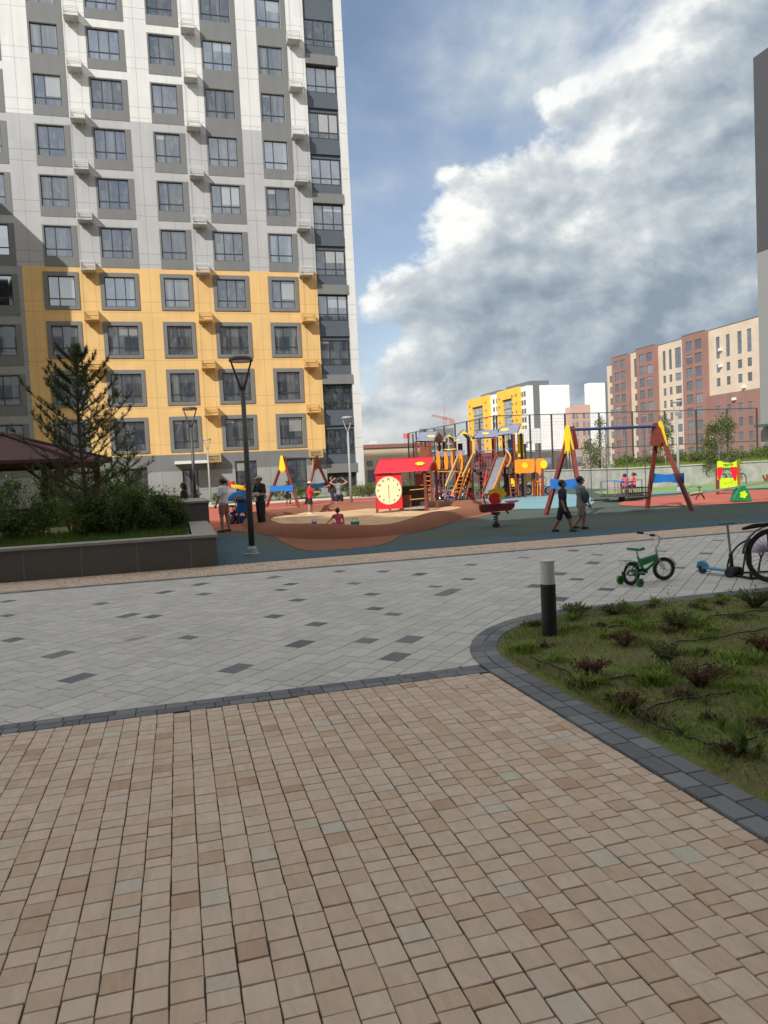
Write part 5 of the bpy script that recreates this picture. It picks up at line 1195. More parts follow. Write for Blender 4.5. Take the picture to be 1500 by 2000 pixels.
# right gable arch and interior
def arch(mb, pA, pB, pC, yv, inner=.72, dep=.03, base=None):
    """gable board: triangle pA (left eave) pB (right eave) pC (apex) with an arched opening below"""
    pA, pB, pC = Vector(pA), Vector(pB), Vector(pC); out = [pA, pC, pB]; mid = (pA+pB)/2; inn = []
    for i in range(9): t_ = i/8; a = pi*t_; p = mid+(pB-mid)*cos(a)*inner+(pC-mid)*sin(a)*inner*.92; inn.append(p)
    v = Vector(yv)*dep; n_ = 9
    for i in range(8):
        oa = pB.lerp(pC, min(1, i/4)) if i < 4 else pC.lerp(pA, (i-4)/4); ob = pB.lerp(pC, (i+1)/4) if i+1 <= 4 else pC.lerp(pA, (i-3)/4)
        mb.prism([oa, ob, inn[i+1], inn[i]], v)
g0 = L.gnd(834, 0); g1 = L.gnd(855, 1.3)
mb = MB(); arch(mb, (rl[1].x-.02, -.05, rl[1].z-.02), (rl[1].x+.47, 1.4, rl[1].z-.02), (rl[2].x-.02, .62, rl[2].z), (1, 0, 0), .72, .04); fixn(mb.build('gable_board', m_tan, ph))
mb = MB(); mb.box(g0.x-.9, g0.x+.15, 1.28, 1.32, .15, .95); mb.build('back_panel', m_dwood, ph)
mb = MB(); mb.box(L.gnd(785).x, g0.x+.05, .1, 1.2, .10, .16); mb.build('floor_deck', m_planks, ph)
mb = MB(); mb.box(L.gnd(788).x, L.gnd(805).x, .55, .60, .16, .62); mb.build('plank_seat', m_brownp, ph)
for z_ in (.46, .82):
    mb = MB(); mb.tube([(L.gnd(803).x, .2, z_), (L.gnd(842).x, .25, z_+.03)], .018, 6); mb.ball((L.gnd(842).x, .25, z_+.03), .04, 8); mb.build('bead_rail', m_tan, ph)
mb = MB(); o_ = L(801, 932, .3); mb.bar(L(792, 940, .3), L(800, 921, .3), .08, .03); mb.build('orange_slat', m_orange, ph)
mb = MB(); mb.prism([L(812, 925, .9), L(828, 925, .9), L(830, 945, .9), L(810, 950, .9)], (0, .02, 0)); fixn(mb.build('inner_board', m_brownp, ph))

# ---- big play tower structure
L = Loc(930, 35.0)
ps = thing('play_tower_structure', 'large wooden play structure with slate gable roofs, orange panels and steel slide', 'play structure', L.loc, L.rz)
def post(px_, top, dy=0, w_=.11, m=None):
    g_ = L.gnd(px_, dy); z = L(px_, top, dy).z; b = MB(); b.box(g_.x-w_/2, g_.x+w_/2, dy-w_/2, dy+w_/2, 0, z); b.build('post', m or m_rbrown, ps)
for px_, top, dy in ((818, 862, 0), (845, 862, 0), (864, 862, 1.2), (829, 862, 1.4), (872, 864, 1.2), (891, 862, 0), (893, 862, 1.4), (925, 858, 0), (921, 858, 1.4), (942, 858, 1.2), (972, 852, 0), (968, 856, 1.4), (989, 850, 1.4), (1009, 848, 0), (1006, 848, 1.4), (1023, 846, 1.0)): post(px_, top, dy)
post(1027, 893, 0, .1, m_dwood); post(1045, 897, .3); post(1062, 900, .1); post(1052, 897, 1.2); post(1014, 925, .2)
def roofpair(pts, apex, dy0, dyr, dy1, name='roof_panel'):
    # ridge along x: eave-left, eave-right, ridge-right, ridge-left photo points
    a, b, c_, d_ = [L(p[0], p[1], dy) for p, dy in zip(pts, (dy0, dy0, dyr, dyr))]
    mb = MB(); mb.prism([a, b, c_, d_], (0, .02, .035)); fixn(mb.build(name, m_slate, ps))
    e0 = Vector((a.x, dy1, a.z)); e1 = Vector((b.x, dy1, b.z)); mb = MB(); mb.prism([d_, c_, e1, e0], (0, -.02, .035)); fixn(mb.build(name, m_slate, ps)); return a, b, c_, d_, e1
def emblem(a, b, d_, u, v, r_):
    ax = (b-a).normalized(); ay = d_-a; ay = (ay-ax*ay.dot(ax)).normalized(); nn = ax.cross(ay).normalized(); nn = nn if nn.y < 0 else -nn; c_ = a+(b-a)*u+(d_-a)*v+nn*.03
    mb = MB(); mb.prism([c_+(ax*cos(t_)*1.3+ay*sin(t_)*.85)*r_*(.72+.28*abs(cos(3*t_+.5))) for t_ in [2*pi*i/30 for i in range(30)]], nn*.012); fixn(mb.build('roof_emblem', m_yel, ps))
a, b, c_, d_, e1 = roofpair([(814, 861), (847, 861), (855, 843), (823, 845)], None, -.1, .6, 1.5); emblem(a, b, d_, .72, .5, .16)
mb = MB(); arch(mb, (b.x, -.1, b.z), (b.x, 1.5, b.z), (c_.x, .65, c_.z), (1, 0, 0), .74, .03); fixn(mb.build('gable_board', m_brownp, ps))
mb = MB(); mb.prism([L(849, 863, .2), L(868, 864, .9), L(868, 858, .9), L(858, 844, .5), L(849, 858, .2)], (0, .03, 0)); fixn(mb.build('gable_board', m_brownp, ps))
def front_gable(x0, x1, ye, xa, ya, dy, back=1.5):
    A_, B_, C_ = L(x0, ye, dy), L(x1, ye, dy), L(xa, ya, dy); mb = MB(); arch(mb, A_, B_, C_, (0, 1, 0), .72, .03); fixn(mb.build('gable_arch', m_yel, ps))
    for p, s_ in ((A_, -1), (B_, 1)):
        mb = MB(); mb.prism([p+Vector((0, .032, .02)), C_+Vector((0, .032, .02)), C_+Vector((0, back, .02)), p+Vector((0, back, .02))], Vector((s_*.01, 0, .03))); fixn(mb.build('roof_panel', m_slate, ps))
front_gable(866, 891, 862, 877, 848, -.08); front_gable(890, 925, 861, 906, 840, -.12, 1.7)
mb = MB(); mb.bar(L(867, 878, -.06), L(890, 877, -.06), .06, .04); mb.build('rail_slat', m_yel, ps)
a, b, c_, d_, e1 = roofpair([(926, 855), (973, 853), (972, 840), (938, 842)], None, .1, .75, 1.6); emblem(a, b, d_, .35, .5, .14)
a, b, c_, d_, e1 = roofpair([(972, 850), (1010, 845), (1017, 828), (978, 834)], None, -.15, .6, 1.6); emblem(a, b, d_, .28, .5, .17)
mb = MB(); arch(mb, (b.x, -.15, b.z), (b.x+.3, 1.5, b.z), (c_.x, .6, c_.z), (1, 0, 0), .74, .03); fixn(mb.build('gable_board', m_brownp, ps))
# decks
def deck(x0, x1, y, dy0=0, dy1=1.4, m=None):
    a = L(x0, y, dy0); b = L(x1, y, dy0); mb = MB(); mb.box(a.x, b.x, dy0, dy1, a.z-.12, a.z-.01); mb.build('deck', m or m_dwood, ps)
deck(845, 892, 915, .03, 1.35); deck(893, 926, 915, .05, 1.35); deck(927, 972, 917, .03, 1.35); deck(973, 1010, 912, .05, 1.35); deck(815, 845, 918, .05, 1.35)
mb = MB(); mb.bar(L(845, 921, -.02), L(893, 921, -.02), .1, .04); mb.build('fascia', m_orange, ps)
# orange balusters on the bridge with slate board above
for px_ in (857, 872, 885, 901): 
    a = L(px_, 917, -.04); b = L(px_, 884, -.04); mb = MB(); mb.prism([(a.x-.06, -.04, a.z), (a.x+.06, -.04, a.z), (a.x+.10, -.04, (a.z+b.z)/2), (a.x+.06, -.04, b.z), (a.x, -.04, b.z+.04), (a.x-.06, -.04, b.z), (a.x-.10, -.04, (a.z+b.z)/2)], (0, .03, 0)); fixn(mb.build('baluster', m_orange, ps))
mb = MB(); rect(mb, L, 852, 908, 880, 891, .0, .02); mb.build('bridge_board', m_slate, ps)
for x0, x1, y0, y1, dy in ((820, 843, 872, 900, 1.3), (895, 904, 866, 905, 1.4), (929, 938, 868, 915, 1.4), (992, 1003, 858, 885, 1.3)):
    mb = MB(); rect(mb, L, x0, x1, y0, y1, dy, dy+.03); mb.build('back_panel', m_brownp if x0 < 900 else m_slate, ps)
mb = MB(); rect(mb, L, 1011, 1023, 848, 892, .95, .98); mb.build('tall_panel', m_yel, ps)
for (x0, x1, y_, dy) in ((820, 843, 898, 0), (845, 890, 897, 1.38), (893, 922, 894, .02), (927, 970, 893, 1.38), (973, 1008, 888, 1.38)):
    mb = MB(); n_ = max(3, int((x1-x0)/5)); mb.bar(L(x0, y_, dy), L(x1, y_, dy), .05); mb.bar(L(x0, y_+17, dy), L(x1, y_+17, dy), .05)
    for i in range(n_+1): mb.bar(L(x0+(x1-x0)*i/n_, y_, dy), L(x0+(x1-x0)*i/n_, y_+17, dy), .03)
    mb.build('railing', m_rbrown, ps)
for (x0, x1, dy) in ((818, 845, 1.3), (893, 925, 1.35), (945, 970, 1.3), (985, 1008, 1.3)):
    mb = MB(); rect(mb, L, x0, x1, 925, 968, dy, dy+.03); mb.build('under_panel', m_brownp if x0 % 2 else m_dwood, ps)
for (x0, x1, dy) in ((820, 843, .1), (850, 862, .9), (935, 946, .2), (1012, 1024, .8)):
    mb = MB()
    for i in range(5): mb.bar(L(x0, 930+i*9, dy), L(x1, 930+i*9, dy), .035)
    mb.bar(L(x0, 924, dy), L(x0, 973, dy), .05); mb.bar(L(x1, 924, dy), L(x1, 973, dy), .05); mb.build('climbing_bars', m_rbrown if dy > .15 else m_orange, ps)
for (x0, y0, x1, y1, dy) in ((846, 918, 866, 965, .6), (930, 922, 968, 965, .7), (976, 918, 1006, 962, 1.0)):
    mb = MB(); mb.bar(L(x0, y0, dy), L(x1, y1, dy), .07); mb.bar(L(x1, y0, dy+.1), L(x0, y1, dy+.1), .07); mb.build('brace', m_rbrown, ps)
# rope net and rails between towers
m_rope = mat('red_rope', (.35, .03, .05), .8); mb = MB()
for i in range(8): x_ = 929+i*6; mb.tube([L(x_, 880, -.02), L(x_, 914, -.02)], .012, 4)
for y_ in (886, 895, 904): mb.tube([L(927, y_, -.02), L(972, y_-1, -.02)], .012, 4)
mb.build('rope_net', m_rope, ps)
mb = MB(); mb.tube([L(927, 880, -.02), L(945, 881, -.02), L(972, 878, -.02), L(1000, 877, -.02)], .022, 6); mb.build('top_rail', m_blue, ps)
# sliding poles and ladders
for p, q_ in (((895, 889), (870, 950)), ((924, 886), (903, 932)), ((925, 884), (903, 931))):
    mb = MB(); mb.bar(L(*p, -.25), L(*q_, -1.0), .06); mb.build('slanting_pole', m_tan, ps)
def ladder(x0, y0, x1, y1, m, w_=.4, n_=7, d0=-.05, d1=-1.1):
    a, b = L(x0, y0, d0), L(x1, y1, d1); mb = MB(); s_ = Vector((w_/2, .1, 0)); mb.bar(a-s_, b-s_, .05); mb.bar(a+s_, b+s_, .05)
    for i in range(1, n_): p = a.lerp(b, i/n_); mb.bar(p-s_, p+s_, .035)
    mb.build('ladder', m, ps)
ladder(910, 916, 890, 968, m_orange); ladder(917, 915, 902, 975, m_brownp, .35); ladder(864, 920, 858, 972, m_rbrown, .5, 6, .0, -.6)
mb = MB(); mb.tube([L(890, 918, -.3), L(878, 940, -.5), L(868, 975, -.6)], .03, 6); mb.build('climbing_pole', m_steel, ps)
# chute: steel bed between timber cheeks, curved run-out
tp, bt = L(979, 893, -.1), L(952, 956, -2.3); pr_ = []
for i in range(13): t_ = i/12; p = tp.lerp(bt, t_); p.z = tp.z+(.32-tp.z)*(t_**.92)+(0 if t_ < .85 else (t_-.85)*.35); pr_.append(p)
sv = Vector((.21, .0, 0)); mb = MB(); vs = []; fs = []
for p in pr_: vs += [p-sv, p+sv, p+sv-Vector((0, 0, .02)), p-sv-Vector((0, 0, .02))]
for i in range(12):
    for k in range(4): fs.append((i*4+k, i*4+(k+1) % 4, i*4+4+(k+1) % 4, i*4+4+k))
mb.add(vs, fs); fixn(mb.build('slide_bed', mat('slide_steel', (.30, .31, .33), .42, .12, 5, metal=.6), ps, smooth=False))
for s_ in (-1, 1):
    mb = MB()
    for i in range(12): a, b = pr_[i]+sv*s_, pr_[i+1]+sv*s_; mb.prism([a-Vector((0, 0, .06)), b-Vector((0, 0, .06)), b+Vector((0, 0, .16)), a+Vector((0, 0, .16))], (.035*s_, 0, 0))
    fixn(mb.build('slide_cheek', m_orange if s_ > 0 else m_brownp, ps))
mb = MB(); x_ = [L(988, 878, -.1), L(993, 884, -.2), L(997, 893, -.3), L(995, 903, -.5), L(990, 912, -.8)]; mb.tube(spline(x_, 5, False), .035, 6); mb.build('slide_handrail', m_orange, ps)
mb = MB(); mb.tube(spline([L(968, 878, -.1), L(970, 888, -.15), L(974, 897, -.2)], 4, False), .03, 6); mb.build('slide_handrail', m_brownp, ps)
mb = MB(); rect(mb, L, 973, 984, 880, 895, -.1, -.07); mb.build('slide_hood', m_dwood, ps)
# orange box panels at the right end
def roundrect(x0, x1, y0, y1, dy, m, nm='box_panel', dep=.03):
    a = L(x0, y1, dy); b = L(x1, y0, dy); r_ = .1; pts = []
    for (cx, cz, a0) in ((b.x-r_, b.z-r_, 0), (a.x+r_, b.z-r_, 90), (a.x+r_, a.z+r_, 180), (b.x-r_, a.z+r_, 270)):
        for k in range(5): t_ = radians(a0+k*22.5); pts.append((cx+r_*cos(t_), dy, cz+r_*sin(t_)))
    mb = MB(); mb.prism(pts, (0, dep, 0)); return fixn(mb.build(nm, m, ps))
roundrect(1006, 1043.5, 896, 925, -.1, m_orange); roundrect(1047, 1062, 895, 924, .05, m_orange); roundrect(1008, 1042, 898, 924, 1.2, m_orange)
c_ = L(1025, 909, -.1); mb = MB(); mb.prism([(c_.x+.15*(.72+.28*abs(cos(3*t_)))*cos(t_), -.112, c_.z+.15*(.72+.28*abs(cos(3*t_)))*sin(t_)) for t_ in [2*pi*i/36 for i in range(36)]], (0, .011, 0)); fixn(mb.build('box_emblem', m_yel, ps))
c_ = L(1062, 907, .0); mb = MB(); mb.prism([(c_.x+.17*cos(t_), .0, c_.z+.20*sin(t_)) for t_ in [2*pi*i/24 for i in range(24)]], (0, .03, 0)); fixn(mb.build('round_panel', m_yel, ps))
mb = MB(); rect(mb, L, 998, 1008, 934, 950, -.05, -.02); mb.build('low_panel', m_yel, ps); mb = MB(); rect(mb, L, 1027, 1037, 931, 941, .6, .63); mb.build('low_panel', m_yel, ps)
mb = MB(); rect(mb, L, 915, 922, 942, 952, .1, .13); mb.build('low_panel', m_yel, ps); mb = MB(); rect(mb, L, 947, 954, 938, 946, .8, .83); mb.build('low_panel', m_lime, ps)
mb = MB()
for i in range(5): mb.bar(L(1040+i*5, 928, .4), L(1040+i*5, 968, .4), .04)
mb.bar(L(1040, 940, .4), L(1062, 940, .4), .05); mb.build('climbing_bars', m_orange, ps)
ladder(958, 918, 948, 974, m_redp, .35, 6, .1, -.5); ladder(1000, 914, 1006, 970, m_brownp, .4, 7, .2, -.2)

# ---- spring rider aeroplane
L = Loc(968, 19.1)
sr = thing('spring_rider', 'dark red aeroplane spring rider with yellow tail and red disc', 'spring rider', L.loc, L.rz)
m_maroon = mat('rider_maroon', (.16, .018, .022), .5, .1, 4)
mb = MB(); P_ = [L(x, y, 0) for x, y in ((937, 985), (1004, 982), (1003, 990), (996, 996), (940, 1001), (936, 993))]; mb.prism(P_, (0, .30, 0)); mb.v = [(x, y-.15, z) for x, y, z in mb.v]; fixn(mb.build('fuselage', m_maroon, sr, bevel=.01))
mb = MB(); zz = L(968, 977).z; c_ = L(966, 971, -.16); mb.prism([(c_.x+.155*cos(t_), -.19, c_.z-.04+.155*sin(t_)) for t_ in [2*pi*i/28 for i in range(28)]], (0, .03, 0)); fixn(mb.build('disc_panel', m_redp, sr))
mb = MB(); P_ = [L(x, y, .17) for x, y in ((950, 969), (955, 958), (968, 953), (982, 954), (984, 960), (989, 961), (990, 965), (983, 967), (980, 978), (976, 985), (974, 972), (962, 962), (956, 968))]; mb.prism(P_, (0, .03, 0)); fixn(mb.build('tail_panel', m_yel, sr))
mb = MB(); mb.prism([L(x, y, -.2) for x, y in ((975, 972), (979, 968), (981, 976), (978, 981))], (0, .03, 0)); fixn(mb.build('leaf_panel', m_yel, sr))
mb = MB(); mb.prism([L(911, 963, -.1), L(916, 960, -.1), L(929, 974, -.1), L(926, 979, -.1), L(918, 975, -.1)], (0, .05, 0)); fixn(mb.build('wing', m_redp, sr)); mb = MB(); mb.bar(L(930, 972, -.1), L(934, 960, -.1), .035); mb.bar(L(924, 979, -.1), L(940, 984, -.05), .06); mb.build('wing_strut', m_tan, sr)
mb = MB(); mb.prism([L(990, 979, .1), L(1013, 977, .1), L(1015, 979, .1), L(1005, 981.5, .1), L(990, 982, .1)], (0, .35, 0)); fixn(mb.build('wing', m_pinkp, sr))
mb = MB(); mb.tube([L(950, 972, 0), L(953, 966, -.1), L(958, 966, -.1), L(960, 974, 0)], .014, 6); mb.tube([L(937, 972), L(944, 970), L(948, 984)], .02, 6); mb.build('handle', m_chain, sr)
mb = MB(); mb.box(-.1, .1, -.12, .12, L(968, 1001).z-.05, L(968, 1001).z+.01); mb.bar(L(988, 996, -.1), L(993, 1003, -.1), .04); mb.build('footrest', m_maroon, sr)
hs = L(968, 1001).z-.05; mb = MB(); mb.tube([(.055*cos(t_), .055*sin(t_), .04+(hs-.04)*t_/(2*pi*4.5)) for t_ in [2*pi*4.5*i/90 for i in range(91)]], .016, 6); mb.build('spring', m_chain, sr, smooth=True); mb = MB(); mb.tube([(0, 0, 0), (0, 0, .10)], .095, 16); mb.build('base', m_black, sr)

# ---- puppet theatre panel
L = Loc(1422, 29.0)
tp_ = thing('puppet_theatre', 'lime green puppet theatre panel with red curtains and lettering', 'play panel', L.loc, L.rz)
def pl_(pts, m, nm, dy=0, dep=.03, par=None): mb = MB(); mb.prism([L(x, y, dy) for x, y in pts], (0, dep, 0)); return fixn(mb.build(nm, m, par or tp_))
pl_([(1401, 901), (1407, 900), (1412, 902.5), (1420, 904), (1428, 904), (1436, 902), (1440, 898.5), (1445, 898.5), (1442, 913), (1401, 914)], m_lime, 'header')
pl_([(1406, 934), (1415, 933.5), (1432, 933.5), (1440, 938), (1442, 951), (1407, 954)], m_lime, 'lower_panel')
pl_([(1401, 914), (1406, 914), (1405, 938), (1402, 938)], m_lime, 'side_strip', .001); pl_([(1438, 913), (1442, 913), (1442, 938), (1439, 940)], m_lime, 'side_strip', .001)
pl_([(1401.5, 913), (1412, 912), (1412, 918), (1410, 926), (1407, 935), (1403.5, 939), (1401.5, 925)], m_redp, 'curtain', -.03, .025); pl_([(1427, 912), (1440, 912), (1439, 928), (1437, 939), (1434, 937), (1430, 928), (1427, 918)], m_redp, 'curtain', -.03, .025)
pl_([(1413, 913), (1427, 913), (1427, 918), (1413, 919)], m_green, 'pelmet', .02)
g_ = L.gnd(1444); mb = MB(); zt = L(1444, 899).z; mb.box(g_.x-.06, g_.x+.06, 0, .1, 0, zt); mb.build('post', mat('orange_brown_post', (.30, .09, .02), .5, .15, 5), tp_)
g_ = L.gnd(1404.5); mb = MB(); mb.box(g_.x-.05, g_.x+.05, .04, .12, 0, L(1404, 914).z); mb.build('post', m_rbrown, tp_)
q_ = L(1422, 908.5, -.006); text('ТЕАТР', .125, (q_.x, -.006, q_.z), tp_, m_ink, rot=(pi/2, -.03, 0), bold=.004)
mb = MB(); q_ = L(1424, 944, -.006)
for i, (x, z, l, a) in enumerate(((-.2, .02, .07, 0), (-.1, -.03, .05, 1.2), (0, .03, .06, .3), (.08, -.04, .06, 1.4), (.1, .05, .07, .8), (.2, 0, .05, .1), (-.02, -.12, .03, 0))): mb.bar((q_.x+x, -.006, q_.z+z), (q_.x+x+l*cos(a), -.006, q_.z+z+l*sin(a)), .016, .008)
mb.build('emblem', m_ink, tp_)
mb = MB(); mb.tube(spline([L(1446, 925, .05), L(1452, 925, .3), L(1457, 932, .4), L(1457, 948, .4)], 5, False), .022, 6); mb.tube(spline([L(1412, 925, .1), L(1417, 927, .4), L(1420, 934, .5)], 4, False), .02, 6); mb.build('handrail', m_chain, tp_)

# ---- seesaw
L = Loc(1450, 24.2)
sw = thing('seesaw', 'seesaw with green mound pivot and long grey beam', 'seesaw', L.loc, L.rz)
mb = MB(); mb.prism([L(x, y, -.14) for x, y in ((1432, 979), (1434, 972), (1441, 956), (1445, 949), (1455, 948), (1459, 954), (1466, 966), (1470, 979))], (0, .28, 0)); fixn(mb.build('pivot_mound', m_green, sw, bevel=.02))
c_ = L(1452, 966, -.15); mb = MB(); mb.prism([(c_.x+.13*(.7+.3*abs(cos(2.5*t_)))*cos(t_), c_.y-.01, c_.z+.13*(.7+.3*abs(cos(2.5*t_)))*sin(t_)) for t_ in [2*pi*i/30 for i in range(30)]], (0, .012, 0)); fixn(mb.build('mound_emblem', m_lime, sw))
mb = MB(); mb.bar(L(1347, 967, -.6), L(1452, 949, 0), .10, .05); mb.bar(L(1452, 949, 0), L(1530, 936, .5), .10, .05); mb.build('beam', mat('seesaw_beam', (.24, .22, .18), .6, .15, 5), sw)
mb = MB(); mb.prism([L(1347, 966, -.72), L(1372, 962, -.6), L(1372, 960.5, -.3), L(1347, 964, -.42)], (0, 0, .03)); fixn(mb.build('seat', m_tan, sw)); mb = MB(); mb.tube([L(1366, 962, -.5), L(1366, 951, -.5)], .02, 6); mb.tube([L(1362, 952, -.6), L(1370, 951, -.4)], .018, 6); mb.build('handle', m_chain, sw)
mb = MB(); mb.tube([L(1366, 966, -.6), L(1361, 970, -.6), L(1359, 976, -.6)], .022, 6); mb.tube([L(1370, 965, -.4), L(1374, 970, -.4), L(1376, 975, -.4)], .022, 6); mb.build('bumper', m_black, sw)
mb = MB(); mb.bar(L(1496, 940, .3), L(1490, 928, .3), .05); mb.prism([L(1497, 927, .3), L(1510, 925, .3), L(1510, 938, .3), L(1498, 939, .3)], (0, .04, 0)); fixn(mb.build('seat', m_brownp, sw))

# ---- merry-go-round
L = Loc(1215, 28.2)
mg = thing('merry_go_round', 'low round carousel with steel rails behind the big swing seats', 'carousel', L.loc, L.rz)
z0 = .20
mb = MB(); mb.tube([(0, 0, z0), (0, 0, z0+.05)], .80, 32); mb.build('platform', m_dwood, mg); mb = MB(); mb.tube([(0, 0, 0), (0, 0, z0)], .12, 12); mb.tube([(0, 0, z0), (0, 0, .75)], .04, 8); mb.build('hub', m_chain, mg)
mb = MB(); mb.tube([(.28*cos(t_), .28*sin(t_), .76) for t_ in [2*pi*i/20 for i in range(20)]], .02, 6, closed=True); mb.build('hand_wheel', m_blue, mg)
for i in range(4):
    a = .4+i*pi/2; mb = MB(); P_ = []
    for t_ in (-.55, -.3, 0, .3, .55): P_.append((.76*cos(a+t_), .76*sin(a+t_), .78))
    mb.tube([(.76*cos(a-.55), .76*sin(a-.55), z0)]+P_+[(.76*cos(a+.55), .76*sin(a+.55), z0)], .018, 6); mb.tube([(.76*cos(a+t_), .76*sin(a+t_), .5) for t_ in (-.55, -.3, 0, .3, .55)], .014, 6); mb.build('rail', m_steel, mg)
for i in range(3): a = 1.2+i*2.1; mb = MB(); mb.box(.38*cos(a)-.16, .38*cos(a)+.16, .38*sin(a)-.12, .38*sin(a)+.12, .44, .48); mb.build('seat', m_pinkp, mg)

# ---- ride on play car (blue arch, red and yellow roof)
L = Loc(463, 26.0)
pc = thing('play_car', 'blue arched toy play car with red and yellow sloping roof by the woman in white', 'play equipment', L.loc, L.rz)
mb = MB(); P_ = []
for i in range(13): t_ = pi*i/12; P_.append(L(468, 978)+Vector((-.42*cos(t_), 0, .34*sin(t_))))
for i in range(12): a, b = P_[i], P_[i+1]; c0_ = L(468, 978); mb.prism([a, b, c0_+(b-c0_)*.62, c0_+(a-c0_)*.62], (0, .5, 0))
fixn(mb.build('arch', m_blue, pc))
mb = MB(); mb.prism([L(446, 942, -.02), L(453, 940, -.02), L(454, 953, -.02), L(448, 953, -.02)], (0, .55, 0)); fixn(mb.build('roof_end', m_redp, pc)); mb = MB(); mb.prism([L(451, 946, -.04), L(482, 952, -.04), L(482, 958, -.04), L(452, 952, -.04)], (0, .58, 0)); fixn(mb.build('roof_panel', m_yel, pc))
mb = MB(); mb.prism([L(476, 946, -.06), L(483, 948, -.06), L(484, 954, -.06), L(476, 952, -.06)], (0, .1, 0)); fixn(mb.build('roof_tip', m_redp, pc))
mb = MB(); b0 = L.gnd(468); mb.box(b0.x-.40, b0.x+.42, .02, .48, .08, .24); mb.build('body', m_blue, pc)
for sx_ in (-.32, .32): mb = MB(); mb.tube([(b0.x+sx_, -.04, .12), (b0.x+sx_, .02, .12)], .12, 16); mb.build('wheel', m_black, pc)

# ================================================================== BICYCLES, SCOOTER, RACK
def wheel(parent, c, R_, m_rim, ax=(0, 1, 0), tw=.022, spokes=14, name='wheel'):
    ax = Vector(ax).normalized(); u = Vector((0, 0, 1)); v = ax.cross(u).normalized(); c = Vector(c); pts = [c+(u*cos(t_)+v*sin(t_))*R_ for t_ in [2*pi*i/36 for i in range(36)]]
    o = MB(); o.tube([c+(p-c)*((R_-tw)/R_) for p in pts], tw, 10, closed=True); wo = o.build(name, m_black, parent, smooth=True)
    o = MB(); o.tube([c+(p-c)*((R_-2.1*tw)/R_) for p in pts], tw*.4, 6, closed=True); o.tube([c-ax*.035, c+ax*.035], .014, 8)
    for i in range(spokes): t_ = 2*pi*i/spokes; d = u*cos(t_)+v*sin(t_); o.tube([c+ax*.015*(1 if i % 2 else -1), c+d*(R_-2*tw)], .0022 if R_ > .2 else .0028, 4)
    o.build('rim', m_rim, wo); return wo
def kid_bike(label, loc, rz, mf, s=1.0, trainers=True, grp=None, name='bicycle', mtr=None, fend=True):
    th = thing(name, label, 'bicycle', loc, rz, grp); R_ = .155*s; wb = .60*s
    wheel(th, (0, 0, R_), R_, m_steel, tw=.024*s); 
    st_ax = Matrix.Rotation(radians(-22), 3, 'Z')@Vector((0, 1, 0)); wheel(th, (wb, 0, R_), R_, m_steel, st_ax, tw=.024*s)
    bb_ = Vector((.24, 0, .15))*s; seat_t = Vector((.13, 0, .36))*s; head_t = Vector((.475, 0, .37))*s; head_b = Vector((.50, 0, .29))*s
    o = MB(); o.tube([bb_, seat_t], .016*s, 8); o.tube([seat_t-Vector((-.02, 0, .05))*s, head_t-Vector((0, 0, .02))*s], .020*s, 8); o.tube([bb_, head_b], .020*s, 8)
    o.prism([seat_t+Vector((.03, -.012, -.07))*s, head_t+Vector((-.02, -.012, 0))*s, head_b+Vector((-.02, -.012, 0))*s, seat_t+Vector((.06, -.012, -.13))*s], (0, .024*s, 0))
    for sy in (-.03, .03): o.tube([bb_, (0, sy*s*1.3, R_)], .010*s, 6); o.tube([seat_t-Vector((-.01, 0, .06))*s, (0, sy*s*1.3, R_)], .009*s, 6)
    fixn(o.build('frame', mf, th))
    o = MB(); fwd = Vector((st_ax.y, -st_ax.x, 0)); o.tube([head_t+Vector((-.01, 0, .05))*s, head_b], .015*s, 8); 
    for sy in (-.04, .04): o.tube([head_b+st_ax*sy*s, Vector((wb, 0, R_))+st_ax*sy*s], .010*s, 6)
    o.tube([head_b-st_ax*.04*s, head_b+st_ax*.04*s], .012*s, 6); o.build('fork', m_steel, th)
    o = MB(); h0 = head_t+Vector((-.015, 0, .10))*s; up = Vector((0, 0, 1)); o.tube([head_t, h0], .012*s, 8)
    for sg_ in (-1, 1): P_ = [h0, h0+st_ax*sg_*.07*s+up*.02*s, h0+st_ax*sg_*.12*s+up*.13*s-fwd*.0*s, h0+st_ax*sg_*.19*s+up*.17*s-fwd*.10*s]; o.tube(spline(P_, 4, False), .010*s, 7)
    o.tube([h0+st_ax*-.10*s+up*.09*s, h0+st_ax*.10*s+up*.09*s], .008*s, 6); hb = o.build('handlebar', m_steel, th, smooth=True)
    for sg_ in (-1, 1): o = MB(); p = h0+st_ax*sg_*.17*s+up*.165*s-fwd*.085*s; o.tube([p, p+st_ax*sg_*.035*s-fwd*.075*s+up*.01*s], .017*s, 8); o.build('grip', m_black, hb)
    o = MB(); o.tube([seat_t, seat_t+Vector((-.015, 0, .07))*s], .012*s, 8); o.build('seat_post', m_steel, th)
    o = MB(); sp__ = seat_t+Vector((-.015, 0, .085))*s; o.prism([sp__+Vector(v_)*s for v_ in ((-.11, -.07, .01), (-.04, -.06, .0), (.04, -.025, -.01), (.13, -.018, 0), (.13, .018, 0), (.04, .025, -.01), (-.04, .06, 0), (-.11, .07, .01), (-.125, 0, .015))], (0, 0, .035*s)); fixn(o.build('saddle', mf if trainers else m_black, th, bevel=.008*s))
    o = MB(); o.tube([bb_-Vector((0, .05, 0))*s, bb_+Vector((0, .05, 0))*s], .014*s, 8); 
    for sg_ in (-1, 1): e_ = bb_+Vector((.07*sg_, .055*sg_, -.05*sg_))*s; o.bar(bb_+Vector((0, .05*sg_, 0))*s, e_, .014*s); o.box(e_.x-.03*s, e_.x+.03*s, e_.y-.02*s+.03*sg_*s, e_.y+.02*s+.03*sg_*s, e_.z-.008*s, e_.z+.008*s)
    o.build('pedal_crank', m_black, th)
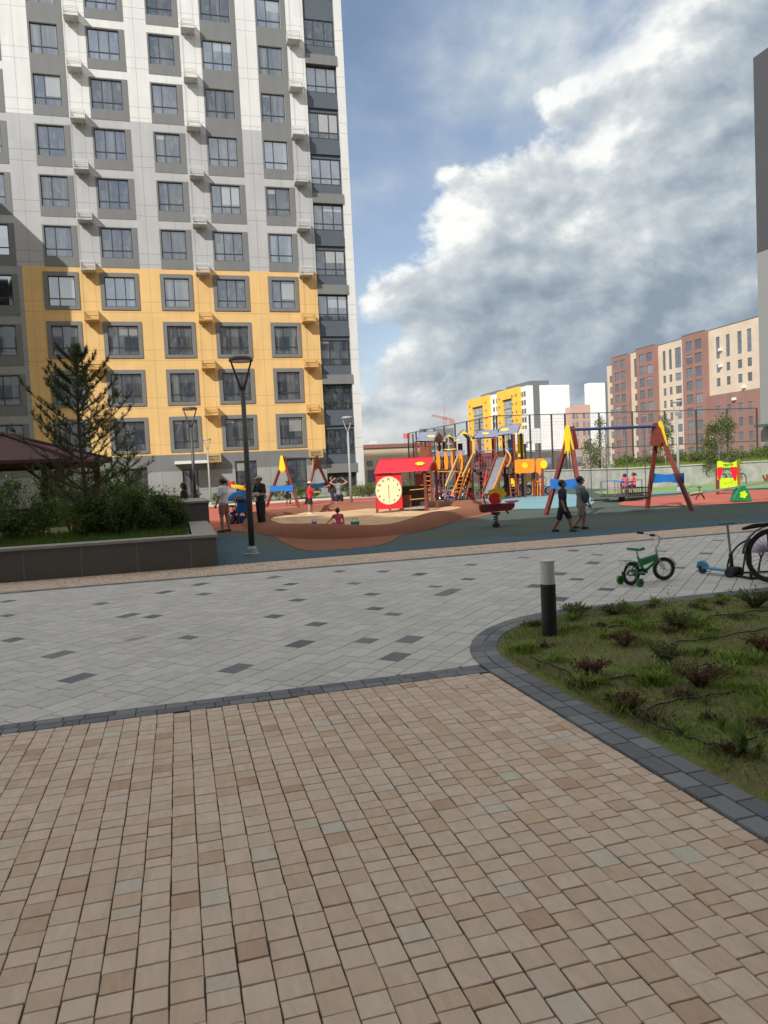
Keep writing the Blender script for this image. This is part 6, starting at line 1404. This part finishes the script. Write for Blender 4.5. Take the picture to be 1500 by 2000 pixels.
    o = MB(); o.prism([bb_+Vector((0, .035, .045))*s, bb_+Vector((.04, .035, 0))*s, bb_+Vector((0, .035, -.045))*s, Vector((0, .035*s, R_-.04*s)), Vector((-.035*s, .035*s, R_)), Vector((0, .035*s, R_+.04*s))], (0, .015*s, 0)); fixn(o.build('chain_guard', mf, th))
    if fend:
        for cx_, a0, a1, axv in ((0, 20, 165, Vector((0, 1, 0))), (wb, 10, 130, st_ax)):
            o = MB(); fv = Vector((axv.y, -axv.x, 0)); vs = []; fs = []
            for i in range(13): t_ = radians(a0+(a1-a0)*i/12); p = Vector((cx_, 0, R_))+(fv*cos(t_)+up*sin(t_))*(R_+.014*s); vs += [p-axv*.032*s, p+(fv*cos(t_)+up*sin(t_))*.006*s, p+axv*.032*s]
            for i in range(12): fs += [(i*3, i*3+1, i*3+4, i*3+3), (i*3+1, i*3+2, i*3+5, i*3+4)]
            o.add(vs, fs); o.build('fender', mat('fender_silver', (.58, .59, .60), .35), th, smooth=True)
    if trainers:
        for sg_ in (-1, 1):
            w2 = MB(); c2 = Vector((-.02*s, .17*s*sg_, .055*s)); w2.tube([c2-Vector((0, .016*s, 0)), c2+Vector((0, .016*s, 0))], .055*s, 20); tw_ = w2.build('training_wheel', mtr or mf, th); w2 = MB(); w2.tube([c2-Vector((0, .018*s, 0)), c2+Vector((0, .018*s, 0))], .022*s, 12); w2.tube([(0, .04*s*sg_, R_), (-.01*s, .13*s*sg_, .09*s), tuple(c2)], .008*s, 5); w2.build('stay', m_black, tw_)
        o = MB()
        for sy in (-.05, 0, .05): o.tube([(-.02*s, sy*s, .33*s), (-.16*s, sy*s, .335*s)], .005*s, 5)
        for sx_ in (-.16, -.09): o.tube([(sx_*s, -.055*s, .335*s), (sx_*s, .055*s, .335*s)], .005*s, 5)
        o.tube([(-.15*s, .05*s, .33*s), (0, .045*s, R_)], .004*s, 5); o.tube([(-.15*s, -.05*s, .33*s), (0, -.045*s, R_)], .004*s, 5); o.build('carrier', m_steel, th)
    return th
m_bgreen = mat('bike_green', (.008, .22, .07), .35, .1, 6, coat=.3); m_tgreen = mat('training_green', (.02, .16, .015), .6)
p0 = G(1233, 1143); p1 = G(1297, 1133); d_ = p1-p0
kid_bike('small green children bicycle with training wheels parked on the grey slabs', (p0.x, p0.y, .0), atan2(d_.y, d_.x), m_bgreen, d_.length/.60*1.0, True, mtr=m_tgreen)
# scooter
p0 = G(1375, 1120); p1 = G(1440, 1127); d_ = (p1-p0); rzs = atan2(d_.y, d_.x); sc_ = thing('kick_scooter', 'small blue three wheeled kick scooter with upright handlebar', 'scooter', (p0.x, p0.y, 0), rzs)
m_scb = mat('scooter_blue', (.03, .22, .38), .4, .1, 5); Ls = d_.length
mb = MB(); mb.prism([(0, -.055, .07), (Ls*.8, -.06, .06), (Ls*.8, .06, .06), (0, .055, .07)], (0, 0, .025)); fixn(mb.build('deck', m_scb, sc_, bevel=.006))
mb = MB(); mb.prism([(-.02+r__*cos(radians(t_)), -.03, .05+r__*1.1*sin(radians(t_))) for r__, t_ in [(.058, 20), (.085, 20), (.10, 50), (.115, 85), (.11, 120), (.085, 160), (.058, 165), (.058, 120), (.058, 70)]], (0, .06, 0)); fixn(mb.build('rear_fender', m_scb, sc_))
mb = MB(); mb.tube([(-.02, -.02, .05), (-.02, .02, .05)], .05, 18); mb.build('wheel', m_black, sc_)
for sy in (-.1, .1): mb = MB(); mb.tube([(Ls*.92, sy-.018, .06), (Ls*.92, sy+.018, .06)], .06, 18); mb.build('wheel', m_black, sc_)
mb = MB(); mb.box(Ls*.78, Ls*.98, -.075, .075, .055, .13); mb.build('front_block', m_black, sc_, bevel=.01)
mb = MB(); mb.tube([(Ls*.85, 0, .1), (Ls*.82, 0, .30)], .026, 10); mb.build('steerer_base', m_black, sc_); mb = MB(); mb.tube([(Ls*.82, 0, .29), (Ls*.74, 0, .69)], .016, 10); mb.build('stem', mat('stem_grey', (.22, .23, .24), .4), sc_)
mb = MB(); hdv = Matrix.Rotation(-rzs, 3, 'Z')@Vector((1, .05, 0)); c_ = Vector((Ls*.74, 0, .695)); mb.tube([c_-hdv*.12, c_+hdv*.12], .012, 8); mb.tube([c_-hdv*.12, c_-hdv*.05], .017, 8); mb.tube([c_+hdv*.05, c_+hdv*.12], .017, 8); mb.build('handlebar', mat('handlebar_teal', (.08, .22, .24), .5), sc_)
# bike rack with arches
L = Loc(1440, 9.3); rk = thing('bike_rack', 'black steel bicycle rack with curved arches at the right edge', 'bike rack', L.loc, L.rz)
g2 = lambda px_, dy: L.gnd(px_, dy)+Vector((0, 0, .02))
mb = MB(); mb.tube([g2(1414, .45), g2(1464, -.02), g2(1560, -.1)], .016, 8); mb.tube([g2(1414, .45), g2(1560, .42)], .014, 8); mb.tube([g2(1464, -.02), g2(1468, .42)], .014, 8); mb.build('base_frame', m_black, rk)
for q_ in (0, .42, .84):
    s_ = Vector((q_, 0, 0)); mb = MB(); mb.tube(spline([g2(1417, .42)+s_, L(1424, 1092, .35)+s_, L(1440, 1067, .2)+s_, L(1464, 1052, .0)+s_], 5, False), .012, 7); mb.tube([L(1462, 1055, .0)+s_, L(1455, 1085, .1)+s_, g2(1447, .2)+s_], .011, 7); mb.tube([L(1464, 1052, 0)+s_, g2(1464, -.02)+s_], .018, 7); mb.build('arch', m_black, rk)
# adult bicycle cut by the right edge
bw_ = G(1509, 1138); ab = thing('bicycle', 'black adult bicycle standing in the rack cut by the right photo edge', 'bicycle', (bw_.x, bw_.y, 0), -A+.05)
R_ = .335; wheel(ab, (0, 0, R_), R_, m_chain, (0, 1, 0), tw=.026, spokes=28); wheel(ab, (1.05, .1, R_), R_, m_chain, tw=.026, spokes=28)
mb = MB(); mb.tube([(0, .05, R_), (-.02+.0, .05, .62), (.12, .03, .92)], .016, 8); mb.tube([(0, -.05, R_), (-.02, -.05, .62)], .012, 8); mb.tube([(.10, 0, .85), (.55, .05, .88)], .018, 8); mb.tube([(.07, 0, .72), (.5, .05, .3)], .02, 8); mb.tube([(.5, .05, .3), (.58, .05, .95)], .018, 8); mb.tube([(.5, .05, .3), (1.05, .1, R_)], .012, 8); mb.tube([(.57, .05, .85), (1.05, .1, R_)], .010, 8); mb.build('frame', m_black, ab)
mb = MB(); mb.prism([(.45, -.07, .97), (.75, -.1, 1.0), (.78, .1, 1.0), (.45, .09, .97)], (0, 0, .05)); fixn(mb.build('saddle', m_black, ab, bevel=.01))
mb = MB(); vs = []; fs = []
for i in range(12): t_ = radians(75+i*9); vs += [(.365*cos(t_), -.03, R_+.365*sin(t_)), (.365*cos(t_), .03, R_+.365*sin(t_))]
for i in range(11): fs.append((2*i, 2*i+1, 2*i+3, 2*i+2))
mb.add(vs, fs); mb.build('fender', m_black, ab)
mb = MB(); mb.prism([(-.36, -.02, .665), (-.22, -.03, .70), (.1, -.03, .715), (.1, .03, .715), (-.22, .03, .70), (-.36, .02, .665)], (0, 0, .03)); fixn(mb.build('carrier_tip', m_black, ab))
# child bike with purple and white helmet bag behind the big wheel
q0 = W(*DP(1484, 1073, 9.25)); hb_ = thing('helmet', 'purple and white child helmet seen through the big wheel', 'helmet', q0, .3)
mb = MB(); mb.ball((0, 0, 0), (.14, .11, .11), 18); mb.v = [(x*(1+.08*sin(x*60)), y, max(z, -.03)) for x, y, z in mb.v]; mb.build('shell', mat('helmet_lilac', (.52, .44, .60), .4), hb_, smooth=True)
mb = MB()
for i in range(5): a = -.9+i*.45; mb.tube([(.09*sin(a), -.08*cos(a)*.8, .0), (.06*sin(a), -.05*cos(a), .065), (0, 0, .085)], .014, 6)
mb.build('stripe', mat('helmet_purple', (.26, .10, .42), .4), hb_, smooth=True)
mb = MB(); mb.tube([(0, 0, -.03), (.02, 0, -.12), (-.03, 0, -.03)], .006, 4); mb.build('strap', m_black, hb_)
if 0: kid_bike('small purple children bicycle behind the big bicycle wheel', (q1.x, q1.y, 0), 0.1, mat('bike_purple', (.10, .04, .16), .4), 1.0, False)
# small bicycles around the play towers
mpk = mat('bike_pink', (.62, .10, .28), .4); mwh = mat('bike_white', (.6, .6, .62), .4)
for i, (px_, py_, m_, rz_, s_, lb) in enumerate(((872, 979, mpk, .1, 1.25, 'pink children bicycle left of the tower ladder'), (893, 976, mwh, 2.6, 1.3, 'white children bicycle leaning among the ladders'), (1000, 969, m_chain, .2, 1.7, 'dark bicycle below the orange box panel'), (1032, 966, mpk, 2.9, 1.4, 'pink children bicycle under the orange box'), (1048, 968, mwh, .3, 1.4, 'white bicycle at the right end of the play structure'), (905, 978, mwh, 1.0, 1.1, 'pale bicycle at the foot of the orange ladder'))):
    p = G(px_, py_); kid_bike(lb, (p.x, p.y, 0), rz_, m_, s_, False, 'bicycles around the play towers')
p = G(452, 1024); kid_bike('small bicycle with white front beside the woman in white', (p.x, p.y, 0), 1.0, mat('bike_violet', (.10, .05, .16), .4), 1.35, False)
# stroller near the woman in white
p = G(472, 1022); stv = thing('stroller', 'small dark blue stroller with white blanket between the two adults', 'stroller', (p.x, p.y, 0), -A+.5)
for x_, y_ in ((-.2, -.18), (.2, -.18), (-.2, .25), (.2, .25)): mb = MB(); mb.tube([(x_-.02, y_, .11), (x_+.02, y_, .11)], .11, 18); mb.build('wheel', m_black, stv)
mb = MB(); mb.tube([(-.2, .25, .11), (-.2, -.1, .75), (-.2, -.35, .95), (.2, -.35, .95), (.2, -.1, .75), (.2, .25, .11)], .014, 6); mb.tube([(-.2, -.18, .11), (-.2, .15, .5)], .012, 6); mb.tube([(.2, -.18, .11), (.2, .15, .5)], .012, 6); mb.build('frame', m_chain, stv)
mb = MB(); mb.prism([(-.18, -.1, .38), (-.18, .25, .35), (-.18, .27, .42), (-.18, -.02, .48), (-.18, -.18, .78), (-.18, -.24, .76)], (.36, 0, 0)); fixn(mb.build('seat', m_blue, stv)); mb = MB(); mb.ball((0, .05, .52), (.17, .2, .12), 14); mb.build('blanket', m_whitep, stv, smooth=True)
mb = MB(); mb.ball((0, -.15, .80), (.19, .2, .16), 14); mb.v = [(x, y, max(z, .78)) for x, y, z in mb.v]; mb.build('hood', m_dblue, stv, smooth=True)
# sand toys
def bucket(lab, px_, py_, m, s=1.0):
    p = G(px_, py_, .05); th = thing('toy_bucket', lab, 'bucket', (p.x, p.y, .05), .4); mb = MB(); mb.tube([(0, 0, 0), (0, 0, .16*s)], [.07*s, .10*s], 18); mb.build('pail', m, th); mb = MB(); mb.tube([(-.1*s, 0, .15*s), (-.06*s, 0, .24*s), (.06*s, 0, .24*s), (.1*s, 0, .15*s)], .008, 5); mb.tube([(.1*s*cos(t_), .1*s*sin(t_), .16*s) for t_ in [2*pi*i/18 for i in range(18)]], .01, 5, closed=True); mb.build('handle', m, th)
bucket('green toy bucket in the sand right of the sitting girl', 694, 1034, mat('bucket_green', (.01, .25, .16), .4), 1.25); bucket('small blue toy bucket in the sand left of the sitting girl', 614, 1028, mat('bucket_blue', (.04, .12, .5), .4), .8)
p = G(703, 1042, .1); th = thing('toy_spade', 'small red toy spade on the sand edge below the green bucket', 'toy', (p.x, p.y, .12), .5); mb = MB(); mb.bar((0, 0, 0), (.14, 0, .05), .015); mb.build('handle', m_redp, th); mb = MB(); mb.prism([(-.1, -.04, -.02), (0, -.04, .0), (0, .04, .0), (-.1, .04, -.02)], (0, 0, .01)); mb.build('blade', m_redp, th)
p = G(1325, 962); 

# ================================================================== PEOPLE
m_skin = mat('skin', (.36, .20, .13), .55, .06, 20); m_skin2 = mat('skin_tan', (.30, .165, .105), .55, .06, 20); m_hair = mat('black_hair', (.012, .010, .009), .5)
def remesh(mb, name, m, parent, vox, sm_it=2):
    o = mb.build(name, m, None); fixn(o); md = o.modifiers.new('r', 'REMESH'); md.mode = 'VOXEL'; md.voxel_size = vox; md.use_smooth_shade = True
    s2 = o.modifiers.new('s', 'SMOOTH'); s2.iterations = sm_it; s2.factor = .5
    dg = bpy.context.evaluated_depsgraph_get(); me = bpy.data.meshes.new_from_object(o.evaluated_get(dg)); old = o.data; o.modifiers.clear(); o.data = me; bpy.data.meshes.remove(old); me.name = name
    if not me.materials: me.materials.append(m)
    o.parent = parent; return o
def person(label, loc, heading, h, child=False, arms=None, legs=None, top=None, sleeve=.55, bottom=None, bottom_len=.9, skin=None, hair='short', shoes=None, cap=None, lean=0.0, vox=.011, pelvis_z=None, head_turn=0.0, dress=False, tilt=0.0):
    th = thing('person', label, 'person', loc, heading-A); sk = skin or m_skin
    hl = .155*h if child else .132*h; thl = (.215 if child else .242)*h; shl = (.205 if child else .232)*h; ua = .165*h; fa = .145*h; sw_ = .108*h if not child else .105*h; hw = .052*h
    ankle = .045*h; V = Vector
    def nd_(v): return V(v).normalized()
    arms = arms or [((-.12, .0, -1), (-.05, .15, -1)), ((.12, .0, -1), (.05, .15, -1))]; legs = legs or [((-.06, .0, -1), (-.02, -.03, -1)), ((.06, .0, -1), (.02, -.03, -1))]
    hips = [V((-hw, 0, 0)), V((hw, 0, 0))]; kn = [hips[i]+nd_(legs[i][0])*thl for i in (0, 1)]; an = [kn[i]+nd_(legs[i][1])*shl for i in (0, 1)]
    pz = pelvis_z if pelvis_z is not None else ankle-min(a.z for a in an); sh_ = V((0, 0, pz)); hips = [p+sh_ for p in hips]; kn = [p+sh_ for p in kn]; an = [p+sh_ for p in an]
    up = V((tilt, sin(lean), cos(lean))).normalized(); pel = V((0, 0, pz)); tl = h-pz-hl*1.18 if pelvis_z is None else .30*h; tl = min(tl, .335*h)
    chest = pel+up*tl*.62; neck = pel+up*tl*.98; shd = [pel+up*tl*.90+V((-sw_, 0, 0)), pel+up*tl*.90+V((sw_, 0, 0))]
    el_ = [shd[i]+nd_(arms[i][0])*ua for i in (0, 1)]; wr = [el_[i]+nd_(arms[i][1])*fa for i in (0, 1)]
    hc = neck+up*(hl*.62)+V((0, .012*h, 0)); k = h
    b = MB()
    b.tube([pel-up*.02*k, pel+up*.05*k, pel+up*tl*.45, chest, pel+up*tl*.88, neck], [.058*k, .066*k, .056*k, .070*k, .058*k, .030*k], 12); b.ball(pel, (.085*k, .06*k, .055*k)); b.ball(chest+up*.02*k, (.088*k, .058*k, .075*k))
    for s_ in shd: b.ball(s_, .032*k); b.tube([neck-up*.03*k, s_], [.035*k, .030*k], 8)
    b.tube([neck-up*.02*k, hc], [.027*k, .026*k], 10)
    # head: skull, jaw, nose, ears
    R3 = Matrix.Rotation(head_turn, 3, 'Z'); f_ = R3@V((0, 1, 0)); s3 = R3@V((1, 0, 0)); hh = hl/2
    b.ball(hc+V((0, 0, hh*.12))-f_*hh*.08, (hh*.78, hh*.86, hh*.86), 14); b.ball(hc+f_*hh*.18-V((0, 0, hh*.38)), (hh*.52, hh*.55, hh*.55), 12)
    b.tube([hc+f_*hh*.78+V((0, 0, hh*.10)), hc+f_*hh*1.0-V((0, 0, hh*.16))], [hh*.09, hh*.14], 6)
    for q_ in (-1, 1): b.ball(hc+s3*q_*hh*.78-V((0, 0, hh*.05)), (hh*.12, hh*.18, hh*.24), 8)
    for i in (0, 1):
        b.tube([shd[i], el_[i]], [.031*k, .023*k], 9); b.ball(el_[i], .0235*k, 8); b.tube([el_[i], el_[i].lerp(wr[i], .3), wr[i]], [.023*k, .024*k, .0155*k], 9)
        d = (wr[i]-el_[i]).normalized(); sd = d.cross(V((0, 1, 0)) if abs(d.y) < .8 else V((0, 0, 1))).normalized(); pn = d.cross(sd).normalized(); pc_ = wr[i]+d*.032*k
        b.tube([wr[i], pc_, wr[i]+d*.055*k], [.015*k, .020*k, .019*k], 8)
        hv = V((0, 0, -1)) if abs(d.z) < .6 else V((-1 if i else 1, .4, 0)); cu = (hv-d*hv.dot(d)).normalized(); sd = d.cross(cu).normalized()
        for j, ln in enumerate((.042, .048, .045, .036)):
            r0 = wr[i]+d*.05*k+sd*(j-1.5)*.0115*k; m1 = r0+(d*.9+cu*.3)*ln*.55*k; m2 = m1+(d*.45+cu*.85)*ln*.5*k; b.tube([r0, m1, m2], [max(.0062*k, .0078), max(.0058*k, .0075), max(.005*k, .0068)], 6)
        r0 = wr[i]+d*.02*k-sd*.016*k; b.tube([r0, r0+(d*.6-sd*.6+cu*.4)*.028*k, r0+(d*.95-sd*.4+cu*.6)*.045*k], [max(.0075*k, .0085), max(.0068*k, .008), .0072], 6)
        b.tube([hips[i], kn[i]], [.056*k, .037*k], 10); b.ball(kn[i], .037*k, 10); b.tube([kn[i], kn[i].lerp(an[i], .35), an[i]], [.034*k, .037*k, .021*k], 10)
        fd = V((legs[i][0][0]*.3, 1, -.05)).normalized() if pelvis_z is None else V((0, 1, .2)).normalized(); b.tube([an[i]+V((0, -.015*k, -.018*k)), an[i]+fd*.05*k+V((0, 0, -.022*k)), an[i]+fd*.09*k+V((0, 0, -.028*k))], [.022*k, .022*k, .014*k], 8)
    remesh(b, 'body', sk, th, vox)
    g = .010
    if top:
        c = MB(); c.tube([pel+up*.00*k, pel+up*.06*k, pel+up*tl*.45, chest, pel+up*tl*.90], [.073*k+g*.3, .073*k+g*.3, .066*k+g*.3, .078*k+g*.3, .058*k+g], 12); c.ball(chest+up*.02*k, (.092*k+g, .062*k+g, .080*k+g)); c.ball(pel+up*.03*k, (.086*k+g, .064*k+g, .06*k+g)); c.tube([shd[0], neck-up*.015*k, shd[1]], [.034*k+g*.5, .042*k, .034*k+g*.5], 10)
        if sleeve > 0:
            for i in (0, 1): e_ = shd[i].lerp(el_[i], min(1, sleeve/.6)) if sleeve <= .6 else el_[i]; c.ball(shd[i], .035*k+g*.7); c.tube([shd[i], e_], [.036*k+g, .034*k+g], 10)
        remesh(c, 'shirt', top, th, vox)
    if bottom:
        c = MB(); c.ball(pel-V((0, 0, .005*k)), (.090*k+g, .068*k+g, .058*k+g)); c.tube([hips[0], hips[1]], .058*k+g, 10)
        if dress:
            c.tube([pel+up*.02*k, pel-V((0, -.06*k, .10*k))], [.09*k, .16*k], 14)
        for i in (0, 1):
            L_ = bottom_len
            if L_ <= 1: c.tube([hips[i], hips[i].lerp(kn[i], L_)], [.060*k+g, .052*k+g], 10)
            else: c.tube([hips[i], kn[i], kn[i].lerp(an[i], (L_-1))], [.060*k+g, .044*k+g, .036*k+g], 10)
        remesh(c, 'skirt' if dress else ('trousers' if bottom_len > 1.3 else 'shorts'), bottom, th, vox)
    if shoes:
        for i in (0, 1):
            c = MB(); fd = V((legs[i][0][0]*.3, 1, 0)).normalized(); a_ = an[i]; c.tube([a_+V((0, 0, -.022*k))-fd*.025*k, a_+fd*.04*k+V((0, 0, -.026*k)), a_+fd*.10*k+V((0, 0, -.030*k))], [.027*k, .027*k, .021*k], 10); c.v = [(x, y, max(z, a_.z-.046*k)) for x, y, z in c.v]; c.build('shoe', shoes, th, smooth=True)
    c = MB(); c.ball(hc+V((0, 0, hh*.24))-f_*hh*.20, (hh*.88, hh*.90, hh*.88), 16)
    if hair == 'pony': c.tube([hc-f_*hh*.7+V((0, 0, hh*.5)), hc-f_*hh*1.35+V((0, 0, hh*.15)), hc-f_*hh*1.35-V((0, 0, hh*.9))], [hh*.25, hh*.30, hh*.1], 8)
    if hair == 'long': c.tube([hc-f_*hh*.3+V((0, 0, hh*.3)), hc-f_*hh*.55-V((0, 0, hh*.9)), hc-f_*hh*.5-V((0, 0, hh*1.7))], [hh*.75, hh*.6, hh*.3], 10)
    if hair == 'bun': c.ball(hc-f_*hh*.5+V((0, 0, hh*1.05)), hh*.35, 8)
    remesh(c, 'hair', m_hair, th, min(vox, hh/7), 1)
    c = MB()
    for q_ in (-1, 1): c.ball(hc+s3*q_*hh*.30+f_*hh*.74+V((0, 0, hh*.06)), hh*.09, 6); c.bar(hc+s3*q_*hh*.16+f_*hh*.80+V((0, 0, hh*.25)), hc+s3*q_*hh*.44+f_*hh*.74+V((0, 0, hh*.25)), hh*.06)
    c.build('eyes', m_hair, th)
    c = MB(); c.bar(hc-s3*hh*.2+f_*hh*.74-V((0, 0, hh*.45)), hc+s3*hh*.2+f_*hh*.74-V((0, 0, hh*.45)), hh*.08); c.build('mouth', mat('lips', (.30, .08, .07), .5), th)
    if cap:
        c = MB(); c.ball(hc+V((0, 0, hh*.42))-f_*hh*.08, (hh*.94, hh*.98, hh*.66), 16); c.v = [(x, y, max(z, hc.z+hh*.30)) for x, y, z in c.v]
        c.prism([hc+f_*hh*.75+s3*q_*hh*.6+V((0, 0, hh*.34)) for q_ in (-1, 1)]+[hc+f_*hh*1.5+s3*q_*hh*.45+V((0, 0, hh*.25)) for q_ in (1, -1)], (0, 0, hh*.08)); fixn(c.build('cap', cap, th, smooth=False))
    return th, wr
def cl(name, col): return mat('cloth_'+name, col, .85, .12, 18, .3)
LEFT = radians(90); RIGHT = radians(-90)
wtee, blk_, navy = cl('white', (.62, .64, .70)), cl('black', (.016, .016, .019)), cl('navy', (.018, .022, .045))
p = gl(440, 1039)
person('woman in a white T-shirt with dark ponytail standing left of the nearest lamp', p, radians(75), 1.62, arms=[((-.15, .10, -1), (-.05, .45, -1)), ((.12, .05, -1), (.02, .35, -1))], legs=[((-.04, .10, -1), (-.02, -.05, -1)), ((.06, -.10, -1), (.02, -.12, -1))], top=wtee, bottom=cl('rose', (.30, .14, .13)), bottom_len=.75, hair='pony', shoes=m_black)
p = gl(512, 1034)
t_, wr_ = person('man in black polo and trousers with pale cap standing right of the nearest lamp', p, radians(135), 1.64, arms=[((-.35, .15, -1), (.3, .9, -.1)), ((.25, .2, -1), (-.2, .65, -.75))], legs=[((-.12, .12, -1), (-.04, -.05, -1)), ((.10, -.06, -1), (.04, -.08, -1))], top=blk_, bottom=blk_, bottom_len=1.9, shoes=m_whitep, cap=cl('pale_cap', (.42, .40, .36)))
o = MB(); o.box(-.09, .09, -.02, .02, -.05, .06); o = o.build('held_bag', mat('bag_pale_blue', (.45, .55, .68), .6), None, bevel=.01); wv = Matrix.Rotation(radians(135)-A, 3, 'Z')@wr_[0]; o.location = (p[0]+wv.x-.02, p[1]+wv.y, wv.z+.02); tag(o, 'pale blue package held by the man in black', 'bag'); 
p = gl(607, 1004)
person('child in a red T-shirt and cream cap reaching to the right by the far swing', p, radians(-75), 1.36, True, arms=[((-.1, .75, -.7), (.1, 1, -.05)), ((.1, .6, -.8), (-.1, 1, .0))], legs=[((-.05, .22, -1), (-.02, -.05, -1)), ((.05, -.15, -1), (.02, -.2, -1))], top=cl('red', (.55, .015, .03)), bottom=blk_, bottom_len=.8, shoes=m_whitep, cap=cl('cream_cap', (.6, .5, .36)), vox=.013)
p = gl(664, 997)
person('child in a patterned grey vest seen from behind with hands on head', p, radians(10), 1.42, True, arms=[((-.9, .1, .45), (.75, .1, .65)), ((.9, .1, .35), (-.7, .2, .7))], legs=[((-.10, .0, -1), (-.03, 0, -1)), ((.10, .12, -1), (.03, -.25, -1))], top=cl('pattern_grey', (.20, .19, .21)), sleeve=0, bottom=blk_, bottom_len=.85, shoes=m_black, hair='bun', vox=.013)
p = G(662, 1032, .05)
person('girl in a pink dress sitting in the sandpit with her back turned', (p.x, p.y, .05), radians(20), 1.02, True, arms=[((-.6, .35, -.75), (-.55, .5, -.55)), ((.4, .4, -.8), (.2, .7, -.5))], legs=[((-.35, 1, .12), (-.2, .8, -.35)), ((.55, .9, .12), (.5, .6, -.3))], top=cl('pink', (.48, .06, .13)), sleeve=.3, bottom=cl('pink', (.48, .06, .13)), bottom_len=.9, dress=True, hair='bun', lean=.12, pelvis_z=.09, vox=.010)
p = gl(1101, 1039)
person('boy in a navy T-shirt and dark shorts walking in front of the big swing', p, radians(-125), 1.26, True, arms=[((-.10, -.30, -1), (-.02, -.08, -1)), ((.14, .20, -1), (.05, .35, -1))], legs=[((-.05, .52, -1), (-.02, .10, -1)), ((.05, -.28, -1), (.02, -.62, -1))], top=navy, bottom=cl('dark_navy', (.018, .019, .026)), bottom_len=1.02, skin=m_skin2, shoes=m_black, vox=.0085, head_turn=.35)
p = gl(1136, 1034)
t_, w2 = person('boy in a grey T-shirt and beige shorts with teal bag walking behind the navy boy', p, radians(-80), 1.31, True, arms=[((-.15, .25, -1), (.0, .6, -.8)), ((.18, .30, -1), (.05, .35, -1))], legs=[((-.05, .42, -1), (-.02, -.12, -1)), ((.05, -.20, -1), (.02, -.75, -1))], top=cl('grey', (.22, .22, .21)), bottom=cl('beige', (.24, .20, .16)), bottom_len=.95, skin=m_skin2, shoes=m_black, vox=.0085, head_turn=-.2)
o = MB(); o.ball((0, 0, 0), (.10, .075, .15), 16); o = o.build('shoulder_bag', cl('teal', (.035, .075, .10)), None, smooth=True); q_ = W(*DP(1143, 970, 16.85)); o.location = q_; tag(o, 'dark teal bag on the side of the boy in grey', 'bag')
pp = W(*DP(359, 958, 22.4)[:2])
person('woman in black behind the granite planter block, only head and shoulders showing', (pp.x, pp.y, 0), radians(100), 1.56, arms=None, top=blk_, bottom=blk_, bottom_len=1.9, shoes=m_black, hair='long', vox=.013)
pp = W(*DP(559, 900, 39.2)[:2])
person('child in black leaning on the blue board of the far swing', (pp.x, pp.y, 0), radians(170), 1.35, True, arms=[((-.3, .5, -.8), (-.1, .8, -.5)), ((.3, .5, -.8), (.1, .8, -.5))], top=blk_, bottom=blk_, bottom_len=.9, shoes=m_whitep, lean=.3, vox=.014)
pp = W(*DP(646, 900, 39.0)[:2])
person('person in dark blue standing behind the right leg of the far swing', (pp.x, pp.y, 0), radians(100), 1.5, True, arms=[((-.2, .6, -.8), (0, 1, -.2)), ((.2, .5, -.8), (0, 1, -.3))], top=navy, bottom=navy, bottom_len=1.8, shoes=m_black, hair='long', vox=.014)
pp = W(*DP(1221, 950, 28.0)[:2])
person('girl in a pink top sitting on the left side of the carousel', (pp.x, pp.y, .25), radians(-60), 1.05, True, arms=[((-.3, .5, -.7), (.1, .8, -.3)), ((.3, .5, -.7), (-.1, .8, -.3))], legs=[((-.2, 1, -.1), (-.05, .3, -1)), ((.2, 1, -.1), (.05, .3, -1))], top=cl('hot_pink', (.55, .06, .16)), bottom=navy, pelvis_z=.30, shoes=m_whitep, hair='pony', vox=.012)
pp = W(*DP(1238, 950, 28.4)[:2])
person('girl in a red top sitting on the right side of the carousel', (pp.x, pp.y, .25), radians(60), 1.08, True, arms=[((-.3, .5, -.7), (.1, .8, -.3)), ((.3, .5, -.7), (-.1, .8, -.3))], legs=[((-.2, 1, -.1), (-.05, .3, -1)), ((.2, 1, -.1), (.05, .3, -1))], top=cl('coral', (.60, .08, .10)), bottom=blk_, pelvis_z=.30, shoes=m_whitep, hair='pony', vox=.012)
